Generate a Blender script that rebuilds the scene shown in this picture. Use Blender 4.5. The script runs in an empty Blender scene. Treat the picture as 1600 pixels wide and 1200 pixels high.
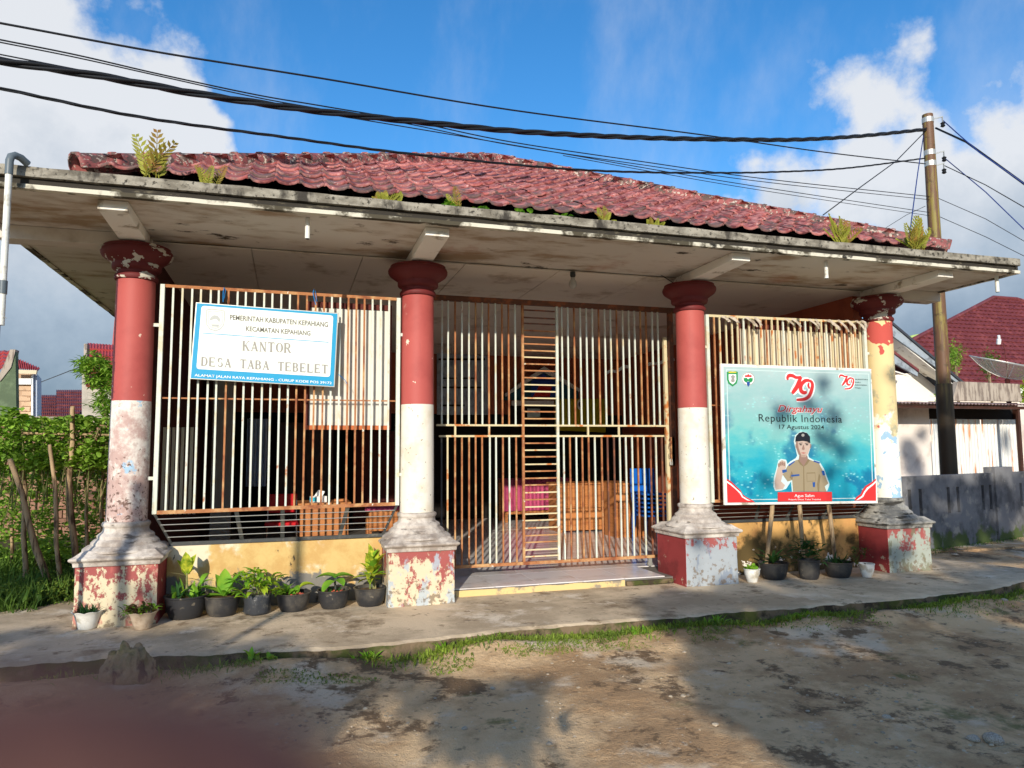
import bpy, bmesh, math, random
import numpy as np
from mathutils import Vector, Matrix, noise as mn
random.seed(7)
R = math.radians
SC = bpy.context.scene
COL = SC.collection
# ------------------------------------------------------------------ camera
FPX, PIT, YAW, ROL = 1138.2, 0.0905, 0.2976, -0.0066
CAM = Vector((-2.9146, -7.5738, 1.5109))
_fw = Vector((math.sin(YAW)*math.cos(PIT), math.cos(YAW)*math.cos(PIT), math.sin(PIT)))
_r0 = Vector((math.cos(YAW), -math.sin(YAW), 0)); _u0 = _r0.cross(_fw)
_r = _r0*math.cos(ROL) + _u0*math.sin(ROL); _u = _u0*math.cos(ROL) - _r0*math.sin(ROL)
cam_d = bpy.data.cameras.new('camera'); cam = bpy.data.objects.new('camera', cam_d); COL.objects.link(cam)
mw = Matrix((( _r.x, _u.x, -_fw.x, CAM.x), (_r.y, _u.y, -_fw.y, CAM.y), (_r.z, _u.z, -_fw.z, CAM.z), (0, 0, 0, 1)))
cam.matrix_world = mw
cam_d.sensor_width = 36; cam_d.lens = FPX/1600*36
cam_d.clip_start = 0.004; cam_d.clip_end = 3000
cam_d.dof.use_dof = True; cam_d.dof.focus_distance = 8.0; cam_d.dof.aperture_fstop = 6.2
SC.camera = cam
# ------------------------------------------------------------------ sun and sky
SUN = Vector((0.40, 1.0, -0.365)).normalized()      # the way the light travels
sd = bpy.data.lights.new('sun', 'SUN'); sd.energy = 4.7; sd.angle = R(0.5); sd.color = (1.0, 0.92, 0.79)
so = bpy.data.objects.new('sun', sd); COL.objects.link(so)
so.rotation_euler = SUN.to_track_quat('-Z', 'Y').to_euler()
W = bpy.data.worlds.new('World'); SC.world = W; W.use_nodes = True
def at(px, py, ax, v):
    "world point seen at a pixel of the photograph, on the plane ax = v (ax 'X', 'Y', 'Z')"
    d = _fw + _r*((px-800)/FPX) - _u*((py-600)/FPX)
    i = 'XYZ'.index(ax)
    return CAM + d*((v-CAM[i])/d[i])
def at_wall(px, py, p0, p1):
    "same, on the vertical plane through two plan points"
    d = _fw + _r*((px-800)/FPX) - _u*((py-600)/FPX)
    n = Vector((-(p1[1]-p0[1]), p1[0]-p0[0], 0)); q = Vector((p0[0], p0[1], 0))
    return CAM + d*((q-CAM).dot(n)/d.dot(n))
def ray(px, py): return (_fw + _r*((px-800)/FPX) - _u*((py-600)/FPX)).normalized()
def build_world():
    nt = W.node_tree; N = nt.nodes; L = nt.links; N.clear()
    out = N.new('ShaderNodeOutputWorld')
    sky = N.new('ShaderNodeTexSky'); sky.sky_type = 'NISHITA'; sky.sun_disc = False
    sky.sun_elevation = math.asin(-SUN.z); sky.sun_rotation = math.atan2(-SUN.x, -SUN.y)
    sky.altitude = 600; sky.air_density = 1.0; sky.dust_density = 0.6; sky.ozone_density = 3.0
    hs = N.new('ShaderNodeHueSaturation'); hs.inputs['Saturation'].default_value = 1.27; hs.inputs['Value'].default_value = 1.68
    L.new(sky.outputs[0], hs.inputs['Color'])
    b1 = N.new('ShaderNodeBackground'); b1.inputs[1].default_value = 0.12; L.new(hs.outputs[0], b1.inputs[0])
    tc = N.new('ShaderNodeTexCoord')
    # domain warp
    nz = N.new('ShaderNodeTexNoise'); nz.inputs['Scale'].default_value = 3.2; nz.inputs['Detail'].default_value = 9; nz.inputs['Roughness'].default_value = 0.62
    L.new(tc.outputs['Generated'], nz.inputs['Vector'])
    nf = N.new('ShaderNodeTexNoise'); nf.inputs['Scale'].default_value = 13; nf.inputs['Detail'].default_value = 7; nf.inputs['Roughness'].default_value = 0.6
    L.new(tc.outputs['Generated'], nf.inputs['Vector'])
    def math_(op, a, b=None, c=None):
        m = N.new('ShaderNodeMath'); m.operation = op
        for i, v in enumerate((a, b, c)):
            if v is None: continue
            if isinstance(v, (int, float)): m.inputs[i].default_value = v
            else: L.new(v, m.inputs[i])
        return m.outputs[0]
    blobs = [(40,190,230,1),(-120,330,420,1),(185,215,130,1),(265,165,75,1),(300,215,75,1),(150,330,200,1),(60,500,320,1),(210,420,190,.9),(-500,420,420,1),(330,235,40,.7),
             (1225,300,120,.66),(1340,290,120,.74),(1460,310,150,.8),(1600,350,150,.85),(1570,215,130,.50),(1650,480,240,.95),(1430,420,120,.8),(1370,175,110,.38),(1445,56,60,.34),(1520,48,46,.28),(1590,120,90,.40),
             (350,95,26,.16),(160,18,90,.20),(2300,420,500,1),(1480,520,160,.9)]
    cur = None
    for x, y, r, w in blobs:
        d = N.new('ShaderNodeVectorMath'); d.operation = 'DISTANCE'; d.inputs[1].default_value = ray(x, y)
        L.new(tc.outputs['Generated'], d.inputs[0])
        v = math_('MULTIPLY_ADD', d.outputs['Value'], -FPX*w/r, w)
        cur = v if cur is None else math_('MAXIMUM', cur, v)
    # a scatter of clouds over the rest of the sky
    far = N.new('ShaderNodeTexNoise'); far.inputs['Scale'].default_value = 1.6; far.inputs['Detail'].default_value = 3
    L.new(tc.outputs['Generated'], far.inputs['Vector'])
    sx = N.new('ShaderNodeSeparateXYZ'); L.new(tc.outputs['Generated'], sx.inputs[0])
    back = N.new('ShaderNodeMapRange'); back.inputs[1].default_value = 0.35; back.inputs[2].default_value = -0.1; L.new(sx.outputs[1], back.inputs[0])
    scat = math_('MULTIPLY', math_('MULTIPLY_ADD', far.outputs[0], 2.4, -1.25), back.outputs[0])
    cur = math_('MAXIMUM', cur, math_('ADD', scat, math_('MULTIPLY_ADD', back.outputs[0], 2.0, -2.0)))
    dens = math_('ADD', cur, math_('ADD', math_('MULTIPLY_ADD', nz.outputs[0], 1.25, -0.67), math_('MULTIPLY_ADD', nf.outputs[0], 0.85, -0.44)))
    ss = N.new('ShaderNodeMapRange'); ss.interpolation_type = 'SMOOTHSTEP'; ss.inputs[1].default_value = 0.10; ss.inputs[2].default_value = 0.40; L.new(dens, ss.inputs[0]); ss.inputs[4].default_value = 0.94
    # cloud tone: bright rims and tops, grey-blue where it is thick and low
    tone = math_('ADD', math_('MULTIPLY_ADD', sx.outputs[2], 2.6, -0.34), math_('MULTIPLY_ADD', nz.outputs[0], 1.5, -0.66))
    tone = math_('ADD', tone, math_('MULTIPLY_ADD', dens, -0.26, 0.26))
    ramp = N.new('ShaderNodeValToRGB'); L.new(tone, ramp.inputs[0])
    e = ramp.color_ramp.elements; e[0].position = 0.0; e[0].color = (0.16, 0.23, 0.33, 1); e[1].position = 0.75; e[1].color = (0.86, 0.88, 0.91, 1)
    m = ramp.color_ramp.elements.new(0.38); m.color = (0.46, 0.54, 0.63, 1)
    b2 = N.new('ShaderNodeBackground'); L.new(ramp.outputs[0], b2.inputs[0]); b2.inputs[1].default_value = 0.92
    # thin high wisps
    wm = N.new('ShaderNodeMapping'); wm.inputs['Scale'].default_value = (1.6, 1.2, .5); wm.inputs['Rotation'].default_value = (0.2, 0.5, 0.3); L.new(tc.outputs['Generated'], wm.inputs[0])
    wn = N.new('ShaderNodeTexNoise'); wn.inputs['Scale'].default_value = 2.6; wn.inputs['Detail'].default_value = 8; wn.inputs['Roughness'].default_value = .6; L.new(wm.outputs[0], wn.inputs['Vector'])
    ws = N.new('ShaderNodeMapRange'); ws.interpolation_type = 'SMOOTHSTEP'; ws.inputs[1].default_value = .44; ws.inputs[2].default_value = .72; ws.inputs[4].default_value = .30; L.new(wn.outputs[0], ws.inputs[0])
    cf = math_('MAXIMUM', ss.outputs[0], ws.outputs[0])
    mx = N.new('ShaderNodeMixShader'); L.new(cf, mx.inputs[0]); L.new(b1.outputs[0], mx.inputs[1]); L.new(b2.outputs[0], mx.inputs[2])
    L.new(mx.outputs[0], out.inputs[0])
build_world()
SC.view_settings.view_transform = 'Standard'; SC.view_settings.look = 'None'
SC.view_settings.exposure = 0.06; SC.view_settings.gamma = 1; SC.view_settings.use_curve_mapping = False
SC.cycles.max_bounces = 6; SC.cycles.diffuse_bounces = 4; SC.cycles.glossy_bounces = 3; SC.cycles.transparent_max_bounces = 6
SC.cycles.sample_clamp_indirect = 6
SC.cycles.use_denoising = True
# ------------------------------------------------------------------ helpers
def lin(r, g, b):
    f = lambda c: (c/255/12.92) if c/255 <= 0.04045 else ((c/255+0.055)/1.055)**2.4
    return (f(r), f(g), f(b), 1)
class MB:
    "collects shapes into one mesh"
    def __init__(s): s.v = []; s.f = []
    def add(s, vs, fs):
        o = len(s.v); s.v += [tuple(p) for p in vs]; s.f += [tuple(i+o for i in f) for f in fs]
        return s
    def box(s, x0, y0, z0, x1, y1, z1, M=None):
        vs = [Vector(p) for p in ((x0,y0,z0),(x1,y0,z0),(x1,y1,z0),(x0,y1,z0),(x0,y0,z1),(x1,y0,z1),(x1,y1,z1),(x0,y1,z1))]
        if M: vs = [M @ p for p in vs]
        return s.add(vs, [(3,2,1,0),(4,5,6,7),(0,1,5,4),(1,2,6,5),(2,3,7,6),(3,0,4,7)])
    def tube(s, pts, r, n=8, cap=True):
        pts = [Vector(p) for p in pts]; k = len(pts)
        rs = r if isinstance(r, (list, tuple)) else [r]*k
        vs = []; fs = []; ref = None
        for i, p in enumerate(pts):
            t = (pts[min(i+1, k-1)] - pts[max(i-1, 0)]).normalized()
            if ref is None: ref = Vector((0,0,1)) if abs(t.z) < .9 else Vector((1,0,0))
            a = t.cross(ref).normalized(); b = t.cross(a).normalized(); ref = -b if False else ref
            for j in range(n):
                w = 2*math.pi*j/n; vs.append(p + a*math.cos(w)*rs[i] + b*math.sin(w)*rs[i])
        for i in range(k-1):
            for j in range(n):
                fs.append((i*n+j, i*n+(j+1) % n, (i+1)*n+(j+1) % n, (i+1)*n+j))
        if cap: fs.append(tuple(range(n))[::-1]); fs.append(tuple((k-1)*n+j for j in range(n)))
        return s.add(vs, fs)
    def bar(s, p, q, w, h=None):
        "rectangular bar from p to q"
        p = Vector(p); q = Vector(q); h = h or w; t = (q-p).normalized()
        ref = Vector((0,1,0)) if abs(t.y) < .9 else Vector((1,0,0))
        a = t.cross(ref).normalized()*w/2; b = t.cross(a).normalized()*h/2
        vs = [p-a-b, p+a-b, p+a+b, p-a+b, q-a-b, q+a-b, q+a+b, q-a+b]
        return s.add(vs, [(3,2,1,0),(4,5,6,7),(0,1,5,4),(1,2,6,5),(2,3,7,6),(3,0,4,7)])
    def lathe(s, prof, n=32, c=(0,0,0), wob=0):
        vs = []; fs = []; k = len(prof)
        for r, z in prof:
            for j in range(n):
                w = 2*math.pi*j/n; rr = r*(1+wob*math.sin(w*3+z*9)); vs.append((c[0]+rr*math.cos(w), c[1]+rr*math.sin(w), c[2]+z))
        for i in range(k-1):
            for j in range(n): fs.append((i*n+j, i*n+(j+1) % n, (i+1)*n+(j+1) % n, (i+1)*n+j))
        fs.append(tuple(range(n))[::-1]); fs.append(tuple((k-1)*n+j for j in range(n)))
        return s.add(vs, fs)
    def prism(s, poly, d):
        "poly: list of 3-D points, pushed along d"
        poly = [Vector(p) for p in poly]; d = Vector(d); n = len(poly)
        return s.add(poly + [p+d for p in poly], [tuple(range(n)), tuple(range(2*n-1, n-1, -1))] + [(i, i+n, (i+1) % n+n, (i+1) % n) for i in range(n)])
    def mesh(s, name):
        m = bpy.data.meshes.new(name); m.from_pydata(s.v, [], s.f); m.update()
        bm = bmesh.new(); bm.from_mesh(m); bmesh.ops.recalc_face_normals(bm, faces=bm.faces); bm.to_mesh(m); bm.free()
        return m
    def build(s, name, mat, parent=None, smooth=False, bevel=0):
        m = s.mesh(name)
        if bevel:
            bm = bmesh.new(); bm.from_mesh(m)
            bmesh.ops.bevel(bm, geom=[e for e in bm.edges if len(e.link_faces) == 2 and e.calc_face_angle(0) > .6], offset=bevel, segments=2, affect='EDGES', profile=.5)
            bm.to_mesh(m); bm.free()
        return put(name, m, mat, parent, smooth)
def put(name, m, mat, parent=None, smooth=False):
    o = bpy.data.objects.new(name, m); COL.objects.link(o)
    if mat and not m.materials: m.materials.append(mat)
    if smooth:
        m.polygons.foreach_set('use_smooth', [True]*len(m.polygons))
        if smooth != 'all':
            try: m.set_sharp_from_angle(angle=R(40))
            except Exception: pass
    if parent:
        o.parent = parent
        if parent.type == 'EMPTY' or True: o.matrix_parent_inverse = parent_world(parent).inverted()
    return o
def parent_world(o):
    m = o.matrix_parent_inverse @ o.matrix_basis
    return parent_world(o.parent) @ m if o.parent else o.matrix_basis.copy()
def empty(name, loc, label=None, cat=None, group=None, kind=None):
    o = bpy.data.objects.new(name, None); COL.objects.link(o); o.location = loc; o.empty_display_size = .1
    return tag(o, label, cat, group, kind)
def tag(o, label=None, cat=None, group=None, kind=None):
    if label: o['label'] = label
    if cat: o['category'] = cat
    if group: o['group'] = group
    if kind: o['kind'] = kind
    return o
# ------------------------------------------------------------------ materials
def M(name, base, layers=(), rough=.85, bumps=((18, .15),), metal=0, spec=.3, obj=False, var=0, dist=.01, base2=None, s2=1.5, trans=0, sheen=0):
    """layers: (colour, noise scale, threshold, softness, dict(st=stretch, z=(z0,z1,b0,b1) bias by height, seed, amt, d=detail))"""
    m = bpy.data.materials.new(name); m.use_nodes = True
    nt = m.node_tree; N = nt.nodes; L = nt.links
    bs = N['Principled BSDF']
    bs.inputs['Roughness'].default_value = rough; bs.inputs['Metallic'].default_value = metal
    bs.inputs['Specular IOR Level'].default_value = spec
    if obj:
        tc = N.new('ShaderNodeTexCoord'); oi = N.new('ShaderNodeObjectInfo')
        mu = N.new('ShaderNodeMath'); mu.operation = 'MULTIPLY'; mu.inputs[1].default_value = 53; L.new(oi.outputs['Random'], mu.inputs[0])
        va = N.new('ShaderNodeVectorMath'); va.operation = 'ADD'; L.new(tc.outputs['Object'], va.inputs[0]); L.new(mu.outputs[0], va.inputs[1]); P = va.outputs[0]
    else:
        ge = N.new('ShaderNodeNewGeometry'); P = ge.outputs['Position']
    gz = N.new('ShaderNodeNewGeometry'); sz = N.new('ShaderNodeSeparateXYZ'); L.new(gz.outputs['Position'], sz.inputs[0])
    def nz(scale, st=None, seed=0, d=5, rr=.6):
        n = N.new('ShaderNodeTexNoise'); n.inputs['Scale'].default_value = scale; n.inputs['Detail'].default_value = d; n.inputs['Roughness'].default_value = rr
        mp = N.new('ShaderNodeMapping'); mp.inputs['Location'].default_value = (seed*3.1, seed*1.7, seed*2.3)
        if st: mp.inputs['Scale'].default_value = st
        L.new(P, mp.inputs[0]); L.new(mp.outputs[0], n.inputs['Vector'])
        return n.outputs[0]
    def mix(f, a, b, bt='MIX'):
        x = N.new('ShaderNodeMix'); x.data_type = 'RGBA'; x.blend_type = bt
        if isinstance(f, (int, float)): x.inputs[0].default_value = f
        else: L.new(f, x.inputs[0])
        for i, v in ((6, a), (7, b)):
            if isinstance(v, tuple): x.inputs[i].default_value = v
            else: L.new(v, x.inputs[i])
        return x.outputs[2]
    c = base
    if base2: 
        mr = N.new('ShaderNodeMapRange'); mr.inputs[1].default_value = .35; mr.inputs[2].default_value = .65; L.new(nz(s2), mr.inputs[0])
        c = mix(mr.outputs[0], base, base2)
    masks = []
    for i, ly in enumerate(layers):
        col, sc, th, so_, *k = ly; k = k[0] if k else {}
        n = nz(sc, k.get('st'), k.get('seed', i+1), k.get('d', 6), k.get('rr', .62))
        if 'z' in k:
            z0, z1, b0, b1 = k['z']; mr = N.new('ShaderNodeMapRange'); L.new(sz.outputs[2], mr.inputs[0])
            for q, vv in enumerate((z0, z1, b0, b1)): mr.inputs[q+1].default_value = vv
            ad = N.new('ShaderNodeMath'); L.new(n, ad.inputs[0]); L.new(mr.outputs[0], ad.inputs[1]); n = ad.outputs[0]
        ms = N.new('ShaderNodeMapRange'); ms.interpolation_type = 'SMOOTHSTEP'; L.new(n, ms.inputs[0])
        ms.inputs[1].default_value = th-so_; ms.inputs[2].default_value = th+so_; ms.inputs[4].default_value = k.get('amt', 1)
        c = mix(ms.outputs[0], c, col); masks.append(ms.outputs[0])
    if var:
        if obj: r_ = N.new('ShaderNodeObjectInfo').outputs['Random']
        else: r_ = N.new('ShaderNodeNewGeometry').outputs['Random Per Island']
        mr = N.new('ShaderNodeMapRange'); L.new(r_, mr.inputs[0]); mr.inputs[3].default_value = 1-var; mr.inputs[4].default_value = 1+var
        hs = N.new('ShaderNodeHueSaturation'); L.new(mr.outputs[0], hs.inputs['Value'])
        if isinstance(c, tuple): hs.inputs['Color'].default_value = c
        else: L.new(c, hs.inputs['Color'])
        c = hs.outputs[0]
    if isinstance(c, tuple): bs.inputs['Base Color'].default_value = c
    else: L.new(c, bs.inputs['Base Color'])
    h = None
    for sc, amt in bumps:
        mm = N.new('ShaderNodeMath'); mm.operation = 'MULTIPLY'; L.new(nz(sc, seed=9), mm.inputs[0]); mm.inputs[1].default_value = amt
        if h is None: h = mm.outputs[0]
        else:
            a = N.new('ShaderNodeMath'); L.new(h, a.inputs[0]); L.new(mm.outputs[0], a.inputs[1]); h = a.outputs[0]
    for ms in masks[:3]:
        a = N.new('ShaderNodeMath'); a.operation = 'MULTIPLY_ADD'; L.new(ms, a.inputs[0]); a.inputs[1].default_value = -.12
        if h is None: a.inputs[2].default_value = 0
        else: L.new(h, a.inputs[2])
        h = a.outputs[0]
    if h is not None:
        bp = N.new('ShaderNodeBump'); bp.inputs['Distance'].default_value = dist; bp.inputs['Strength'].default_value = .8; L.new(h, bp.inputs['Height']); L.new(bp.outputs[0], bs.inputs['Normal'])
    if trans:
        t = N.new('ShaderNodeBsdfTranslucent'); mxs = N.new('ShaderNodeMixShader'); mxs.inputs[0].default_value = trans
        if isinstance(c, tuple): t.inputs[0].default_value = c
        else:
            b = mix(1.0, c, (1.0, 1.0, .5, 1), 'MULTIPLY'); L.new(b, t.inputs[0])
        o = N['Material Output']; L.new(bs.outputs[0], mxs.inputs[1]); L.new(t.outputs[0], mxs.inputs[2]); L.new(mxs.outputs[0], o.inputs[0])
    return m
dirt = lin(96, 84, 66); black_mould = lin(38, 36, 32)
m_soffit = M('soffit_plaster', lin(210, 202, 190), [(lin(160,138,112), 1.1, .56, .10, dict(st=(1,2.2,1))), (lin(170,110,80), 1.3, .66, .08, dict(seed=4, amt=.55)), (lin(72,62,50), 1.5, .635, .025, dict(st=(.8,1.5,1), seed=6, d=10, rr=.68)), (lin(120,104,84), 5, .68, .03, dict(seed=8, amt=.6))], bumps=((3,.3),(30,.15)), dist=.01)
m_parapet = M('weathered_concrete', lin(158,152,138), [(lin(112,106,94), 6, .50, .14, dict(st=(1,1,2))), (lin(60,56,50), 3.5, .61, .07, dict(st=(1.5,1,.6), seed=3)), (lin(64,60,52), 22, .6, .05, dict(seed=5))], bumps=((25,.6),(80,.3)), dist=.012)
m_groove = M('dark_groove_concrete', lin(52,48,42), [(lin(96,90,76), 8, .60, .06, dict(st=(1,1,3)))], bumps=((20,.5),))  # dark tone along the whole groove, with paler patches
m_drip = M('white_drip_edge', lin(206,200,182), [(lin(74,68,54), 2.6, .53, .05, dict(st=(1,1,1), d=8)), (lin(40,38,32), 3, .64, .03, dict(seed=6))], bumps=((20,.4),))
m_white_trim = M('white_beam_paint', lin(236,232,222), [(lin(160,148,128), 4, .62, .06)], bumps=((15,.2),))
m_column = M('two_tone_column_paint', lin(178,86,80), [(lin(228,206,186), 7, .685, .006, dict(d=3)), (lin(162,74,70), 1.5, .56, .12), (lin(120,70,62), 3, .66, .05, dict(st=(4,4,.5), amt=.35))], rough=.6, bumps=((30,.1),), dist=.004)
m_cap_red = M('flaking_maroon_capital', lin(100,36,36), [(lin(196,190,176), 6, .565, .008, dict(st=(1,1,1.8), d=4))], rough=.65, bumps=((20,.15),), dist=.006)
m_cap_clean = M('maroon_capital', lin(108,40,40), [(lin(92,30,30), 4, .6, .08)], rough=.6, bumps=((20,.1),))
m_col_white = M('stained_white_column', lin(228,220,210), [(lin(186,158,150), 3.0, .50, .08, dict(z=(.9,1.95,.07,-.03), d=10, rr=.75)), (lin(150,196,226), 5, .645, .02, dict(seed=3, amt=.8)), (lin(112,90,82), 26, .585, .03, dict(seed=5, z=(.8,1.6,.06,-.10), d=3)), (lin(170,140,130), 12, .60, .05, dict(seed=7, amt=.5))], bumps=((25,.3),(6,.2)), dist=.006)
m_col_white2 = M('clean_white_column', lin(228,222,208), [(lin(216,204,182), 3, .56, .10), (lin(150,140,122), 20, .68, .02, dict(seed=5, d=3))], bumps=((25,.2),), dist=.004)
m_col_yel = M('peeled_yellow_column', lin(222,200,150), [(lin(190,84,76), 3.4, .53, .006, dict(z=(2.2,3.2,-.11,.10), d=3)), (lin(176,170,140), 3, .60, .05, dict(seed=4, z=(1.6,2.2,.05,-.02))), (lin(240,238,226), 4, .44, .05, dict(seed=5, z=(1.3,2.1,.24,-.28))), (lin(156,190,214), 6, .62, .02, dict(seed=8, z=(1.4,2.1,.05,-.1)))], bumps=((20,.15),), dist=.004)
m_base = M('cracked_column_base', lin(212,203,192), [(lin(150,138,128), 3, .50, .12, dict(d=9, rr=.7)), (lin(92,84,76), 4, .62, .03, dict(st=(1,1,5), d=9, seed=3, amt=.75))], bumps=((9,.7),(40,.3)), dist=.02)
m_base_dk = M('mouldy_column_base', lin(176,172,162), [(lin(98,98,96), 3, .48, .12, dict(d=9, rr=.7)), (lin(56,54,50), 4, .60, .04, dict(st=(1,1,5), seed=3, d=9))], bumps=((9,.7),(40,.3)), dist=.02)
def plinth_mat(name, s, plaster, extra, top=.52, sc=7.5, b0=.105, b1=-.075):
    return M(name, lin(160,86,82), [(plaster, sc, .50, .022, dict(z=(.16,top,b0,b1), st=(1,1,.7), seed=s, d=9, rr=.72)), (extra, 7, .56, .03, dict(seed=s+3, st=(1,1,.5), amt=.8, z=(0,.5,.03,-.04))), (lin(120,104,84), 14, .60, .04, dict(seed=s+5, amt=.8, z=(0,.45,.08,-.08)))], bumps=((12,.4),(50,.25)), dist=.01)
m_pl = [plinth_mat('peeling_red_plinth', 2, lin(212,198,166), lin(180,100,92), sc=15, b0=.09, b1=-.06), plinth_mat('peeling_red_plinth_cream', 12, lin(212,196,166), lin(166,180,190)),
        plinth_mat('scraped_grey_plinth', 22, lin(160,166,170), lin(126,136,150), .545, b0=.20, b1=-.05), plinth_mat('flaking_grey_plinth', 33, lin(160,166,154), lin(120,118,94), .52, b0=.16, b1=-.06)]
m_yellow = M('stained_yellow_wall', lin(208,178,116), [(lin(196,158,98), 2.2, .5, .08, dict(d=9, rr=.7)), (lin(222,208,180), 2.4, .57, .05, dict(seed=3, d=8)), (lin(124,120,112), 2.4, .50, .035, dict(seed=12, z=(.10,.44,.17,-.18), d=9, rr=.7)), (lin(56,52,46), 6, .68, .02, dict(seed=8, st=(1,1,.6)))], bumps=((6,.3),(40,.25)), dist=.008)
m_orange_wall = M('mouldy_orange_wall', lin(206,160,96), [(lin(190,138,84), 1.8, .55, .1), (lin(92,76,44), 3.2, .52, .07, dict(seed=5, z=(.1,.55,.12,-.06), d=8)), (lin(228,220,206), 8, .62, .012, dict(seed=2, z=(.1,.45,.06,-.16), d=4)), (lin(60,54,38), 7, .60, .05, dict(seed=8, st=(1,1,.5), z=(.2,.6,-.06,.02)))], bumps=((6,.3),(40,.25)), dist=.008)
m_step = M('cream_step_edge', lin(216,190,132), [(lin(150,138,120), 5, .56, .05)], bumps=((12,.4),))
m_white_steel = M('white_painted_steel', lin(204,210,198), [(lin(172,104,58), 9, .665, .04, dict(st=(1,1,.5))), (lin(200,190,160), 5, .58, .08)], rough=.5, obj=True, bumps=((40,.05),))
m_rust = M('rusting_steel', lin(168,112,72), [(lin(136,80,52), 7, .55, .08), (lin(190,150,104), 5, .56, .08, dict(seed=4)), (lin(226,220,200), 11, .70, .02, dict(seed=6))], rough=.8, obj=True, bumps=((60,.1),))
m_rustbrown = M('brown_rusted_steel', lin(104,70,56), [(lin(150,90,60), 8, .56, .08)], rough=.8, obj=True)
m_cream_steel = M('cream_steel', lin(206,192,154), [(lin(190,116,60), 6, .60, .05)], rough=.55, obj=True)
m_dark_steel = M('dark_grey_steel', lin(66,68,68), [(lin(110,104,92), 7, .6, .1)], rough=.6, obj=True)
m_tile = M('glazed_red_roof_tile', lin(146,74,70), [(lin(180,122,116), 6, .50, .12, dict(amt=.85)), (lin(96,46,48), 9, .56, .08, dict(seed=3)), (lin(84,76,72), 4, .60, .06, dict(seed=5, amt=.8, z=(4.0,5.0,.09,-.05))), (lin(196,168,164), 18, .64, .05, dict(seed=7, amt=.7))], rough=.62, spec=.25, obj=True, var=.25, bumps=((40,.12),(120,.05)), dist=.006)
m_ridge = M('lichen_ridge_tile', lin(152,84,80), [(lin(96,76,68), 10, .52, .06), (lin(190,176,160), 22, .58, .03, dict(seed=4)), (lin(46,38,36), 14, .62, .04, dict(seed=6))], rough=.6, spec=.4, obj=True, var=.1, bumps=((40,.2),))
m_dark = M('dark_void_board', lin(28,24,22), rough=.9)  # near-black colour standing in for unlit voids and gaps
m_ceiling = M('ceiling_board', lin(222,212,198), [(lin(176,160,140), 1.5, .62, .08)], bumps=((10,.1),))
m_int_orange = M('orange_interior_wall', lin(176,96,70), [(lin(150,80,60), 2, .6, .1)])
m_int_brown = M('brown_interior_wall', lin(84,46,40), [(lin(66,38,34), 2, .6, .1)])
m_int_white = M('interior_white', lin(200,196,186))
m_floor_tile = M('grey_ceramic_tile', lin(226,222,220), [(lin(204,196,190), 3, .58, .1)], rough=.18, spec=.5, bumps=((4,.03),), obj=True, var=.03)
m_grout = M('floor_grout', lin(110,104,98))
m_pave = M('worn_cement_pavement', lin(218,196,164), [(lin(178,158,130), 1.0, .50, .10, dict(d=10, rr=.7)), (lin(228,212,188), 1.8, .60, .06, dict(seed=4, d=9, rr=.7)), (lin(138,118,92), 1.5, .60, .06, dict(seed=6, d=10, rr=.72)), (lin(120,104,84), 9, .66, .03, dict(seed=8, amt=.8)), (lin(150,128,100), 3.2, .60, .03, dict(seed=15, d=10, rr=.75))], bumps=((4,.5),(22,.6),(90,.4)), dist=.014)
m_kerbside = M('mossy_pavement_edge', lin(120,102,80), [(lin(70,76,34), 4, .50, .08), (lin(60,50,38), 6, .58, .06, dict(seed=4))], bumps=((8,.8),(40,.4)), dist=.02)
m_dirt = M('bare_earth', lin(222,188,144), [(lin(184,148,108), .8, .50, .07, dict(d=10, rr=.72)), (lin(222,202,174), 1.1, .58, .06, dict(seed=3, d=9)), (lin(122,98,72), 1.7, .565, .035, dict(seed=5, d=11, rr=.75)), (lin(90,98,44), 1.6, .64, .04, dict(seed=7, d=9, amt=.75)), (lin(226,214,194), 24, .66, .03, dict(seed=9, amt=.6)), (lin(124,102,78), 11, .64, .05, dict(seed=11, amt=.7))], bumps=((5,.6),(26,.9),(100,.6)), dist=.03)
m_stone = M('pale_stone', lin(186,176,160), [(lin(140,126,108), 6, .55, .1)], obj=True, var=.2, bumps=((12,.4),))
m_stone_red = M('broken_tile_bits', lin(176,84,66), obj=True, var=.2)
m_pot = M('black_plastic_pot', lin(50,50,52), [(lin(104,98,88), 3, .58, .12, dict(amt=.7)), (lin(140,130,112), 16, .66, .04, dict(seed=5, amt=.6))], rough=.45, obj=True, bumps=((20,.05),))
m_bag = M('black_polybag', lin(58,60,64), [(lin(130,126,116), 5, .58, .06)], rough=.35, obj=True, bumps=((9,.8),(20,.4)), dist=.02)
m_pot_beige = M('beige_plastic_pot', lin(190,172,150), [(lin(140,118,96), 4, .56, .1)], rough=.6, obj=True)
m_pot_white = M('white_plastic_pot', lin(226,224,216), [(lin(180,170,150), 6, .6, .08)], rough=.5, obj=True)
m_soil = M('potting_soil', lin(90,70,52), [(lin(140,110,84), 20, .6, .06)], bumps=((30,.8),), dist=.02)
def leafm(n, c, c2, var=.22, tr=.35, s2=9): return M(n, c, rough=.6, spec=.2, base2=c2, s2=s2, var=var, bumps=(), trans=tr)
m_leaf = leafm('fresh_leaf', lin(108,166,50), lin(142,184,56))
m_leaf_dk = leafm('dark_leaf', lin(40,78,40), lin(60,100,48))
m_leaf_lime = leafm('lime_leaf', lin(150,184,40), lin(180,200,60))
m_leaf_var = leafm('yellow_variegated_leaf', lin(214,214,70), lin(110,150,40), s2=26)
m_leaf_red = leafm('red_green_leaf', lin(96,50,44), lin(80,110,44), s2=14)
m_vine = leafm('vine_leaf', lin(164,196,78), lin(120,162,62), var=.35, s2=3)
m_bush = leafm('bush_leaf', lin(108,138,56), lin(64,96,40), var=.35, s2=2)
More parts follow.
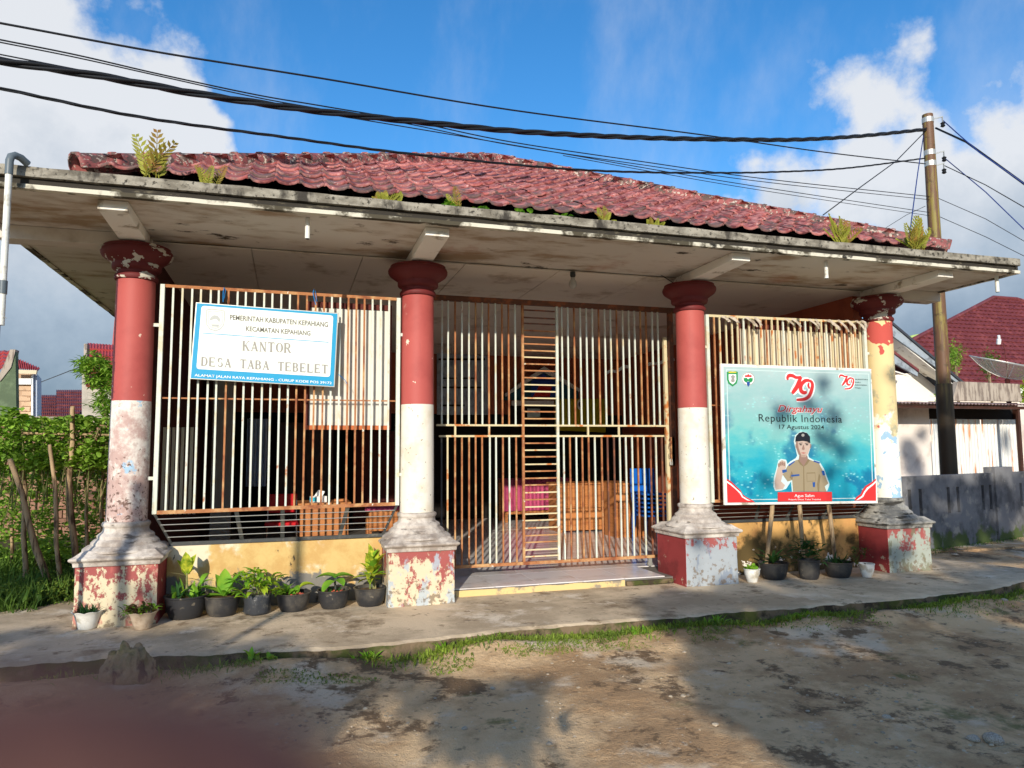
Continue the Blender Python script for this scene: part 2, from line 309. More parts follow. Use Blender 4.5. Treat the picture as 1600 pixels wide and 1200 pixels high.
m_fern = leafm('fern_frond', lin(136,142,48), lin(170,166,70), s2=12)
m_fernr = leafm('browning_fern_frond', lin(150,110,56), lin(140,140,50), s2=12)
m_stem = M('green_brown_stem', lin(150,138,96), [(lin(90,110,50), 8, .5, .1)], obj=True)
m_bark = M('grey_bark', lin(150,130,102), [(lin(96,78,58), 7, .52, .08, dict(st=(3,3,.6)))], bumps=((18,.8),), dist=.02)
m_wood = M('weathered_stake', lin(172,146,112), [(lin(90,70,52), 8, .55, .08, dict(st=(3,3,.5)))], bumps=((18,.6),))
m_grass = leafm('weed_blade', lin(140,160,62), lin(104,126,52), var=.3, s2=5)
m_moss = M('moss', lin(104,124,40), [(lin(70,88,34), 9, .5, .1)], bumps=((60,1.),(20,.5)), dist=.02)
m_cable = M('black_cable', lin(26,28,32), rough=.5, bumps=())
m_cable_b = M('blue_cable', lin(24,52,120), rough=.5, bumps=())
m_pvc = M('white_pvc', lin(222,222,214), [(lin(170,164,150), 6, .6, .08)], rough=.4, bumps=())
m_pvc_grey = M('grey_pvc', lin(96,106,112), rough=.4, bumps=())
m_pole = M('yellow_green_steel_pole', lin(130,116,56), [(lin(104,76,56), 2.4, .46, .05, dict(st=(5,5,.35), d=6)), (lin(84,66,44), 5, .60, .06, dict(seed=4))], rough=.55, bumps=((12,.1),))
m_galv = M('galvanised_band', lin(190,188,180), rough=.4, metal=.6, bumps=())
m_greywall = M('grey_rendered_wall', lin(120,120,122), [(lin(84,84,86), 2, .52, .1), (lin(150,146,138), 4, .62, .06, dict(seed=4)), (lin(70,84,44), 3, .56, .06, dict(z=(0,.4,.12,-.2), seed=6))], bumps=((6,.4),(40,.3)))
m_corr = M('rust_streaked_corrugated_sheet', lin(206,208,204), [(lin(186,120,66), 2.2, .60, .05, dict(st=(4,4,.35), d=7)), (lin(150,160,170), 2, .60, .08, dict(seed=4, st=(3,3,.4)))], rough=.5, metal=.1, bumps=((30,.05),))
m_corr_roof = M('faded_corrugated_roof', lin(176,150,140), [(lin(120,80,66), 2.5, .55, .08)], rough=.6)
m_pale_wall = M('pale_rendered_wall', lin(226,216,206), [(lin(190,176,166), 1.2, .58, .1)])
m_conc = M('streaked_concrete', lin(168,156,142), [(lin(120,108,98), 4, .52, .08, dict(st=(3,3,.5)))], bumps=((20,.4),))
m_farroof = M('maroon_roof_tiles', lin(104,46,46), [(lin(128,64,62), 1.6, .58, .1), (lin(80,28,32), 5, .6, .06, dict(seed=3))], rough=.5, spec=.5)
m_redroof = M('red_roof_sheet', lin(166,66,66), [(lin(134,48,50), 3, .58, .08)], rough=.5)
m_mesh_dish = M('grey_mesh_dish', lin(130,120,112), rough=.5, metal=.5)
m_brick = M('red_brick', lin(148,112,92), [(lin(120,84,66), 5, .55, .1)], obj=True, var=.2)
m_brick_house = M('pale_brick', lin(204,172,140), [(lin(150,112,84), 9, .6, .05)], obj=True, var=.12)
m_green_wall = M('mossy_green_wall', lin(120,136,104), [(lin(86,100,76), 1.5, .52, .1)])
m_fascia = M('blue_grey_fascia', lin(150,160,168), [(lin(110,116,122), 4, .58, .08)], rough=.6)
m_hill = M('hazy_hill', lin(92,112,132), rough=1, bumps=())
# ================================================================== SETTING
def grid_ground():
    def axis(dense0, dense1, step, far, grow=1.35):
        a = list(np.arange(dense0, dense1+1e-6, step)); s = step; x = dense1
        while x < far: s *= grow; x += s; a.append(x)
        s = step; x = dense0; b = []
        while x > -far: s *= grow; x -= s; b.append(x)
        return b[::-1] + a
    xs = axis(-6.5, 8.0, .045, 900); ys = axis(-7.2, 0.4, .045, 900)
    nx, ny = len(xs), len(ys); vs = []
    for y in ys:
        for x in xs:
            z = -.125
            if -9 < x < 14 and -9 < y < 5:
                p = Vector((x, y, 0))
                z += .030*mn.noise(p*.55) + .018*mn.noise(p*1.9+Vector((5,1,2))) + .010*mn.noise(p*6.3) + .005*mn.noise(p*17)
                if -3.2 < y < -1.2: z += .085*max(0, 1-abs(y+1.72)/.42)*(.6+mn.noise(Vector((x*1.2, 3, 0))))
                # rough crust ridges of old concrete
                r_ = abs(mn.noise(Vector((x*.45, y*1.1, 9)))-.12)
                if r_ < .05 and x > -1: z += .02*(1-r_/.05)*abs(mn.noise(p*9))
                z = min(z, -.02)
            vs.append((x, y, z))
    fs = [(j*nx+i, j*nx+i+1, (j+1)*nx+i+1, (j+1)*nx+i) for j in range(ny-1) for i in range(nx-1)]
    m = bpy.data.meshes.new('ground'); m.from_pydata(vs, [], fs); m.update()
    return tag(put('ground', m, m_dirt, smooth='all'), kind='structure')
ground = grid_ground()
# pavement with a ragged front edge
front = [(-12,-1.5),(-7,-1.42),(-4.9,-1.35),(-3.8,-1.42),(-2.95,-1.58),(-2.4,-1.67),(-1.9,-1.67),(-1.06,-1.52),(.13,-1.54),(1.12,-1.55),(2.2,-1.55),(3.3,-1.58),(4.5,-1.40),(5.3,-1.2),(5.75,-.95)]
def lerp_path(P, step):
    out = []
    for a, b in zip(P, P[1:]):
        n = max(1, int((Vector(b)-Vector(a)).length/step))
        for i in range(n): out.append(tuple(Vector(a).lerp(Vector(b), i/n)))
    out.append(tuple(P[-1])); return out
fr = []
for x, y in lerp_path(front, .05):
    fr.append((x, y + .05*mn.noise(Vector((x*1.3, 0, 4))) + .025*mn.noise(Vector((x*6, 0, 8)))))
right = lerp_path([(5.75,-.95),(5.92,-.6),(5.75,-.1),(5.35,.7),(5.2,3),(5.2,9)], .08)[1:]
right = [(x+.03*mn.noise(Vector((y*3, 1, 1))), y) for x, y in right]
edge = fr; fr = [(x, y+.06+.03*mn.noise(Vector((x*3, 5, 1)))) for x, y in fr]
poly = fr + right + [(-5.0, 9), (-5.02, 1.2), (-5.2, .85), (-5.8, .60), (-12, .45)]
mb = MB(); mb.prism([(x, y, -.35) for x, y in poly], (0, 0, .35))
pv = mb.mesh('pavement')
bm = bmesh.new(); bm.from_mesh(pv)
for v in bm.verts:
    pass
bm.to_mesh(pv); bm.free()
pavement = tag(put('pavement', pv, m_pave), kind='structure')
pv.materials.append(m_kerbside)
for p in pv.polygons:
    if abs(p.normal.z) < .5: p.material_index = 1
lipm = MB(); k = len(fr)
lipm.add([(x, y, 0) for x, y in fr] + [(x, y+.012, -.012-.022*abs(mn.noise(Vector((x*5, 0, 2))))) for x, y in edge] + [(x, y, -.3) for x, y in edge], [(i, i+1, k+i+1, k+i) for i in range(k-1)] + [(k+i, k+i+1, 2*k+i+1, 2*k+i) for i in range(k-1)])
lo_ = lipm.build('pavement_lip', m_kerbside, pavement); lo_.data.materials.append(m_pave)
for i, p in enumerate(lo_.data.polygons):
    if i < k-1: p.material_index = 1
# far hills
mb = MB(); n = 90
for k in range(n+1):
    a = R(-60 + 150*k/n); d = 1500
    x = CAM.x + d*math.sin(a); y = CAM.y + d*math.cos(a); h = 40 + 45*mn.noise(Vector((a*3, 0, 0))) + 22*mn.noise(Vector((a*9, 2, 0)))
    mb.v += [(x, y, -5), (x, y, h), (x*1.3, y*1.3, h*.6)]
for k in range(n):
    i = k*3; mb.f += [(i, i+3, i+4, i+1), (i+1, i+4, i+5, i+2)]
tag(mb.build('hills', m_hill), kind='structure')
# ================================================================== THE OFFICE
HX0, HX1 = -5.47, 5.37            # roof slab
CX = [-4.33, -1.63, 1.63, 4.40]   # columns
office = empty('village_office', (0, 3, 0), 'low village office with red tiled roof, flat concrete eave and four red and white columns', 'building')
# floor
fl = MB().box(-4.25, .16, .0, 4.32, 7.5, .070).box(-1.30, -.03, .0, 1.30, .16, .070)
floor = tag(fl.build('floor', m_grout), kind='structure')
ft = MB().box(-.247, -.247, 0, .247, .247, .010).mesh('floor_tile')
def floor_tile(x, y, sx=1, sy=1):
    o = put('floor_tile', ft, m_floor_tile, floor); o.location = (x, y, .0701); o.scale = (sx, sy, 1)
for j in range(15):
    for i in range(11):
        x = -1.05 + i*.5; y = .22 + j*.5 + .20
        if y < .6 and x > 1.3: continue
        floor_tile(x, y)
for i in range(5): floor_tile(-1.05+i*.5, .08, 1, .42)
# step edge and broken patch in front
mb = MB()
pts = lerp_path([(-1.295, -.045), (.69, -.045)], .05)
for (x0, y0), (x1, y1) in zip(pts, pts[1:]):
    t = .062+.010*mn.noise(Vector((x0*5, 0, 0)))
    if mn.noise(Vector((x0*2.2, 7, 0))) > .28: t -= .02
    mb.box(x0, -.045-.006*abs(mn.noise(Vector((x0*9, 3, 0)))), 0, x1, -.032, t)
mb.build('step_edge', m_step, office)
mb = MB().box(.70, -.085, 0.001, 1.28, -.033, .055)
o = mb.build('step_patch', m_kerbside, office, bevel=.012)
# front dwarf walls
def wall_box(name, x0, x1, mat):
    mb = MB(); n = 40
    mb.box(x0, .15, 0, x1, .30, .615)
    return mb.build(name, mat, office, bevel=.008)
wall_box('front_wall', -4.0, -1.96, m_yellow)
wall_box('front_wall', 1.96, 4.07, m_orange_wall)
# side and back walls, inside
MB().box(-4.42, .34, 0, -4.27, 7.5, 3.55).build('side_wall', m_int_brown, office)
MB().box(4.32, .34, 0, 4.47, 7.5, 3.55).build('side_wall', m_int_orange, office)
MB().box(-4.42, 7.5, 0, 4.47, 7.65, 3.55).build('back_wall', m_int_orange, office); MB().box(-4.26, 7.485, .085, 4.31, 7.498, 2.28).build('dark_wall_sheet', m_dark, office)  # dark sheet added to make the lower back wall look unlit
# ceiling boards with open joints
for i in range(8):
    for j in range(6):
        x0 = -4.42 + i*1.11; y0 = .10 + j*1.235
        MB().box(x0+.004, y0+.004, 3.552, x0+1.106, y0+1.231, 3.564).build('ceiling_board', m_ceiling, office)
# slab
slab = MB(); ns = 120
slab.box(HX0+.03, -1.17, 3.575, HX1-.03, .09, 3.70); slab.box(HX0+.03, .09, 3.575, HX1-.03, 8.27, 3.70)
slab.build('eave_slab', m_soffit, office)
def edge_run(p, q, nrm, z0, z1, out, name, mat, amp, fr_=6, seed=0, chips=0):
    "a moulding along the slab edge, a little uneven"
    p = Vector(p); q = Vector(q); nrm = Vector(nrm); L_ = (q-p).length; n = int(L_/.04); vs = []; fs = []
    for i in range(n+1):
        a = p.lerp(q, i/n); s_ = i/n*L_
        j0 = amp*mn.noise(Vector((s_*fr_, seed, 0))); j1 = amp*mn.noise(Vector((s_*fr_, seed+3, 0))); jo = amp*.8*mn.noise(Vector((s_*fr_, seed+6, 0)))
        ch = 0
        if chips and mn.noise(Vector((s_*2.5, seed+9, 0))) > chips: ch = (z1-z0)*.55*abs(mn.noise(Vector((s_*14, seed, 5))))*2
        sag = .0
        for dz, do in ((z0+j0+ch, -.05), (z0+j0+ch, out+jo), (z1+j1, out+jo), (z1+j1, -.05)):
            vs.append((a.x+nrm.x*do, a.y+nrm.y*do, dz+sag))
    for i in range(n):
        for k in range(4): fs.append((i*4+k, i*4+(k+1) % 4, (i+1)*4+(k+1) % 4, (i+1)*4+k))
    fs += [(0,1,2,3), (n*4+3, n*4+2, n*4+1, n*4)]
    return MB().add(vs, fs).build(name, mat, office)
for (p, q, nn) in (((HX0,-1.2,0),(HX1,-1.2,0),(0,-1,0)), ((HX0,-1.2,0),(HX0,8.3,0),(-1,0,0)), ((HX1,-1.2,0),(HX1,8.3,0),(1,0,0)), ((HX0,8.3,0),(HX1,8.3,0),(0,1,0))):
    edge_run(p, q, nn, 3.562, 3.598, .012, 'drip_edge', m_drip, .004, 5, 1, chips=.30)
    edge_run(p, q, nn, 3.600, 3.656, -.020, 'edge_groove', m_groove, .004, 7, 11)
    edge_run(p, q, nn, 3.658, 3.738, .020, 'parapet', m_parapet, .007, 3.5, 21)
# cantilever beams, edge beams
for x in CX:
    mb = MB(); w = .112
    mb.add([(x-w,-1.06,3.492),(x+w,-1.06,3.492),(x+w,-1.06,3.573),(x-w,-1.06,3.573),(x-w,.16,3.455),(x+w,.16,3.455),(x+w,.16,3.573),(x-w,.16,3.573)],
           [(0,1,2,3),(5,4,7,6),(0,4,5,1),(1,5,6,2),(3,2,6,7),(0,3,7,4)])
    mb.build('cantilever_beam', m_white_trim, office, bevel=.006)
MB().box(HX0+.01, -.10, 3.447, CX[0]-.115, .12, 3.573).build('edge_beam', m_soffit, office, bevel=.005)
MB().box(CX[3]+.115, -.10, 3.447, HX1-.01, .12, 3.573).build('edge_beam', m_soffit, office, bevel=.005)
# columns
def sq(mb, st, x, y=0.006, seed=0):
    vs = []; fs = []
    for h, z in st: vs += [(x-h,y-h,z),(x+h,y-h,z),(x+h,y+h,z),(x-h,y+h,z)]
    k = len(st)
    for i in range(k-1):
        for j in range(4): fs.append((i*4+j, i*4+(j+1) % 4, (i+1)*4+(j+1) % 4, (i+1)*4+j))
    fs += [(3,2,1,0), tuple((k-1)*4+j for j in range(4))]
    return mb.add(vs, fs)
def rough(o, amp, sc, cuts=0):
    "dent a mesh a little"
    m = o.data; bm = bmesh.new(); bm.from_mesh(m)
    if cuts: bmesh.ops.subdivide_edges(bm, edges=[e for e in bm.edges if e.calc_length() > .12], cuts=cuts, use_grid_fill=True)
    bm.normal_update()
    for v in bm.verts: v.co += v.normal*amp*(mn.noise(v.co*sc)+.5*mn.noise(v.co*sc*3.1))
    bm.to_mesh(m); bm.free(); return o
m_plside = M('red_plinth_side', lin(150,58,58), [(lin(196,176,150), 9, .63, .012, dict(z=(.0,.5,.05,-.05), d=9)), (lin(120,46,46), 2, .55, .1)], bumps=((20,.2),))
for i, x in enumerate(CX):
    lab = ['leftmost column, red above and stained white below', 'second column from the left', 'third column from the left', 'rightmost column with peeled yellow paint'][i]
    sh = MB().lathe([(.170,1.99),(.1695,2.4),(.168,3.0),(.167,3.13)], 40, (x,0,0))
    c = sh.build('column', m_col_yel if i == 3 else m_column, office, smooth=True)
    c['label'] = lab
    if i == 3: c['label'] = lab
    MB().lathe([(.174,.885),(.174,1.2),(.1715,1.7),(.1705,1.989)], 40, (x,0,0)).build('lower_shaft', [m_col_white, m_col_white2, m_col_white2, m_col_yel][i], c, smooth=True)
    cap = [(.168,3.131),(.184,3.137),(.192,3.155),(.190,3.172),(.182,3.186),(.169,3.196),(.172,3.222),(.206,3.236),(.214,3.25),(.214,3.292),(.228,3.304),(.262,3.328),(.296,3.352),(.312,3.378),(.315,3.402),(.306,3.424),(.292,3.432),(.292,3.454)]
    MB().lathe(cap, 48, (x,0,0)).build('capital', m_cap_red if i in (0, 3) else m_cap_clean, c, smooth=True)
    bs_ = [(.352,.628),(.350,.645),(.318,.668),(.286,.684),(.282,.704),(.262,.724),(.240,.738),(.238,.762),(.222,.776),(.200,.788),(.190,.806),(.188,.832),(.197,.842),(.203,.856),(.200,.872),(.188,.880),(.178,.884)]
    rough(MB().lathe(bs_, 56, (x,0,0)).build('column_base', m_base if i < 3 else m_base_dk, c, smooth=True), .004, 16)
    cp = sq(MB(), [(.345,.523),(.348,.555),(.352,.562),(.374,.578),(.376,.594),(.362,.604),(.345,.612),(.290,.655)], x)
    rough(cp.build('plinth_cap', m_base if i < 3 else m_base_dk, c, bevel=.004), .004, 9, cuts=3)
    pl = sq(MB(), [(.335,-.01),(.330,.06),(.328,.30),(.330,.523)], x)
    pl = rough(pl.build('plinth', m_pl[i], c, bevel=.010), .005, 7, cuts=4); pl.data.materials.append(m_plside)
    for p in pl.data.polygons:
        if (i >= 2 and p.normal.x < -.75) or (i == 0 and p.normal.x > .75): p.material_index = 1
# roof
EZ = 4.000; AP = Vector((.10, 3.15, 6.06)); E0, E1, EY0, EY1 = -4.66, 4.82, -.62, 6.92
roof = MB().add([(E0+.1,EY0+.12,EZ-.06),(E1-.1,EY0+.12,EZ-.06),(E1-.1,EY1-.1,EZ-.06),(E0+.1,EY1-.1,EZ-.06),(AP.x,AP.y,AP.z-.07)], [(0,1,4),(1,2,4),(2,3,4),(3,0,4),(3,2,1,0)]).build('roof', m_dark, office)
MB().box(E0+.35, EY0+.42, 3.70, E1-.35, EY1-.42, 3.93).build('dark_eave_void', m_dark, roof)  # near-black box stands in for the unlit void under the eaves
slope_len = math.hypot(AP.y-EY0, AP.z-EZ); sv = Vector((0, (AP.y-EY0)/slope_len, (AP.z-EZ)/slope_len)); nv = Vector((0, -sv.z, sv.y))
TW, TL = .228, .298
rows = int(slope_len/TL)
def tile_local():
    "one pan tile: x across, y up the slope, z out; the trough sags, the side rolls stand up"
    px = [-.50,-.44,-.38,-.30,-.15,0,.15,.30,.38,.44,.50]; pz = [.016,.026,.020,.003,-.005,-.008,-.005,.003,.012,.020,.016]
    top = []; 
    for yy, lift in ((-.03, .030), (.0, .034), (TL*.55, .020), (TL+.015, .004)):
        for a, b in zip(px, pz):
            bow = -.015*(1-(a*2)**2) if yy < .02 else 0
            top.append((a*TW, yy+bow*1.0, b+lift))
    n = len(px); fs = [(r*n+i, r*n+i+1, (r+1)*n+i+1, (r+1)*n+i) for r in range(3) for i in range(n-1)]
    lip = [(v[0], v[1]+.004, v[2]-.022) for v in top[:n]]; o = len(top)
    fs += [(o+i, o+i+1, i+1, i) for i in range(n-1)]
    return top+lip, fs
tv, tf = tile_local()
tm = bpy.data.meshes.new('roof_tile'); tm.from_pydata(tv, [], tf); tm.update(); tm.materials.append(m_tile)
cnt = 0; upper = MB()
def slope_frame(o, u, s, n_): return lambda p: o + u*p[0] + s*p[1] + n_*p[2]
F0 = Vector((0, EY0, EZ)); rng = random.Random(3)
for r in range(rows+1):
    yy = r*TL; t = yy/slope_len
    xl = E0 + (AP.x-E0)*t; xr = E1 + (AP.x-E1)*t
    k0 = int(math.floor((xl-AP.x)/TW)); k1 = int(math.ceil((xr-AP.x)/TW))
    for k in range(k0, k1+1):
        xc = AP.x + (k+.5)*TW
        if xc < xl-.10 or xc > xr+.10 or yy > slope_len-.1: continue
        base = F0 + Vector((xc, 0, 0)) + sv*yy
        if cnt >= 298:
            for_ = [mt_ for mt_ in ()]
        inside = xc-TW/2 > xl+.35*TW and xc+TW/2 < xr-.35*TW and t < .97
        jz = rng.gauss(0, .0035); ja = rng.gauss(0, .010); jy = rng.gauss(0, .005)
        if r == 0: jz += .01*mn.noise(Vector((xc*1.1, 0, 0)))
        mt = Matrix((( 1, sv.x, nv.x, base.x), (0, sv.y, nv.y, base.y+jy), (0, sv.z, nv.z, base.z+jz), (0,0,0,1))) @ Matrix.Rotation(ja, 4, 'Z')
        if cnt >= 298:
            q_ = [mt @ Vector(p) for p in tv]
            for q in q_:
                tt = min(.99, max(0, (q-F0).dot(sv)/slope_len)); q.x = min(max(q.x, E0+(AP.x-E0)*tt), E1+(AP.x-E1)*tt)
            upper.add(q_, tf); continue
        if inside: m = tm
        else:
            inv = mt.inverted(); nvv = []
            for p in tv:
                q = mt @ Vector(p); tt = min(.99, max(0, (q-F0).dot(sv)/slope_len)); a = E0+(AP.x-E0)*tt; b = E1+(AP.x-E1)*tt
                q.x = min(max(q.x, a+.0), b-.0); nvv.append(inv @ q)
            m = bpy.data.meshes.new('roof_tile'); m.from_pydata(nvv, [], tf); m.update(); m.materials.append(m_tile)
        m.polygons.foreach_set('use_smooth', [True]*len(m.polygons))
        o = bpy.data.objects.new('roof_tile', m); COL.objects.link(o); o.parent = roof; o.matrix_parent_inverse = parent_world(roof).inverted(); o.matrix_basis = mt; cnt += 1
o = bpy.data.meshes.new('upper_tiles'); o.from_pydata(upper.v, [], upper.f); o.update()
if upper.v: put('upper_tiles', o, m_tile, roof, smooth='all')['kind'] = 'stuff'
print('roof tiles', cnt)
# the three slopes turned away: one joined sheet of the same tiles
side = MB()
def far_slope(a, b, ap):
    a = Vector(a); b = Vector(b); mid = (a+b)/2; u = (b-a).normalized(); s_ = (ap-mid); s_ -= u*s_.dot(u); sl = s_.length; s_.normalize(); n_ = u.cross(s_)
    am = (ap-a).dot(u); W_ = (b-a).length
    for r in range(int(sl/TL)):
        t = r*TL/sl; x0 = am*t; x1 = W_+(am-W_)*t; k = int((x1-x0)/TW)
        for i in range(k+1):
            xc = x0+(i+.5)*(x1-x0)/(k+1); side.add([a + u*(xc+p[0]) + s_*(r*TL+p[1]) + n_*p[2] for p in tv[:-11][::1]], tf[:30])
far_slope((E1,EY0,EZ), (E1,EY1,EZ), AP); far_slope((E1,EY1,EZ), (E0,EY1,EZ), AP); far_slope((E0,EY1,EZ), (E0,EY0,EZ), AP)
o = side.build('tiled_slopes', m_tile, roof, smooth='all'); o['kind'] = 'stuff'
# hip caps
def hip(a, b, n):
    a = Vector(a); b = Vector(b); d = (b-a); L_ = d.length; d.normalize(); up = Vector((0,0,1)); sd_ = d.cross(up).normalized(); up = sd_.cross(d).normalized()
    mb = MB(); prof = []
    for rr, yy, lift in ((.106, -.02, .010), (.108, .02, .010), (.103, .03, .006), (.100, L_/n+.03, .0)):
        for j in range(9):
            w = math.pi*(-.12 + 1.24*j/8); mb.v.append(tuple(sd_*math.cos(w)*rr + up*(math.sin(w)*rr*1.05+lift) + d*yy))
    for r in range(3):
        for j in range(8): mb.f.append((r*9+j, r*9+j+1, (r+1)*9+j+1, (r+1)*9+j))
    o0 = len(mb.v)
    for j in range(9):
        p = Vector(mb.v[j]); w = math.pi*(-.12 + 1.24*j/8); mb.v.append(tuple(p - sd_*math.cos(w)*.014 - up*math.sin(w)*.014))
    for j in range(8): mb.f.append((j, j+1, o0+j+1, o0+j))
    m = mb.mesh('ridge_tile'); m.materials.append(m_ridge); m.polygons.foreach_set('use_smooth', [True]*len(m.polygons))
    for i in range(n):
        o = bpy.data.objects.new('ridge_tile', m); COL.objects.link(o); o.parent = roof; o.matrix_parent_inverse = parent_world(roof).inverted()
        o.location = a.lerp(b, i/n) + Vector((0,0,rng.gauss(.0,.0025))); o.rotation_euler = (rng.gauss(0,.003), rng.gauss(0,.004), rng.gauss(0,.004))
up_ = Vector((0,0,.015))
hip(Vector((E0-.04, EY0-.05, EZ-.045))+up_, AP+up_, 20); hip(Vector((E1+.05, EY0-.06, EZ-.045))+up_, AP+up_, 20)
hip(Vector((E0, EY1, EZ))+up_, AP+up_, 19); hip(Vector((E1, EY1, EZ))+up_, AP+up_, 19)
# ================================================================== GRILLES AND GATE
def steel(mb, name, mat, parent): return mb.build(name, mat, parent)
barcache = {}
def vbar(parent, x, y, z0, z1, mat, w=.018, name='bar', d=None):
    key = (round(z1-z0, 3), w, mat.name)
    if key not in barcache:
        m = MB().box(-w/2, -(d or w)/2, 0, w/2, (d or w)/2, z1-z0).mesh(name); m.materials.append(mat); barcache[key] = m
    o = bpy.data.objects.new(name, barcache[key]); COL.objects.link(o); o.parent = parent; o.matrix_parent_inverse = parent_world(parent).inverted()
    o.location = (x, y, z0); o.rotation_euler = (0, rng.gauss(0, .0010), 0); return o
def grille(xs, mats, x0, x1, label, zt0, zt1, zb0, zb1, cat='window grille'):
    g = empty('window_grille', ((x0+x1)/2, -.02, .95), label, cat)
    Y = -.02
    zt = lambda x: zt0+(zt1-zt0)*(x-x0)/(x1-x0); zb = lambda x: zb0+(zb1-zb0)*(x-x0)/(x1-x0)
    for x, m in zip(xs, mats): vbar(g, x, Y, round(zb(x), 2), round(zt(x), 2), m)
    for x in (x0, x1): MB().box(x-.020, Y-.02, zb(x)-.015, x+.020, Y+.02, zt(x)+.012).build('frame_upright', m_white_steel, g, bevel=.002)
    MB().bar((x0+.021,Y+.001,zt0), (x1-.021,Y+.001,zt1), .030, .022).build('top_rail', m_cream_steel if x0 > 0 else m_rust, g)
    MB().bar((x0+.021,Y+.001,zb0), (x1-.021,Y+.001,zb1), .034, .030).build('bottom_rail', m_rust, g)
    MB().bar((x0+.021,Y+.014,2.026), (x1-.021,Y+.014,2.026), .014, .008).build('middle_rail', m_rust, g)
    for z in (2.72, 1.27):
        MB().box(x0-.075, Y-.012, z-.016, x0-.019, Y+.012, z+.016).build('lug', m_white_steel, g)
        MB().box(x1+.019, Y-.012, z-.016, x1+.055, Y+.012, z+.016).build('lug', m_white_steel, g)
    # splayed lower cage down to the wall
    a0 = Vector((x0+.0, Y, zb0-.012)); a1 = Vector((x1-.0, Y, zb1-.012)); b0 = Vector((x0+.13, .175, .635)); b1 = Vector((x1-.12, .175, .640))
    MB().bar(b0-Vector((.02,0,0)), b1+Vector((.02,0,0)), .034, .03).build('sill_bar', m_dark_steel, g)
    for a, b in ((a0, b0), (a1, b1)): MB().bar(a, b, .022).build('cage_strut', m_dark_steel, g)
    for t in ((-3.38 if x0 < 0 else 2.5), (-2.955 if x0 < 0 else 3.0), (-2.33 if x0 < 0 else 3.6)):
        f = (t-x0)/(x1-x0); MB().bar(a0.lerp(a1, f), b0.lerp(b1, f), .038, .012).build('cage_strut', m_dark_steel, g)
    for k in (.17, .36, .56, .77): MB().tube([a0.lerp(b0, k)-Vector((0,.012,0)), a1.lerp(b1, k)-Vector((0,.012,0))], .0042, 6).build('cage_rod', m_galv, g)
    return g
gx = [-4.002,-3.921,-3.836,-3.756,-3.67,-3.589,-3.504,-3.423,-3.342,-3.26,-3.173,-3.092,-3.009,-2.929,-2.848,-2.766,-2.681,-2.593,-2.515,-2.434,-2.35,-2.268,-2.188,-2.106,-2.021,-1.937]
gm = [m_rust if i in (6,14,15,16,17,20,21,22) else m_white_steel for i in range(26)]
grilleL = grille(gx, gm, -4.095, -1.838, 'white and rusty barred window grille behind the blue and white office sign', 3.105, 3.095, .952, .972)
rx = [1.94,2.017,2.106,2.188,2.267,2.352,2.432,2.505,2.596,2.677,2.758,2.842,2.921,2.999,3.087,3.17,3.249,3.333,3.418,3.49,3.564,3.65,3.724,3.798,3.878,3.948,4.011,4.086]
rm = [m_rust if i in (0,9,23,24) else m_white_steel if i in (5,12,16,20) else m_cream_steel for i in range(28)]
grilleR = grille(rx, rm, 1.845, 4.155, 'cream barred window grille behind the turquoise banner board', 3.10, 3.12, .90, .88)
# gate
gate = empty('sliding_gate', (.2, .65, .08), 'tall rusty and white steel bar gate with a ladder of short rungs in the middle', 'gate')
GY = .65
W_, Ru, Br, Cr = m_white_steel, m_rust, m_rustbrown, m_cream_steel
ux = [-1.238,-1.166,-1.081,-1.001,-.918,-.837,-.757,-.676,-.594,-.512,-.432,-.351,.247,.326,.408,.49,.571,.651,.738,.819,.898,.981,1.063,1.146,1.226,1.307,1.389,1.471,1.551]
um = [W_,W_,Ru,W_,W_,Ru,W_,Ru,W_,Ru,Ru,W_, W_,W_,Ru,W_,W_,W_,Ru,W_,W_,Ru,W_,W_,W_,Ru,Ru,W_,W_]
for x, m in zip(ux, um): vbar(gate, x, GY, 1.81, 3.25, m, .018)
lx = [-1.238,-1.169,-1.081,-1.002,-.918,-.839,-.758,-.672,-.595,-.511,-.431,-.348,.251,.333,.413,.492,.573,.657,.746,.828,.911,.99,1.072,1.156,1.236,1.317,1.409,1.484,1.566]
lm = [m_dark_steel,Cr,Ru,Ru,Ru,Ru,Ru,W_,W_,Ru,W_,Ru, W_,Ru,W_,Ru,Ru,W_,Ru,Br,Br,W_,W_,W_,Ru,W_,Br,W_,Br]
for x, m in zip(lx, lm): vbar(gate, x, GY, .215, 1.665, m, .018)
vbar(gate, -.261, GY, .215, 3.25, Ru, .028, 'ladder_stile'); vbar(gate, .174, GY, .215, 3.25, W_, .030, 'ladder_stile')
rz = [3.189,3.098,3.027,2.941,2.864,2.779,2.699,2.618,2.537,2.457,2.371,2.287,2.207,2.127,2.041,1.966,1.882,1.591,1.509,1.43,1.342,1.261,1.178,1.099,1.011,.928,.844,.762,.687,.599,.512,.434,.347,.270]
rc = 'bbbrrrrwrrrwwwwrrrwrwrrrwrwwwwrrww'  # three topmost rungs get a darker brown for the eave's shade
for z, c_ in zip(rz, rc): MB().box(-.247, GY-.007, z-.008, .159, GY+.007, z+.008).build('ladder_rung', {'b': Br, 'r': Ru, 'w': Cr}[c_], gate)
MB().box(-1.30, GY-.013, 1.792, 1.625, GY-.0105, 1.812).box(-1.30, GY-.0105, 1.790, 1.625, GY+.012, 1.810).build('rail', Cr, gate)
MB().box(-1.27, GY-.013, 1.664, 1.60, GY+.012, 1.686).build('rail', Cr, gate)
MB().box(-1.27, GY-.018, .180, 1.69, GY+.018, .215).build('bottom_rail', Ru, gate)
for x in (-1.081,-.676,.571,.981,-.261+.0, .174): 
    if x not in (-.261, .174): vbar(gate, x, GY, 1.686, 1.79, Cr, .021, 'rail_post')
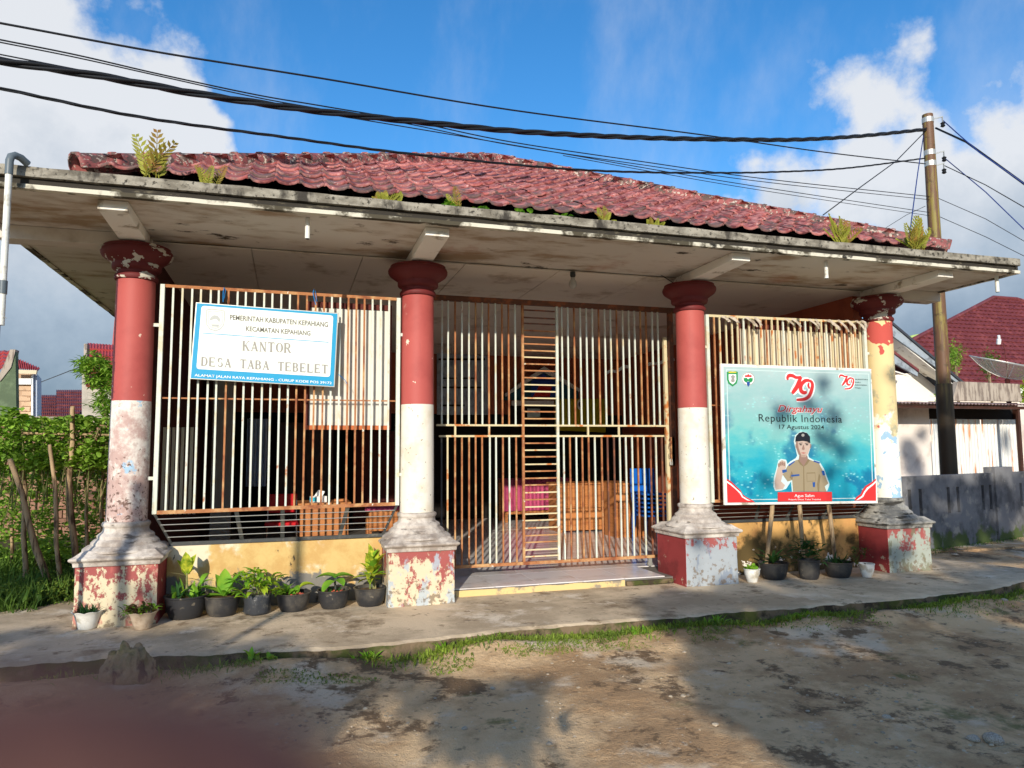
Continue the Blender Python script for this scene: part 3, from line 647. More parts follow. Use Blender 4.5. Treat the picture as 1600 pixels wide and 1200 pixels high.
vbar(gate, 1.647, GY, .215, 2.93, Cr, .042, 'end_stile')
MB().box(-1.5, GY-.03, 3.25, 1.80, GY+.03, 3.31).build('header', m_rustbrown, gate)
MB().box(1.70, GY-.03, .08, 1.755, GY+.03, 3.25).build('jamb', m_rustbrown, gate); MB().box(-1.42, GY-.03, .08, -1.37, GY+.03, 3.25).build('jamb', m_rustbrown, gate)
MB().box(1.675, GY-.030, 1.30, 1.735, GY-.024, 1.66).build('lock_plate', m_rust, gate)
# roller, chain and padlock
MB().tube([(1.36,GY-.02,.112),(1.36,GY+.02,.112)], .028, 14).box(1.335,GY-.022,.11,1.385,GY-.0205,.178).build('roller', m_galv, gate)
ch = MB()
for k in range(9):
    z = 1.63-k*.032; ch.tube([(1.66+.012*math.sin(k*1.7)+.012*math.cos(a), GY-.045+.008*math.sin(a)*(k % 2), z+.02*math.sin(a)) for a in [i*math.pi/4 for i in range(9)]], .0035, 5)
ch.build('chain', m_rustbrown, gate)
pk = empty('padlock', (1.66, GY-.06, 1.34), 'small rusty padlock hanging on the gate chain', 'padlock')
MB().box(1.64, GY-.07, 1.31, 1.685, GY-.052, 1.355).build('lock_body', m_galv, pk, bevel=.004)
MB().tube([(1.648,GY-.06,1.355),(1.650,GY-.06,1.385),(1.662,GY-.06,1.397),(1.674,GY-.06,1.385),(1.676,GY-.06,1.355)], .004, 6).build('shackle', m_galv, pk)
# ================================================================== LETTERING HELPERS
def flat_poly(name, pts, mat, parent, th=.0012, dy=0):
    "printed patch: world points on a vertical plane facing -Y, a film of ink thick"
    P = [Vector(p)+Vector((0, -dy, 0)) for p in pts]
    return MB().prism(P, (0, -th, 0)).build(name, mat, parent)
def text(s, p0, p1, h, mat, parent, dy=.002, shear=0, bold=0, align='fit', spacing=1.0, name='lettering'):
    "text whose baseline runs from p0 to p1 (world) with capital height h"
    cu = bpy.data.curves.new('t', 'FONT'); cu.body = s; cu.size = 1; cu.shear = shear; cu.offset = bold; cu.resolution_u = 3; cu.space_character = spacing
    o = bpy.data.objects.new('t', cu); COL.objects.link(o); bpy.context.view_layer.update()
    dg = bpy.context.evaluated_depsgraph_get(); m = bpy.data.meshes.new_from_object(o.evaluated_get(dg)); bpy.data.objects.remove(o)
    m.name = name; xs = [v.co.x for v in m.vertices]; x0, x1 = min(xs), max(xs)
    p0 = Vector(p0); p1 = Vector(p1); u = (p1-p0); w = u.length; u.normalize(); sc = w/(x1-x0); up = Vector((-u.z, 0, u.x)).normalized() if False else Vector((0,0,1))
    for v in m.vertices:
        v.co = p0 + u*((v.co.x-x0)*sc) + up*(v.co.y*h/.70) + Vector((0, -dy, 0))
    m.update(); return put(name, m, mat, parent)
# a slab-serif face drawn by hand: strokes in a box 0..1 x 0..1, (x0,y0,x1,y1,width)
T, t_ = .25, .11
def sf(x, y, w=.30): return (x-w/2, y, x+w/2, y, .07)
FACE = {
 'K': [(.2,0,.2,1,T), (.26,.42,.78,.97,t_), (.42,.58,.80,.02,T), sf(.2,.035), sf(.2,.965), sf(.80,.035), sf(.78,.965,.26)],
 'A': [(.50,.98,.16,.02,t_), (.46,.98,.80,.02,T), (.28,.32,.68,.32,t_), sf(.14,.035,.28), sf(.80,.035,.32)],
 'N': [(.20,0,.20,1,t_), (.22,.95,.78,.05,T), (.80,0,.80,1,t_), sf(.2,.035), sf(.16,.965,.26), sf(.80,.965)],
 'T': [(.5,0,.5,1,T), (.10,.955,.90,.955,t_), (.12,.74,.12,.95,.06), (.88,.74,.88,.95,.06), sf(.5,.035,.40)],
 'O': 'O', 'R': [(.2,0,.2,1,T), (.2,.955,.55,.955,t_), (.2,.50,.55,.50,t_), (.50,.48,.80,.03,T), sf(.2,.035,.34), sf(.84,.035,.24), sf(.12,.965,.2)],
 'D': [(.2,0,.2,1,T), (.15,.955,.45,.955,t_), (.15,.045,.45,.045,t_)], 'E': [(.2,0,.2,1,T), (.1,.955,.82,.955,t_), (.1,.045,.84,.045,t_), (.2,.5,.62,.5,t_), (.81,.76,.81,.97,.06), (.83,.03,.83,.26,.06), (.62,.38,.62,.62,.06)],
 'S': 'S', 'B': [(.2,0,.2,1,T), (.1,.955,.5,.955,t_), (.2,.52,.5,.52,t_), (.1,.045,.5,.045,t_)], 'L': [(.2,0,.2,1,T), (.1,.045,.84,.045,t_), (.83,.03,.83,.30,.06), sf(.2,.965,.34)], ' ': []}
def arc(cx, cy, rx, ry, a0, a1, w0, w1, n=12):
    q = []
    for i in range(n+1):
        a = R(a0+(a1-a0)*i/n); f = math.sin(math.pi*i/n); w = w0+(w1-w0)*f
        q.append(((cx+(rx-w/2)*math.cos(a), cy+(ry-w/2*.6)*math.sin(a)), (cx+(rx+w/2)*math.cos(a), cy+(ry+w/2*.6)*math.sin(a))))
    return q
def serif_text(s, p0, p1, h, mat, parent, dy=.002, name='lettering'):
    p0 = Vector(p0); p1 = Vector(p1); n = len(s); adv = (p1-p0).length/n; u = (p1-p0).normalized(); mb = MB(); cw = adv*.98; lay = [0]
    def P(i, x, y): return p0 + u*(adv*i + x*cw) + Vector((0, -dy-lay[0], y*h))
    for i, c in enumerate(s):
        g = FACE[c]; arcs = []
        if c == 'O': arcs = [arc(.5,.5,.34,.44,90,270,t_,T), arc(.5,.5,.34,.44,-90,90,t_,T)]; g = []
        if c == 'D': arcs = [arc(.45,.5,.33,.455,-90,90,t_,T)]
        if c == 'R': arcs = [arc(.53,.73,.20,.228,-90,90,t_,T)]
        if c == 'B': arcs = [arc(.48,.74,.20,.218,-90,90,t_,T), arc(.50,.28,.24,.238,-90,90,t_,T)]
        if c == 'S': arcs = [arc(.5,.72,.25,.23,20,250,t_,T*.9), arc(.5,.28,.27,.235,70,-160,t_,T*.9)]; g = [(.74,.72,.74,.93,.06), (.24,.08,.24,.30,.06)]
        for a in arcs:
            lay[0] += .00003
            for (q0, q1), (r0, r1) in zip(a, a[1:]): mb.add([P(i,*q0), P(i,*r0), P(i,*r1), P(i,*q1)], [(0,1,2,3)])
        for x0, y0, x1, y1, w in g:
            lay[0] += .00003
            if abs(y0-y1) < 1e-6: pts = [(x0,y0-w/2),(x1,y0-w/2),(x1,y0+w/2),(x0,y0+w/2)]
            elif abs(x0-x1) < 1e-6: pts = [(x0-w/2,y0),(x0+w/2,y0),(x0+w/2,y1),(x0-w/2,y1)]
            else: pts = [(x0-w/2,y0),(x0+w/2,y0),(x1+w/2,y1),(x1-w/2,y1)]
            mb.add([P(i,*q) for q in pts], [(0,1,2,3)])
    return mb.build(name, mat, parent)
def ink(n, c, rough=.5): return M(n, c, rough=rough, bumps=(), spec=.3)
i_grey = ink('faded_grey_print', lin(104,102,94)); i_lgrey = ink('very_faded_print', lin(178,182,180)); i_mgrey = ink('half_faded_print', lin(150,148,142))
i_blue = ink('sign_blue', lin(24,150,196)); i_white = ink('print_white', lin(236,238,236)); i_teal = ink('pale_teal_print', lin(196,214,212))
i_red = ink('print_red', lin(206,52,52)); i_black = ink('print_black', lin(30,34,40)); i_green = ink('print_green', lin(36,140,80)); i_navy = ink('print_navy', lin(36,80,150)); i_yellow = ink('print_yellow', lin(220,200,60))
# ================================================================== OFFICE SIGN
sign = empty('office_sign', (-3.14, -.11, 2.2), 'blue and white village office sign board tied to the left window grille', 'sign')
SY = -.125
s4 = [at(306,472,'Y',SY), at(529,489,'Y',SY), at(523,605,'Y',SY), at(296,592,'Y',SY)]
MB().prism(s4, (0, .035, 0)).build('board', m_galv, sign, bevel=.003)
def quad_in(q, a, b, c, d):
    "sub-rectangle of a quad, fractions left, top, right, bottom"
    def f(u, v): return (q[0]*(1-u)+q[1]*u)*(1-v) + (q[3]*(1-u)+q[2]*u)*v
    return [f(a,b), f(c,b), f(c,d), f(a,d)]
flat_poly('blue_face', quad_in(s4, .008,.012,.992,.988), i_blue, sign, dy=.001)
def rq(q, rad, n=5):
    "rounded quad"
    out = []; c = [Vector(p) for p in q]
    for i in range(4):
        p = c[i]; a = (c[i-1]-p).normalized()*rad; b = (c[(i+1) % 4]-p).normalized()*rad
        for k in range(n+1):
            t = k/n; out.append(p+a*(1-t)**2+b*t**2)
    return out
flat_poly('white_face', rq(quad_in(s4, .040,.042,.962,.868), .03), M('faded_white_sign_face', lin(232,236,228), [(lin(214,222,214), 3, .58, .1)], rough=.4, bumps=()), sign, dy=.003)
A = lambda x, y: at(230+x/3.81, 420+y/3.81, 'Y', SY)
text('PEMERINTAH KABUPATEN KEPAHIANG', A(492,303), A(1076,347), .048, i_grey, sign, dy=.0055, bold=.022)
text('KECAMATAN KEPAHIANG', A(588,370), A(972,398), .046, i_grey, sign, dy=.0055, bold=.022)
flat_poly('rule', [A(330,381), A(1080,436), A(1080,440), A(330,385)], i_blue, sign, dy=.0045)
serif_text('KANTOR', A(564,488), A(860,503), .098, i_mgrey, sign, dy=.0055)
serif_text('DESA TABA TEBELET', A(318,578), A(1078,625), .088, i_mgrey, sign, dy=.0055)
text('ALAMAT JALAN RAYA KEPAHIANG - CURUP KODE POS 39172', A(282,640), A(1098,687), .024, i_white, sign, dy=.004, bold=.01)
# faded shield
def ring(name, pts, w, mat, parent, dy):
    c = sum((Vector(p) for p in pts), Vector())/len(pts); mb = MB(); n = len(pts)
    for i in range(n):
        a = Vector(pts[i]); b = Vector(pts[(i+1) % n]); ai = c+(a-c)*(1-w); bi = c+(b-c)*(1-w); o = Vector((0,-dy,0))
        mb.add([a+o, b+o, bi+o, ai+o], [(0,1,2,3)])
    return mb.build(name, mat, parent)
sh = [A(*p) for p in ((352,243),(380,238),(408,240),(436,244),(462,250),(463,300),(458,335),(440,360),(408,374),(372,362),(352,335),(350,290))]
ring('shield_outline', sh, .10, i_lgrey, sign, .0055); ring('shield_outline', [Vector(p)*.8+sum((Vector(q) for q in sh), Vector())/len(sh)*.2 for p in sh], .08, i_lgrey, sign, .0055)
flat_poly('shield_mark', [A(*p) for p in ((368,310),(380,286),(398,276),(420,280),(436,300),(430,320),(412,300),(394,302))], i_lgrey, sign, dy=.005)
flat_poly('shield_mark', [A(*p) for p in ((380,330),(430,332),(424,346),(386,344))], i_lgrey, sign, dy=.005)
m_twine = M('blue_twine', lin(20,120,190), bumps=(), rough=.6)
for (a, b) in (((455,100),(452,198)), ((994,110),(1004,215))):
    MB().tube([A(a[0],a[1])+Vector((0,.09,0)), A(a[0]-6,a[1]+30)+Vector((0,.06,0)), A(*b)], .0045, 6).tube([A(a[0]+8,a[1]+10)+Vector((0,.09,0)), A(b[0]+6,b[1]-20)], .003, 5).build('twine', m_twine, sign)
MB().tube([A(1140,625)+Vector((0,.05,0)), A(1158,645), A(1176,660), A(1190,684)], .003, 5).build('twine', m_twine, sign)
# ================================================================== BANNER BOARD
banner = empty('banner_board', (2.95, -.25, 0), 'turquoise Republik Indonesia anniversary banner board on three wooden stakes', 'banner')
BY = -.24
m_banner = bpy.data.materials.new('printed_banner')
def banner_mat(m):
    m.use_nodes = True; nt = m.node_tree; N = nt.nodes; L = nt.links; bs = N['Principled BSDF']; bs.inputs['Roughness'].default_value = .42; bs.inputs['Specular IOR Level'].default_value = .35
    ge = N.new('ShaderNodeNewGeometry'); sx = N.new('ShaderNodeSeparateXYZ'); L.new(ge.outputs['Position'], sx.inputs[0])
    n1 = N.new('ShaderNodeTexNoise'); n1.inputs['Scale'].default_value = 2.2; n1.inputs['Detail'].default_value = 8; n1.inputs['Roughness'].default_value = .65
    mp = N.new('ShaderNodeMapping'); mp.inputs['Scale'].default_value = (1, 1, 2.2); L.new(ge.outputs['Position'], mp.inputs[0]); L.new(mp.outputs[0], n1.inputs[0])
    ma = N.new('ShaderNodeMath'); ma.operation = 'MULTIPLY_ADD'; L.new(n1.outputs[0], ma.inputs[0]); ma.inputs[1].default_value = 1.0; L.new(sx.outputs[2], ma.inputs[2])
    mr = N.new('ShaderNodeMapRange'); L.new(ma.outputs[0], mr.inputs[0]); mr.inputs[1].default_value = 1.30; mr.inputs[2].default_value = 3.0
    cr = N.new('ShaderNodeValToRGB'); L.new(mr.outputs[0], cr.inputs[0]); el = cr.color_ramp.elements
    el[0].position = 0; el[0].color = lin(20,140,166); el[1].position = 1; el[1].color = lin(172,192,192)
    for p, c in ((.25, lin(34,160,180)), (.42, lin(84,176,180)), (.55, lin(122,184,180)), (.72, lin(142,182,182))):
        e = el.new(p); e.color = c
    vo = N.new('ShaderNodeTexVoronoi'); vo.inputs['Scale'].default_value = 13; vo.feature = 'F1'; mp2 = N.new('ShaderNodeMapping'); mp2.inputs['Scale'].default_value = (1, 1, 2.0); L.new(ge.outputs['Position'], mp2.inputs[0]); L.new(mp2.outputs[0], vo.inputs[0])
    n2 = N.new('ShaderNodeTexNoise'); n2.inputs['Scale'].default_value = 3.0; n2.inputs['Detail'].default_value = 6; L.new(ge.outputs['Position'], n2.inputs[0])
    def step(s, a, b):
        r = N.new('ShaderNodeMapRange'); r.interpolation_type = 'SMOOTHSTEP'; L.new(s, r.inputs[0]); r.inputs[1].default_value = a; r.inputs[2].default_value = b; return r.outputs[0]
    def mul(a, b):
        x = N.new('ShaderNodeMath'); x.operation = 'MULTIPLY'
        for i, v in enumerate((a, b)):
            if isinstance(v, float): x.inputs[i].default_value = v
            else: L.new(v, x.inputs[i])
        return x.outputs[0]
    def mix(f, a, b):
        x = N.new('ShaderNodeMix'); x.data_type = 'RGBA'; L.new(f, x.inputs[0])
        for i, v in ((6, a), (7, b)):
            if isinstance(v, tuple): x.inputs[i].default_value = v
            else: L.new(v, x.inputs[i])
        return x.outputs[2]
    low = step(sx.outputs[2], 2.25, 1.7)
    c = mix(mul(mul(step(n2.outputs[0], .52, .66), low), .75), cr.outputs[0], lin(14,96,140))
    c = mix(mul(mul(step(vo.outputs['Distance'], .30, .18), step(n1.outputs[0], .48, .56)), .55), c, lin(150,214,212))
    L.new(c, bs.inputs['Base Color'])
banner_mat(m_banner)
BB = lambda x, y: at(1090+x/5, 560+y/5, 'Y', BY)
b4 = [BB(180,40), BB(1357,82), BB(1408,1132), BB(212,1146)]
MB().prism(b4, (0, .028, 0)).build('board_frame', m_white_trim, banner, bevel=.003)
flat_poly('printed_sheet', [BB(200,62), BB(1350,100), BB(1392,1112), BB(232,1128)], m_banner, banner, dy=.001)
ring('thin_border', [BB(222,84), BB(1338,120), BB(1372,1094), BB(250,1108)], .012, i_teal, banner, .0035)
# wooden stakes
for (x0, y0, x1, y1), nm in zip(((1206,800,1198,876), (1250,800,1255,872), (1296,798,1306,884)), range(3)):
    a = at(x0, y0, 'Y', -.178); b = at(x1, y1, 'Y', -.13); d = (b-a).normalized(); bot = a + d*(a.z/-d.z if d.z < 0 else 1)
    MB().tube([Vector((a.x-d.x*.4, -.180, a.z+.4)), a, bot], [.024,.026,.022], 8).build('stake', m_wood, banner, smooth=True)
PB = lambda pts: [BB(*p) for p in pts]
# corner ornaments
flat_poly('corner_print', PB([(226,940),(262,962),(300,1000),(334,1030),(350,1062),(380,1084),(420,1104),(448,1124),(232,1126)]), i_red, banner, dy=.004)
flat_poly('corner_line', PB([(226,956),(262,980),(300,1016),(336,1048),(352,1078),(388,1100),(412,1112),(384,1108),(344,1084),(328,1056),(294,1022),(256,990),(226,970)]), i_white, banner, dy=.006, th=.0006)
flat_poly('corner_print', PB([(1390,938),(1356,968),(1310,996),(1286,1028),(1272,1060),(1240,1082),(1222,1110),(1392,1112)]), i_red, banner, dy=.004)
flat_poly('corner_line', PB([(1390,954),(1360,982),(1320,1010),(1296,1044),(1282,1072),(1250,1096),(1236,1108),(1262,1100),(1292,1080),(1306,1050),(1330,1020),(1366,992),(1390,968)]), i_white, banner, dy=.006, th=.0006)
# crests
flat_poly('crest', PB([(226,106),(250,100),(272,104),(294,100),(312,106),(312,168),(304,196),(272,220),(240,198),(228,170)]), i_green, banner, dy=.004)
flat_poly('crest_field', PB([(240,124),(298,124),(300,166),(292,186),(272,204),(250,188),(241,166)]), i_white, banner, dy=.006)
flat_poly('crest_mark', PB([(256,180),(262,158),(256,140),(272,128),(290,140),(284,158),(288,180),(272,188)]), i_mgrey, banner, dy=.008)
flat_poly('crest_ribbon', PB([(240,104),(296,104),(300,112),(240,114)]), i_yellow, banner, dy=.008)
circ = lambda cx, cy, r, n=26: [BB(cx+r*math.cos(2*math.pi*i/n), cy+r*math.sin(2*math.pi*i/n)) for i in range(n)]
flat_poly('round_emblem', circ(393,160,52), i_white, banner, dy=.004); ring('round_emblem_ring', circ(393,160,51), .10, i_mgrey, banner, .0065)
flat_poly('emblem_flower', PB([(366,146),(370,130),(384,132),(393,120),(402,132),(418,130),(420,146)]), i_red, banner, dy=.006)
flat_poly('emblem_leaf', PB([(356,154),(380,152),(392,164),(408,152),(430,156),(426,180),(408,190),(393,176),(376,190),(360,176)]), i_green, banner, dy=.006)
flat_poly('emblem_drop', PB([(380,186),(393,180),(406,188),(404,206),(393,222),(384,206)]), i_navy, banner, dy=.007)
# the 79
def ribbon(name, pts, ws, mat, parent, dy):
    P = [Vector(p) for p in pts]; mb = MB(); vs = []
    for i, p in enumerate(P):
        t = (P[min(i+1, len(P)-1)]-P[max(i-1, 0)]).normalized(); n = Vector((-t.z, 0, t.x)); vs += [p+n*ws[i]/2+Vector((0,-dy,0)), p-n*ws[i]/2+Vector((0,-dy,0))]
    return mb.add(vs, [(2*i, 2*i+1, 2*i+3, 2*i+2) for i in range(len(P)-1)]).build(name, mat, parent)
def smooth_px(pts, n=5):
    out = []; P = [Vector((x, y, 0)) for x, y in pts]; P = [P[0]]+P+[P[-1]]
    for i in range(1, len(P)-2):
        for k in range(n):
            t = k/n; a, b, c, d = P[i-1:i+3]
            q = .5*((2*b)+(-a+c)*t+(2*a-5*b+4*c-d)*t*t+(-a+3*b-3*c+d)*t**3); out.append((q.x, q.y))
    return out+[(P[-1].x, P[-1].y)]
def seventy_nine(ox, oy, s, wpx):
    f = lambda pts: [BB(ox+(x-800)*s, oy+(y-230)*s) for x, y in smooth_px(pts)]
    st = [([(702,168),(700,150),(712,134),(740,136),(770,150),(806,144)], .9), ([(806,144),(790,180),(774,220),(752,252),(736,274)], 1.2), ([(868,172),(836,176),(806,208),(804,250),(828,268),(850,262)], 1.1),
          ([(868,172),(888,186),(894,216),(884,260),(866,296),(832,318),(770,324)], 1.0), ([(866,190),(862,214),(872,236)], .6)]
    for k, (pts, wf) in enumerate(st):
        P = f(pts); n = len(P)
        for lay, (mat, ex) in enumerate(((i_white, 1.9), (i_red, 1.0))):
            ws = [wpx*wf*(.45+.75*math.sin(math.pi*min(1, max(0, .12+.8*i/n))))*ex for i in range(n)]
            ribbon('anniversary_number', P, ws, mat, banner, .004+.0006*k*.2+.003*lay)
seventy_nine(800, 230, 1.0, .040); seventy_nine(1163, 186, .56, .020)
text('Dirgahayu', BB(618,418), BB(980,424), .082, i_white, banner, dy=.0040, shear=.35, bold=.045); text('Dirgahayu', BB(622,416), BB(976,422), .080, i_red, banner, dy=.0060, shear=.35, bold=.012)
text('Republik Indonesia', BB(476,492), BB(1126,502), .088, i_black, banner, dy=.006, spacing=1.08)
text('17 Agustus 2024', BB(636,550), BB(986,554), .050, i_black, banner, dy=.006, bold=.004)
for k, w in enumerate(('NUSANTARA', 'BARU', 'INDONESIA', 'MAJU')): text(w, BB(1228,168+22*k), BB(1228+[100,44,92,46][k],170+22*k), .014, i_black, banner, dy=.006)
flat_poly('name_strip', PB([(622,1044),(1044,1042),(1046,1116),(622,1118)]), i_red, banner, dy=.010)
text('Agus Salim', BB(752,1082), BB(906,1082), .034, i_white, banner, dy=.0125); text('Kepala Desa Taba Tebelet', BB(706,1106), BB(958,1106), .016, i_white, banner, dy=.0125)
# printed portrait: a man in a cap and khaki uniform with a raised hand
p_skin = ink('portrait_skin', lin(186,164,150)); p_skin2 = ink('portrait_skin_shade', lin(142,114,102)); p_khaki = ink('portrait_khaki', lin(150,136,110)); p_khaki2 = ink('portrait_khaki_shade', lin(128,112,84)); p_cap = ink('portrait_cap', lin(28,32,40))
flat_poly('portrait_outline', PB([(735,1042),(728,960),(690,1018),(650,1032),(604,1036),(590,1000),(594,930),(612,870),(628,800),(650,784),(690,792),(700,826),(720,806),(764,780),(776,760),(762,700),(750,650),(760,600),(800,572),(846,576),(874,610),(882,690),(862,750),(866,772),(900,792),(950,806),(984,860),(1028,980),(1024,1000),(1010,1036)]), i_teal, banner, dy=.004)
flat_poly('raised_arm', PB([(606,1024),(600,960),(616,880),(636,808),(656,794),(684,804),(688,850),(664,900),(648,960),(680,990),(664,1022)]), p_skin, banner, dy=.0065)
for (x, y) in ((632,822),(646,812),(660,810),(674,816)): flat_poly('raised_finger', PB([(x-6,y+26),(x-7,y+4),(x-3,y-4),(x+3,y-4),(x+6,y+4),(x+5,y+26)]), p_skin2, banner, dy=.0085, th=.0004)
flat_poly('torso', PB([(742,1040),(736,950),(700,962),(662,908),(700,840),(764,796),(800,786),(850,784),(884,796),(942,816),(972,870),(1018,976),(990,1000),(1004,1040)]), p_khaki, banner, dy=.0065)
flat_poly('sleeve_fold', PB([(736,950),(744,910),(730,880),(716,930)]), p_khaki2, banner, dy=.0085); flat_poly('sleeve_fold', PB([(944,900),(930,980),(936,1040),(946,1040),(948,980),(956,920)]), p_khaki2, banner, dy=.0085)
flat_poly('shirt_front', PB([(822,846),(828,846),(832,1040),(824,1040)]), p_khaki2, banner, dy=.0085)
flat_poly('collar', PB([(786,790),(806,800),(824,846),(798,828),(780,800)]), p_khaki2, banner, dy=.0085); flat_poly('collar', PB([(862,784),(850,800),(824,846),(852,828),(874,796)]), p_khaki2, banner, dy=.0085)
flat_poly('pocket', PB([(848,892),(916,890),(918,960),(850,962)]), p_khaki2, banner, dy=.0080, th=.0003); flat_poly('pocket_face', PB([(851,900),(913,898),(915,957),(853,959)]), p_khaki, banner, dy=.0086, th=.0003)
flat_poly('badge', PB([(656,872),(690,866),(694,884),(660,896)]), i_navy, banner, dy=.0090); flat_poly('badge', PB([(964,880),(984,876),(992,912),(974,914)]), i_navy, banner, dy=.0090)
flat_poly('badge', PB([(726,910),(790,904),(792,916),(728,924)]), i_navy, banner, dy=.0090); flat_poly('badge', PB([(894,968),(914,966),(912,1004),(898,1004)]), i_navy, banner, dy=.0090); flat_poly('shoulder_board', PB([(704,832),(752,800),(756,808),(710,842)]), i_navy, banner, dy=.0090); flat_poly('shoulder_board', PB([(904,796),(952,812),(948,822),(902,806)]), i_navy, banner, dy=.0090)
flat_poly('neck', PB([(794,740),(848,740),(858,786),(824,842),(786,792)]), p_skin2, banner, dy=.0095)
flat_poly('face', PB([(762,650),(768,640),(872,640),(876,660),(872,706),(856,748),(836,772),(804,772),(784,748),(768,706)]), p_skin, banner, dy=.0105)
flat_poly('face_shade', PB([(764,654),(776,650),(784,700),(800,744),(816,772),(804,772),(784,748),(768,706)]), p_skin2, banner, dy=.0118, th=.0004); flat_poly('chin_shade', PB([(800,752),(842,752),(836,771),(806,772)]), ink('portrait_chin', lin(166,140,126)), banner, dy=.0119, th=.0004)
flat_poly('ear', PB([(760,672),(768,668),(770,702),(762,696)]), p_skin2, banner, dy=.0108); flat_poly('ear', PB([(876,668),(884,672),(880,698),(873,702)]), p_skin2, banner, dy=.0108)
for x in (788, 836): flat_poly('eye', PB([(x,674),(x+9,669),(x+20,671),(x+24,676),(x+12,680)]), i_black, banner, dy=.0124, th=.0004); flat_poly('eyebrow', PB([(x-4,662),(x+26,658),(x+26,663),(x-3,667)]), i_black, banner, dy=.0124, th=.0004)
flat_poly('nose', PB([(818,676),(824,676),(832,710),(820,716),(808,710)]), p_skin2, banner, dy=.0124, th=.0004); flat_poly('mouth', PB([(798,738),(820,733),(844,738),(822,745)]), ink('portrait_lips', lin(170,100,92)), banner, dy=.0124, th=.0004)
flat_poly('cap_print', PB([(758,650),(762,610),(786,582),(816,574),(848,582),(872,612),(874,664),(850,650),(818,644),(784,648)]), p_cap, banner, dy=.0135)
flat_poly('cap_badge', circ(816,600,12,14), i_mgrey, banner, dy=.0155)
# torn cloth rags along the top of the right grille
m_rag = M('torn_plastic_cloth', lin(196,184,168), [(lin(150,136,118), 8, .55, .1)], bumps=((20,.5),))
rr_ = random.Random(5); rag_n = ['first','second','third','fourth','fifth','sixth','seventh','eighth','ninth','tenth','eleventh','twelfth','last']; rag_i = 0
for px, L_ in ((1128,20),(1140,22),(1165,34),(1178,30),(1225,26),(1236,30),(1262,36),(1272,28),(1292,38),(1308,44),(1322,34),(1336,40),(1345,26)):
    p = at(px, 497+(px-1128)*.03, 'Y', -.05); mb = MB(); w = .035+.02*rr_.random(); n = 6; l = L_/170*.75; sk = rr_.uniform(.2, .9)
    vs = []
    for i in range(n+1):
        t = i/n; c = p + Vector((sk*l*t + .01*rr_.random(), -.02-.04*math.sin(t*2.2)-.01*rr_.random(), .012-l*t*.8)); ww = w*(1-.5*t)*(.8+.4*rr_.random())
        vs += [c-Vector((ww,0.01*rr_.random(),0)), c+Vector((ww*.3,0,.01)), c+Vector((ww,.012,0))]
    mb.add(vs, [(3*i+j, 3*i+j+1, 3*i+j+4, 3*i+j+3) for i in range(n) for j in (0, 1)]); o = mb.build('rag', m_rag)
    rag_i += 0
    tag(o, rag_n[rag_i]+' scrap of torn cloth from the left on the right window grille', 'rag', 'torn cloth scraps on the right grille'); rag_i += 1
# boards leaning inside the grilles
def leaning(name, q, y, m, label, cat, strip, frame):
    e = empty(name, (q[0]+q[2], y, q[1]), label, cat); e.location = ((q[0]+q[2])/2, y, q[1])
    x0, z0, x1, z1 = q
    MB().box(x0, y, z0, x1, y+.02, z1).build('panel', m, e)
    MB().box(x0-.02, y-.012, z0-.045, x1+.02, y+.02, z0-.002).build('frame_rail', frame, e); MB().box(x0-.02, y-.012, z1+.002, x1+.02, y+.02, z1+.06).build('frame_rail', strip, e)
    for x in (x0-.032, x1+.004): MB().box(x, y-.010, z0-.045, x+.028, y+.02, z1+.06).build('frame_post', strip, e)
    return e
m_ply_w = M('white_panel_face', lin(214,210,198), [(lin(206,192,166), 2.5, .6, .1)], rough=.5); m_mar = M('maroon_frame', lin(92,44,38)); m_of = M('orange_wood_frame', lin(186,104,62))
leaning('leaning_board', (-2.72,1.775,-1.925,2.985), .085, m_ply_w, 'white panel with brown frame standing inside the left window grille', 'panel', m_mar, m_of)
pr = leaning('leaning_board', (2.37,1.0,4.25,2.985), .085, M('yellowed_panel_face', lin(218,206,182), [(lin(206,150,96), 3, .60, .08, dict(st=(3,3,.4)))], rough=.5), 'yellowed white panel with maroon top strip behind the right window grille', 'panel', m_mar, m_of)
# ================================================================== INTERIOR
m_deskw = M('varnished_orange_wood', lin(186,122,72), [(lin(160,98,58), 3, .55, .1, dict(st=(1,1,6)))], rough=.4)
m_deskd = M('dark_wood', lin(70,42,32), [(lin(56,34,26), 4, .55, .1)], rough=.4)
m_pink = M('pink_cloth', lin(186,76,114), [(lin(156,58,92), 3, .55, .1)]); m_redp = M('red_plastic', lin(196,24,34), rough=.35); m_bluep = M('blue_plastic', lin(20,96,190), rough=.3, bumps=())
m_chrome = M('chrome', lin(200,200,200), rough=.2, metal=1, bumps=())
FZ = .081
def desk(name, x0, y0, x1, y1, z1, label, face=m_deskw, rows=0):
    e = empty(name, ((x0+x1)/2, (y0+y1)/2, FZ), label, 'desk')
    MB().box(x0-.03, y0-.03, z1-.03, x1+.03, y1+.03, z1).build('desk_top', m_deskw if face is m_deskw else face, e, bevel=.004)
    MB().box(x0+.04, y0, FZ+.03, x1-.04, y0+.018, z1-.031).build('front_panel', face, e)
    for x in (x0, x1-.035): MB().box(x, y0, FZ, x+.035, y1, z1-.031).build('side_panel', face, e)
    return e
desk('office_desk', -2.76, 1.55, -2.20, 2.1, .895, 'small orange wooden desk just inside the left window')
bx = empty('tissue_box', (-2.55, 1.75, .895), 'white and teal tissue box on the small orange desk', 'box')
MB().box(-2.65,1.68,.896,-2.45,1.80,.965).build('carton', M('white_card', lin(230,230,226)), bx, bevel=.003); MB().box(-2.652,1.676,.905,-2.57,1.679,.955).build('teal_print', ink('teal_card', lin(40,170,196)), bx)
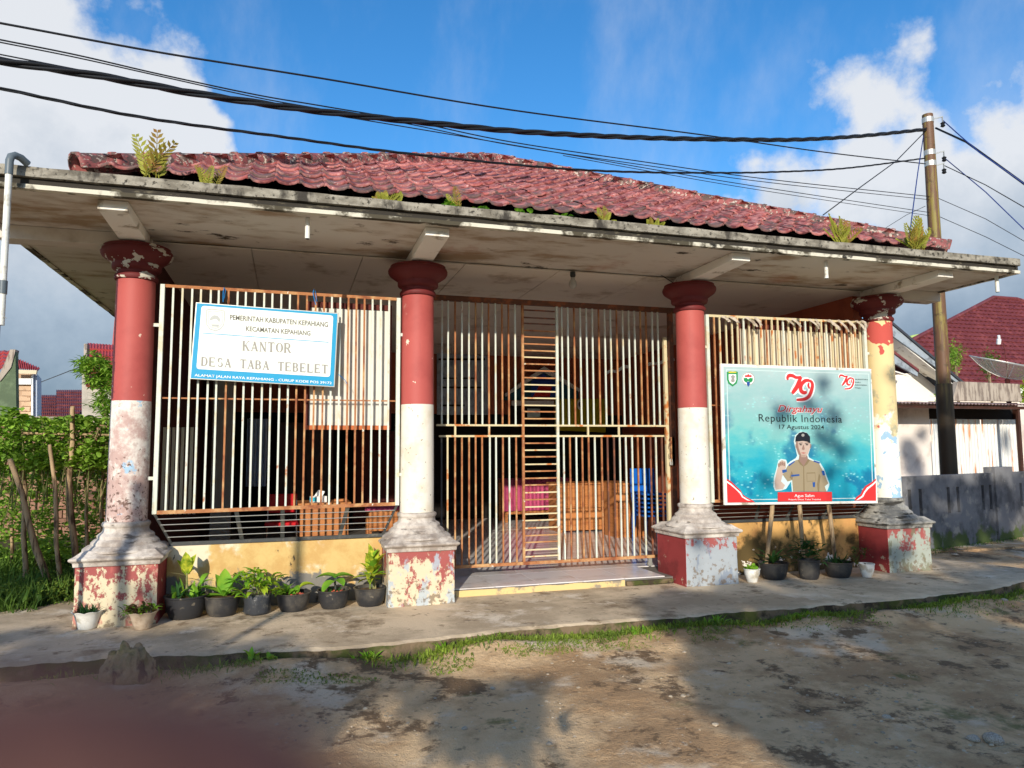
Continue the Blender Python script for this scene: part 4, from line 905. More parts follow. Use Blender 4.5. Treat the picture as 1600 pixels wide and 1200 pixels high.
MB().add([(-2.60,1.74,.965),(-2.50,1.73,.967),(-2.47,1.76,1.02),(-2.55,1.75,1.04)], [(0,1,2,3)]).build('tissue', i_white, bx)
tr = MB().box(-2.36,1.70,.897,-2.22,1.80,.925).build('wooden_tray', m_deskw, bevel=.004); tag(tr, 'small wooden tray beside the tissue box on the orange desk', 'tray')
def red_chair(x, y):
    e = empty('visitor_chair', (x, y, FZ), 'red padded chair with chrome legs left of the orange desk', 'chair')
    MB().box(x-.22,y-.20,.50,x+.22,y+.22,.56).build('seat', m_redp, e, bevel=.02); MB().box(x-.20,y+.20,.66,x+.20,y+.24,.92).build('backrest', m_redp, e, bevel=.015)
    for sx in (-1, 1):
        for sy in (-1, 1): MB().tube([(x+.19*sx,y+.18*sy,.50),(x+.21*sx,y+.21*sy,FZ+.0)], .011, 8).build('leg', m_chrome, e)
        MB().tube([(x+.19*sx,y+.18,.52),(x+.19*sx,y+.22,.90)], .011, 8).build('back_post', m_chrome, e)
p = at(440, 818, 'Z', .53); red_chair(p.x, p.y)
def cloth_table(x0, y0, x1, y1, z, label, drop=.5):
    e = empty('cloth_table', ((x0+x1)/2, (y0+y1)/2, FZ), label, 'table')
    MB().box(x0, y0, z-.05, x1, y1, z-.012).build('table_top', m_deskw, e)
    for x in (x0+.05, x1-.10):
        for y in (y0+.05, y1-.1): MB().box(x, y, FZ, x+.05, y+.05, z-.051).build('leg', m_deskw, e)
    MB().box(x0+.06, y0+.02, FZ+.16, x1-.06, y0+.04, z-.052).build('apron', m_deskw, e)
    mb = MB(); n = int((x1-x0)/.03)
    top = []; bot = []
    for i in range(n+1):
        x = x0-.02+(x1-x0+.04)*i/n; top.append((x, y0-.02, z)); bot.append((x, y0-.035-.018*math.sin(i*1.35)-.01*math.sin(i*.6), z-drop))
    mb.add(top+bot+[(x, y1+.02, z) for x, _, _ in top], [(i, i+1, n+2+i, n+1+i) for i in range(n)] + [(i+1, i, 2*(n+1)+i, 2*(n+1)+i+1) for i in range(n)])
    mb.build('table_cloth', m_pink, e, smooth='all')
cloth_table(1.18, 6.4, 2.62, 7.0, .93, 'long table under a pink cloth at the back of the hall, seen through the gate', .62)
p = at(572, 792, 'Y', 4.3); q = at(640, 786, 'Y', 4.3)
cloth_table(p.x, 4.3, q.x+.25, 4.9, p.z+.04, 'table under a pink cloth seen through the left window beside the second column', .10)
# reception desk, wedge and cabinet seen through the gate
pd = empty('wooden_cabinet', (2.5, 3.5, FZ), 'upright orange wooden cabinet with a cross rail, just inside the gate on the right', 'cabinet')
MB().box(2.22,3.42,FZ,2.26,3.9,.96).box(2.72,3.42,FZ,2.76,3.9,.96).box(2.261,3.42,.92,2.719,3.9,.959).build('carcass', m_deskw, pd)
MB().box(2.262,3.44,FZ,2.40,3.46,.918).box(2.44,3.44,FZ,2.60,3.46,.918).box(2.62,3.44,FZ,2.718,3.46,.918).build('door_board', m_deskw, pd); MB().box(2.262,3.415,.55,2.718,3.435,.60).build('cross_rail', m_deskw, pd)
ds = desk('reception_desk', 1.62, 4.4, 2.95, 5.0, .93, 'long orange wooden desk behind the gate, left of the wooden cabinet'); 
MB().box(1.70, 4.36, .50, 2.90, 4.398, .56).build('moulding', m_deskw, ds)
# stack of blue plastic chairs
def plastic_chair(x, y, z, lab, legs=True):
    e = empty('plastic_chair', (x, y, z), lab, 'chair', 'blue plastic chairs stacked inside the gate')
    MB().box(x-.20,y-.20,z+.40,x+.20,y+.20,z+.425).build('seat', m_bluep, e, bevel=.01)
    MB().add([(x-.19,y+.19,z+.43),(x+.19,y+.19,z+.43),(x+.21,y+.27,z+.80),(x-.21,y+.27,z+.80),(x-.19,y+.215,z+.43),(x+.19,y+.215,z+.43),(x+.21,y+.295,z+.80),(x-.21,y+.295,z+.80)], [(0,1,2,3),(7,6,5,4),(0,4,5,1),(1,5,6,2),(2,6,7,3),(3,7,4,0)]).build('backrest', m_bluep, e)
    for sx in (-1, 1):
        for sy in (-1, 1): MB().tube([(x+.18*sx,y+.18*sy,z+.41),(x+.215*sx,y+.215*sy,z)], [.02,.015], 6).build('leg', m_bluep, e)
names = ['lowest blue chair of the stack', 'second blue chair from the floor in the stack', 'third blue chair from the floor in the stack', 'fourth blue chair from the floor in the stack', 'fifth blue chair from the floor in the stack', 'topmost blue chair of the stack']
for k in range(6): plastic_chair(2.50, 2.75, FZ+.065*k, names[k]+' by the gate')
# notice boards on the back wall
def at2(x, y, Y): return at(760+x/8, 540+y/8, 'Y', Y)
gb = empty('gabled_notice_board', (2.3, 7.1, 0), 'notice board shaped like a house gable with white edges, blue and red inside', 'notice board'); GYb = 7.25
MB().prism([at2(*p, GYb) for p in ((715,262),(1150,545),(1150,660),(230,680),(230,600))], (0,.12,0)).build('gable_board', ink('dark_teal_board', lin(30,84,100)), gb)
MB().prism([at2(*p, GYb-.01) for p in ((715,262),(1160,545),(1150,578),(712,330),(236,640),(226,606))], (0,-.05,0)).build('gable_edge', i_white, gb)
flat_poly('blue_print', [at2(*p, GYb) for p in ((712,350),(880,470),(880,640),(560,640),(560,450))], ink('board_blue', lin(34,70,160)), gb, dy=.004); flat_poly('red_print', [at2(*p, GYb) for p in ((660,500),(820,500),(790,640),(580,640))], i_red, gb, dy=.008)
MB().prism([at2(*p, GYb) for p in ((310,690),(830,690),(830,750),(310,750))], (0,-.06,0)).build('shelf_front', i_white, gb)
flat_poly('paper', [at2(*p, GYb) for p in ((510,790),(670,790),(670,890),(510,900))], i_teal, gb, dy=.01)
MB().prism([at2(*p, GYb) for p in ((300,752),(840,752),(840,1180),(300,1180))], (0,.1,0)).build('dark_opening', m_dark, gb)
yb = empty('yellow_notice_board', (3.1, 7.4, 1.9), 'yellow green notice board with a white round emblem right of the gabled board', 'notice board')
MB().prism([at2(*p, 7.45) for p in ((860,665),(1490,665),(1490,1085),(860,1060))], (0,.04,0)).build('board', ink('yellow_green_board', lin(190,180,40)), yb)
flat_poly('emblem', [at2(1170+38*math.cos(a*.45), 735+70*math.sin(a*.45), 7.45) for a in range(14)], i_white, yb, dy=.004); flat_poly('emblem_center', [at2(1170+18*math.cos(a*.45), 735+36*math.sin(a*.45), 7.45) for a in range(14)], i_black, yb, dy=.007)
wbd = empty('white_chart_board', (.6, 7.45, 2.3), 'large pale organisation chart board on the back wall at the left of the gate', 'notice board')
P0, P1, P2, P3 = [at(x, y, 'Y', 7.44) for x, y in ((683,552),(764,556),(764,648),(683,648))]
MB().prism([P0, P1, P2, P3], (0,.04,0)).build('board', M('pale_chart', lin(176,190,204), [(lin(150,164,180), 5, .55, .05)]), wbd)
for k, (a, b, c, d) in enumerate(((685,560,758,563),(692,590,714,592),(722,590,744,592),(690,604,755,607),(688,632,726,635))): flat_poly('chart_line', [at(a,b,'Y',7.44), at(c,b,'Y',7.44), at(c,d,'Y',7.44), at(a,d,'Y',7.44)], i_black, wbd, dy=.004)
# cupboards and curtains behind the left window
def cupboard(x0, x1, y, z0, z1, m, label, cat='cupboard', name='cupboard'):
    e = empty(name, ((x0+x1)/2, y, FZ), label, cat)
    MB().box(x0, y, z0, x1, y+.4, z1).build('carcass', m, e, bevel=.005)
    n = max(1, round((x1-x0)/.5)); w = (x1-x0)/n
    for i in range(n): MB().box(x0+i*w+.02, y-.018, z0+.05, x0+(i+1)*w-.02, y-.002, z1-.05).build('door', m, e, bevel=.004)
    return e
cupboard(-3.1, -2.1, 6.6, FZ, 2.05, m_deskd, 'brown wooden cupboard at the back behind the left window')
cupboard(-1.7, -.6, 6.9, FZ, 1.9, m_mar, 'maroon cupboard at the back near the second column')
MB().box(-4.1, 5.2, FZ, -3.8, 5.5, 3.54).build('pillar', m_int_white, office); 
cu = MB(); 
for i in range(24): 
    a = i/24; b = (i+1)/24; f = lambda t: (-3.62+.34*t, 6.2+.03*math.sin(t*40))
    x0, y0 = f(a); x1, y1 = f(b); cu.add([(x0,y0,.9),(x1,y1,.9),(x1,y1,2.1),(x0,y0,2.1)], [(0,1,2,3)])
tag(cu.build('curtain', M('pale_blue_curtain', lin(190,206,226))), 'pale blue curtain hanging behind the left window', 'curtain')
bl = empty('vertical_blind', (-4.1, 1.0, .8), 'cream vertical blind strips just behind the leftmost column', 'blind')
for i in range(8): MB().box(-4.20+i*.045, 1.0, .85, -4.17+i*.045, 1.012, 1.78).build('strip', M('cream_strip', lin(226,214,180)) if i == 0 else bpy.data.materials['cream_strip'], bl)
# light bulb on the ceiling with its wire
bb = empty('light_bulb', (.18, .1, 3.55), 'unlit glass bulb hanging below the porch ceiling', 'bulb')
MB().lathe([(.03,0),(.032,-.045),(.026,-.06),(.02,-.065)], 16, (.18,.1,3.552)).build('bulb_holder', m_dark_steel, bb, smooth=True)
MB().lathe([(.018,-.066),(.022,-.085),(.040,-.115),(.046,-.145),(.040,-.175),(.022,-.195),(.004,-.20)], 20, (.18,.1,3.552)).build('bulb_glass', M('frosted_glass', lin(206,204,198), rough=.15, spec=.6, bumps=(), trans=.4), bb, smooth='all')
w = [at(x, y, 'Y', .05) for x, y in ((600,384),(700,405),(800,412),(880,418),(920,420),(960,422),(1030,428),(1052,442))]
tag(MB().tube(w, .005, 5).build('ceiling_wire', m_cable), 'thin black wire running along the porch ceiling past the bulb', 'cable')
# hanging paper streamers inside
for (x0, y0, x1, y1), lb in (((948,586,984,574), 'left'), ((1010,574,1054,562), 'right')):
    a = at(x0, y0, 'Y', 3.2); b = at(x1, y1, 'Y', 3.2); mb = MB(); n = 8; vs = []
    for i in range(n+1):
        p = a.lerp(b, i/n) + Vector((0, .02*math.sin(i*2), .02*math.sin(i*1.3))); vs += [p, p+Vector((0,.02,.05))]
    tag(mb.add(vs, [(2*i, 2*i+2, 2*i+3, 2*i+1) for i in range(n)]).build('paper_streamer', i_white), f'{lb} one of two white paper streamers hanging behind the gate', 'streamer')
# ================================================================== PIPES
for k, (px, py, pb) in enumerate(((481,333,373), (1290,403,435), (1557,432,456))):
    a = at(px, py, 'Y', -1.02); b = at(px, pb, 'Y', -1.02); l = [ 'left of the second column', 'between the third and fourth columns', 'at the right end of the eave'][k]
    e = empty('drain_spout', (a.x, a.y, b.z), 'short white drain pipe under the eave '+l, 'drain pipe', 'drain spouts under the eave')
    MB().tube([(a.x,a.y,3.574),(a.x,a.y,b.z)], .022, 14).build('pipe', m_pvc, e, smooth=True); MB().tube([(a.x,a.y,b.z-.0005),(a.x,a.y,b.z-.003)], .018, 14).build('pipe_mouth', m_dark, e)
sp = empty('service_pipe', (-4.98, -1.33, 2.4), 'tall white service pipe with grey elbow at the left edge of the eave', 'pipe')
zb = at(4, 508, 'Y', -1.33).z
MB().tube([(-4.985,-1.33,3.66),(-4.98,-1.33,zb)], .0235, 16).build('pipe', m_pvc, sp, smooth=True)
MB().tube([(-4.985,-1.33,3.62),(-4.985,-1.33,3.73),(-4.978,-1.325,3.765),(-4.96,-1.30,3.785),(-4.93,-1.27,3.78),(-4.90,-1.22,3.755)], .028, 16).build('elbow', m_pvc_grey, sp, smooth=True)
MB().tube([(-4.981,-1.33,2.80),(-4.981,-1.33,2.70)], .029, 16).build('coupling', m_pvc_grey, sp, smooth=True)
MB().tube([(-5.0,-1.33,zb-.001),(-5.01,-1.33,0)], .017, 10).build('support_rod', m_dark_steel, sp)
MB().tube([(-4.98,-1.34,zb+.04),(-4.955,-1.35,zb+.06),(-4.94,-1.35,zb+.05)], .003, 5).build('wire_end', m_galv, sp)
# ================================================================== POLE AND CABLES
PX, PY = 9.05, 3.2
pb = at(1480, 742, 'Y', PY); pt = at(1452, 180, 'Y', PY)
pole = empty('utility_pole', (pb.x, PY, -.12), 'tall yellow green utility pole with cables behind the right end of the roof', 'utility pole')
pz = pt.z; PXX = (pb.x+pt.x)/2; rad = 12.0/1138*PXX/PXX*13.2/2*.0
dpole = (Vector((PXX, PY, 1))-CAM).length; rb = 10.4/FPX*dpole; rt = 6.4/FPX*(Vector((PXX,PY,pz))-CAM).length
MB().tube([(PXX,PY,-.3),(PXX,PY,2.3),(PXX,PY,2.31),(PXX,PY,5),(PXX,PY,pz)], [rb*1.0,rb*.95,rb*.86,rb*.78,rt], 20).build('pole_shaft', m_pole, pole, smooth=True)
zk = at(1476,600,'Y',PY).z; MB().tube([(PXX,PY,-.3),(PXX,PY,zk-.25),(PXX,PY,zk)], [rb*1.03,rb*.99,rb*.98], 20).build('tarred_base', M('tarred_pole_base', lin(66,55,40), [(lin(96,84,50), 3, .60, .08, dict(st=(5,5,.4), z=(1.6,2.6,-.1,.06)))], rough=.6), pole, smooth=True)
for z in (pz-.12, at(1456,240,'Y',PY).z, at(1457,257,'Y',PY).z): MB().tube([(PXX,PY,z-.05),(PXX,PY,z+.05)], rt*1.08, 20).build('clamp_band', m_galv, pole)
for z, l in ((pz-.05, .22), (at(1456,238,'Y',PY).z, .20), (at(1457,257,'Y',PY).z, .18)):
    MB().bar((PXX+rt*.9,PY,z-.03), (PXX+rt+l,PY-.05,z+.03), .02).bar((PXX+rt+l,PY-.05,z+.04),(PXX+rt+l,PY-.05,z-.10), .018).build('hook_bracket', m_galv, pole); MB().lathe([(.02,-.05),(.045,-.03),(.03,0),(.045,.03),(.02,.05)], 10, (PXX+rt+l,PY-.05,z-.13)).build('insulator', m_cable, pole)
pl0 = (PXX, PY); pl1 = (-12, -2.6)
def cable(pts, r, label, mat=m_cable, twist=0, p1=pl1, grp='overhead cables'):
    P = [at_wall(x, y, pl0, p1) for x, y in pts]
    # smooth
    Q = []; PP = [P[0]*2-P[1]]+P+[P[-1]*2-P[-2]]
    for i in range(1, len(PP)-2):
        for k in range(8):
            t = k/8; a, b, c, d = PP[i-1:i+3]; Q.append(.5*((2*b)+(-a+c)*t+(2*a-5*b+4*c-d)*t*t+(-a+3*b-3*c+d)*t**3))
    Q.append(P[-1])
    if pts[0][0] <= 2: 
        d = (Q[0]-Q[3]).normalized(); Q = [Q[0]+d*6+Vector((0,0,.5)), Q[0]+d*3+Vector((0,0,.12))]+Q
    if pts[-1][0] >= 1598:
        d = (Q[-1]-Q[-4]).normalized(); Q += [Q[-1]+d*5]
    if not twist: o = MB().tube(Q, r, 7).build('power_cable', mat, smooth='all')
    else:
        L_ = [0]; 
        for a, b in zip(Q, Q[1:]): L_.append(L_[-1]+(b-a).length)
        D_ = []; s = 0; j = 0
        while s < L_[-1]:
            while L_[j+1] < s: j += 1
            D_.append(Q[j].lerp(Q[j+1], (s-L_[j])/(L_[j+1]-L_[j]+1e-9))); s += .06
        mb = MB()
        for q in range(3):
            pts3 = []
            for i, p in enumerate(D_):
                tt = (D_[min(i+1,len(D_)-1)]-D_[max(i-1,0)]).normalized(); a = tt.cross(Vector((0,0,1))).normalized(); b = a.cross(tt); w = i*.06/twist*2*math.pi+q*2.1
                pts3.append(p+(a*math.cos(w)+b*math.sin(w))*r*.62)
            mb.tube(pts3, r*.62, 6)
        o = mb.build('power_cable', mat, smooth='all')
    return tag(o, label, 'cable', grp)
cable([(0,36),(250,82),(500,122),(800,172),(1100,211),(1290,238),(1446,256)], .010, 'uppermost thin black cable crossing the sky above the roof', m_cable)
cable([(0,95),(150,118),(330,150),(500,174),(650,190),(820,206),(1000,215),(1150,218),(1250,218),(1350,212),(1447,202)], .030, 'thick twisted black cable bundle crossing above the roof to the pole', m_cable, twist=1.3)
cable([(0,62),(120,86),(250,116),(400,148),(500,165),(640,189),(800,222),(1000,252),(1200,280),(1452,307)], .007, 'thin black wire of the close pair just above the thick bundle', m_cable)
cable([(0,66),(120,90),(250,119),(400,152),(500,170),(640,194),(800,227),(1000,257),(1200,285),(1452,312)], .006, 'lower wire of the close pair just above the thick bundle', m_cable)
cable([(0,138),(220,183),(450,215),(620,238),(800,257),(900,265),(1000,269),(1100,270),(1200,269),(1320,263),(1447,247)], .013, 'lowest twisted black cable running past the roof peak to the pole', m_cable, twist=.9)
cable([(0,85),(200,124),(340,150),(620,196),(880,240),(1040,268),(1200,294),(1452,332)], .006, 'thin black wire that passes below the thick bundle', m_cable)
cable([(880,243),(1040,272),(1200,299),(1452,337)], .005, 'faint lowest wire reaching the pole over the right roof slope', m_cable)
def free_cable(P, r, label, mat=m_cable): return tag(MB().tube(P, r, 6).build('power_cable', mat, smooth='all'), label, 'cable')
free_cable([at(1446,205,'Y',PY), at(1400,252,'Y',2.6), at(1345,292,'Y',2.2), at(1286,336,'Y',1.7)], .009, 'cable slanting down from the pole top to the tiled roof')
free_cable([at(1443,212,'Y',PY), at(1434,270,'Y',2.4), at(1424,345,'Y',1.4), at(1420,385,'Y',-.9)], .009, 'dark blue drop cable hanging from the pole to the eave', m_cable_b)
free_cable([at(1462,200,'Y',PY), at(1510,222,'Y',2.6), at(1560,258,'Y',2.0), at(1604,290,'Y',1.5), at(1700,380,'Y',.5)], .020, 'thick cable leaving the pole to the right edge of the picture')
free_cable([at(1472,187,'Y',PY), at(1500,212,'Y',2.6), at(1530,238,'Y',2.3), at(1600,287,'Y',1.5)], .010, 'thinner cable beside the thick one at the upper right', m_cable_b)
free_cable([at(1476,247,'Y',PY), at(1540,300,'Y',2.6), at(1604,362,'Y',2.0), at(1680,440,'Y',1.5)], .010, 'cable running steeply down right from the middle pole bracket', m_cable_b)
free_cable([at(1474,258,'Y',PY), at(1540,289,'Y',2.6), at(1604,326,'Y',2.0), at(1700,380,'Y',1.5)], .009, 'cable running gently down right from the lower pole bracket')
free_cable([at(1462,308,'Y',PY), at(1540,342,'Y',2.9), at(1604,379,'Y',2.6), at(1700,430,'Y',2.2)], .006, 'thin wire leaving the pole low down to the right')
free_cable([at(1462,336,'Y',PY), at(1540,370,'Y',2.9), at(1604,402,'Y',2.6), at(1700,450,'Y',2.2)], .006, 'lowest thin wire leaving the pole to the right')
free_cable([at(1446,322,'Y',PY), at(1416,336,'Y',3.6), at(1384,356,'Y',4.4)], .005, 'short faint wire dropping left behind the roof from the pole')
# ================================================================== PLANTS
pr_ = random.Random(11)
def blade(mb, base, az, el, L_, W_, droop=.5, n=6, fold=.18, wf=None, roll=0):
    "a leaf: rises from base at elevation el towards azimuth az and droops"
    p = Vector(base); e = el; st = L_/n; rows_ = []
    for i in range(n+1):
        t = i/n; w = W_*(wf(t) if wf else (math.sin(math.pi*min(1, t**.75*.97+.03))**.8))
        d = Vector((math.cos(az)*math.cos(e), math.sin(az)*math.cos(e), math.sin(e))); s_ = Vector((-math.sin(az), math.cos(az), 0)); s_ = (s_*math.cos(roll)+d.cross(s_)*math.sin(roll)); nn = s_.cross(d)
        if nn.z < 0: nn = -nn
        rows_.append((p-s_*w/2+nn*w*fold, p.copy(), p+s_*w/2+nn*w*fold)); p = p+d*st; e -= droop/n
    o = len(mb.v)
    for a in rows_: mb.v += [tuple(q) for q in a]
    for i in range(n): mb.f += [(o+3*i, o+3*i+1, o+3*i+4, o+3*i+3), (o+3*i+1, o+3*i+2, o+3*i+5, o+3*i+4)]
def leaf_obj(par, mat, *a, **k):
    mb = MB(); blade(mb, *a, **k); m = bpy.data.meshes.new('leaf'); m.from_pydata(mb.v, [], mb.f); m.update(); return put('leaf', m, mat, par, smooth='all')
def bowl(e, x, y, r, h, mat, rim=.012, taper=.72, soil=True, name='pot'):
    pf = [(r*taper*.96,0),(r*taper,.006),(r*(taper+.12),h*.25),(r*(.93),h*.62),(r*.97,h*.9),(r*1.03,h*.93),(r*1.04,h*.99),(r*1.0,h),(r*.95,h*.985),(r*.93,h*.80)]
    MB().lathe(pf, 36, (x,y,.001)).build(name, mat, e, smooth=True)
    if soil:
        s = MB().lathe([(r*.925,h*.80),(r*.6,h*.86),(.01,h*.88)], 24, (x,y,.002)); MB.build(s, 'soil', m_soil, e, smooth='all')
def pot_thing(px, py, label, group, loc_y=None):
    p = at(px, py, 'Z', 0); 
    return p, empty('potted_plant', (p.x, p.y, 0), label, 'potted plant', group)
GB = 'potted plants in front of the left yellow wall'; GR = 'potted plants in front of the right wall'
U = pr_.uniform
# --- the six along the left wall (bases nearly touch the wall)
Yp = -.13
def left_pot(px, r, h, label, mat=m_pot, y=Yp):
    x = at(px, 950, 'Y', y).x; e = empty('potted_plant', (x, y, 0), label, 'potted plant', GB); bowl(e, x, y, r, h, mat); return e, x, y
e, x, y = left_pot(290, .185, .205, 'black bowl pot with a yellow variegated shoot, first from the left column')
MB().tube([(x-.0,y,.17),(x+.005,y,.30),(x+.0,y+.0,.40)], [.012,.010,.008], 7).build('stem', m_stem, e)
for az, el, l, w in ((1.9,1.35,.22,.11),(.9,1.15,.21,.10),(-1.4,1.3,.18,.09),(2.6,1.0,.18,.09)): leaf_obj(e, m_leaf_var, (x,y,.38), az, el, l, w, droop=.3)
leaf_obj(e, m_stem, (x,y,.37), 3.0, .35, .16, .02, droop=.3)
for k in range(3): leaf_obj(e, m_leaf, (x+.09+.02*k,y-.02,.20+.05*k), U(-1.2,1.2), 1.2, .17, .055, droop=1.8)
for k in range(26): leaf_obj(e, m_leaf_dk if k % 3 else m_leaf, (x+U(-.12,.12),y+U(-.1,.08),.17), U(0,6.28), U(.7,1.4), U(.10,.22), U(.026,.05), droop=U(.2,1.2), n=4)
e, x, y = left_pot(347, .162, .185, 'black bowl pot with three broad upright green leaves')
for az, el, l, w, d in ((1.7,1.35,.26,.14,.3),(.25,1.05,.29,.125,.3),(2.9,.55,.27,.11,.5),(3.3,.12,.30,.10,.2),(2.3,1.1,.24,.11,.4),(-.5,.5,.16,.06,.6),(-1.7,.9,.13,.05,.7)): leaf_obj(e, m_leaf, (x+.02,y,.17), az, el, l, w, droop=d, n=8)
bx_ = at(402, 950, 'Y', -.16).x; e = empty('potted_plant', (bx_, -.16, 0), 'bushy light green plant in a crumpled black polybag', 'potted plant', GB)
o = MB().lathe([(.115,0),(.122,.02),(.118,.09),(.124,.15),(.118,.185),(.108,.190),(.10,.178)], 30, (bx_,-.16,.001)).build('grow_bag', m_bag, e, smooth='all'); rough(o, .010, 14)
MB().lathe([(.11,.17),(.01,.18)], 20, (bx_,-.16,0)).build('soil', m_soil, e)
for k in range(7):
    a = U(0,6.28); sx, sy = bx_+U(-.06,.06)+.02, -.16+U(-.05,.05); tipz = U(.26,.40); tx, ty = sx+math.cos(a)*.08, sy+math.sin(a)*.06
    MB().tube([(sx,sy,.17),(tx,ty,tipz)], .005, 5).build('stem', m_stem, e)
for k in range(105):
    a = U(0,6.28); rr = U(.0,.19)*1.0; zz = U(.19,.43)-rr*.55; leaf_obj(e, m_leaf if k % 2 else m_leaf_lime, (bx_+math.cos(a)*rr,-.16+math.sin(a)*rr*.75,max(.15,zz)), a+U(-.6,.6), U(.2,.9), U(.10,.16), U(.036,.052), droop=U(.8,1.7), n=4)
e, x, y = left_pot(458, .162, .17, 'black bowl pot with low sparse seedlings and one round yellow green leaf')
leaf_obj(e, m_leaf_lime, (x+.055,y-.03,.21), .15, .5, .16, .12, droop=1.1)
for k in range(16): leaf_obj(e, m_leaf, (x+U(-.13,.02),y+U(-.08,.05),.14), U(0,6.28), U(.6,1.3), U(.08,.16), U(.045,.07), droop=U(.6,1.4), n=4)
for k in range(7): tag(None) if False else MB().lathe([(.0,-.012),(.014,-.004),(.012,.008),(.0,.013)], 8, (x+U(-.04,.10),y+U(-.08,.04),.155)).build('clay_bit', m_stone_red, e)
e, x, y = left_pot(521, .155, .175, 'black bowl pot with three glossy heart shaped leaves on a dark stem')
MB().tube([(x+.02,y,.15),(x+.01,y,.24),(x+.03,y,.29)], .010, 7).build('stem', m_dark_steel, e)
for az, el, l, w, d, zz in ((2.85,.35,.20,.13,.9,.285),(.1,.15,.20,.14,.5,.29),(3.6,-.3,.17,.14,.8,.25),(1.4,.4,.14,.10,.6,.28),(-1.0,.1,.15,.11,.9,.26)): leaf_obj(e, m_leaf, (x+.01,y-.01,zz), az, el, l, w, droop=d, n=8)
for k in range(6): leaf_obj(e, m_leaf_dk, (x+U(-.08,.08),y+U(-.05,.05),.15), U(0,6.28), .9, .07, .03, droop=.8, n=4)
for k in range(6): MB().lathe([(.0,-.012),(.014,-.004),(.012,.008),(.0,.013)], 8, (x+U(-.02,.10),y+U(-.09,.0),.155)).build('clay_bit', m_stone_red, e)
e, x, y = left_pot(578, .158, .175, 'black bowl pot with a tall yellow variegated shrub beside the second column')
for bx0, tx, tz in ((0,.0,.36),(.035,.05,.27),(.05,.075,.22)): MB().tube([(x+bx0,y,.15),(x+bx0*.9,y,.22),(x+tx,y,tz)], [.012,.010,.007], 7).build('stem', m_stem, e)
for k in range(34):
    hh = k/34; a = U(0,6.28); leaf_obj(e, m_leaf_var if k % 4 else m_leaf, (x+U(-.02,.05),y+U(-.02,.02),.24+.16*hh), a, .15+1.2*hh+U(-.2,.2), U(.15,.24), U(.055,.08), droop=U(.2,1.0), n=5)
# --- two in front of the leftmost plinth
def scallop(e, x, y, r, h, mat):
    n = 36; vs = []; pf = [(r*.62,0),(r*.66,.01),(r*.78,h*.4),(r*.93,h*.8),(r*1.1,h*.97),(r*1.16,h),(r*1.10,h*1.0),(r*.9,h*.86)]
    for k, (rr, z) in enumerate(pf):
        for j in range(n):
            w = 2*math.pi*j/n; g = 1+(.05*abs(math.sin(w*4)) if k >= 4 else .015*math.cos(w*16)); vs.append((x+rr*g*math.cos(w), y+rr*g*math.sin(w), z+.001+(.012*abs(math.sin(w*4)) if k >= 4 else 0)))
    fs = [(i*n+j, i*n+(j+1) % n, (i+1)*n+(j+1) % n, (i+1)*n+j) for i in range(len(pf)-1) for j in range(n)]+[tuple(range(n))[::-1]]
    MB().add(vs, fs).build('pot', mat, e, smooth='all'); MB().lathe([(r*.92,h*.84),(.01,h*.9)], 20, (x,y,0)).build('soil', m_soil, e)
p = at(134, 984, 'Z', 0); x, y = p.x, p.y+.04; e = empty('potted_plant', (x,y,0), 'grey white scalloped pot with a dense dark green tuft at the leftmost column', 'potted plant')
scallop(e, x, y, .108, .145, m_pot_white)
for k in range(110): leaf_obj(e, m_leaf_dk, (x+U(-.07,.07),y+U(-.06,.06),.12), U(0,6.28), U(.5,1.45), U(.07,.15), U(.010,.018), droop=U(.1,.9), n=3)
p = at(221, 984, 'Z', 0); x, y = p.x, p.y+.04; e = empty('potted_plant', (x,y,0), 'beige scalloped pot with a red and green leafy plant at the leftmost column', 'potted plant')
scallop(e, x, y, .105, .140, m_pot_beige)
for k in range(75): leaf_obj(e, m_leaf_red if k % 3 else m_leaf, (x+U(-.15,.09),y+U(-.06,.06),.12+U(0,.06)), U(0,6.28), U(.1,1.2), U(.05,.09), U(.022,.04), droop=U(.4,1.5), n=4)
# --- the five at the right
def right_pot(px, py, label): 
    p = at(px, py, 'Z', 0); e = empty('potted_plant', (p.x, p.y+.08, 0), label, 'potted plant', GR); return e, p.x, p.y+.08
e, x, y = right_pot(1182, 911, 'small white pot with bright lettuce green leaves beside the third column'); bowl(e, x, y, .092, .15, m_pot_white, taper=.62)
for k in range(24): leaf_obj(e, m_leaf, (x+U(-.05,.05),y+U(-.04,.04),.14), U(0,6.28), U(.4,1.3), U(.05,.09), U(.03,.05), droop=U(.6,1.5), n=4)
e, x, y = right_pot(1216, 906, 'black pot with long strap leaves next to the small white pot'); bowl(e, x, y, .17, .19, m_pot)
for k in range(13): a = 6.28*k/13+U(-.2,.2); leaf_obj(e, m_leaf_dk, (x,y,.17), a, U(.5,1.2), U(.20,.30), U(.035,.05), droop=U(.8,1.7), n=6)
e, x, y = right_pot(1272, 906, 'tall dark pot with a dense dark green bush below the middle of the banner'); bowl(e, x, y, .125, .22, m_pot, taper=.80)
for k in range(85): a = U(0,6.28); rr = U(0,.18); leaf_obj(e, m_leaf_dk, (x+math.cos(a)*rr,y+math.sin(a)*rr*.8,.20+U(.02,.24)-rr*.4), a, U(.1,.9), U(.07,.12), U(.03,.05), droop=U(.8,1.6), n=4)
e, x, y = right_pot(1318, 903, 'wide black pot with low dark grassy leaves, fourth of the right row'); bowl(e, x, y, .165, .18, m_pot)
for k in range(30): leaf_obj(e, m_leaf_dk, (x+U(-.1,.1),y+U(-.07,.07),.15), U(0,6.28), U(.7,1.4), U(.08,.18), U(.014,.03), droop=U(.2,1.2), n=4)
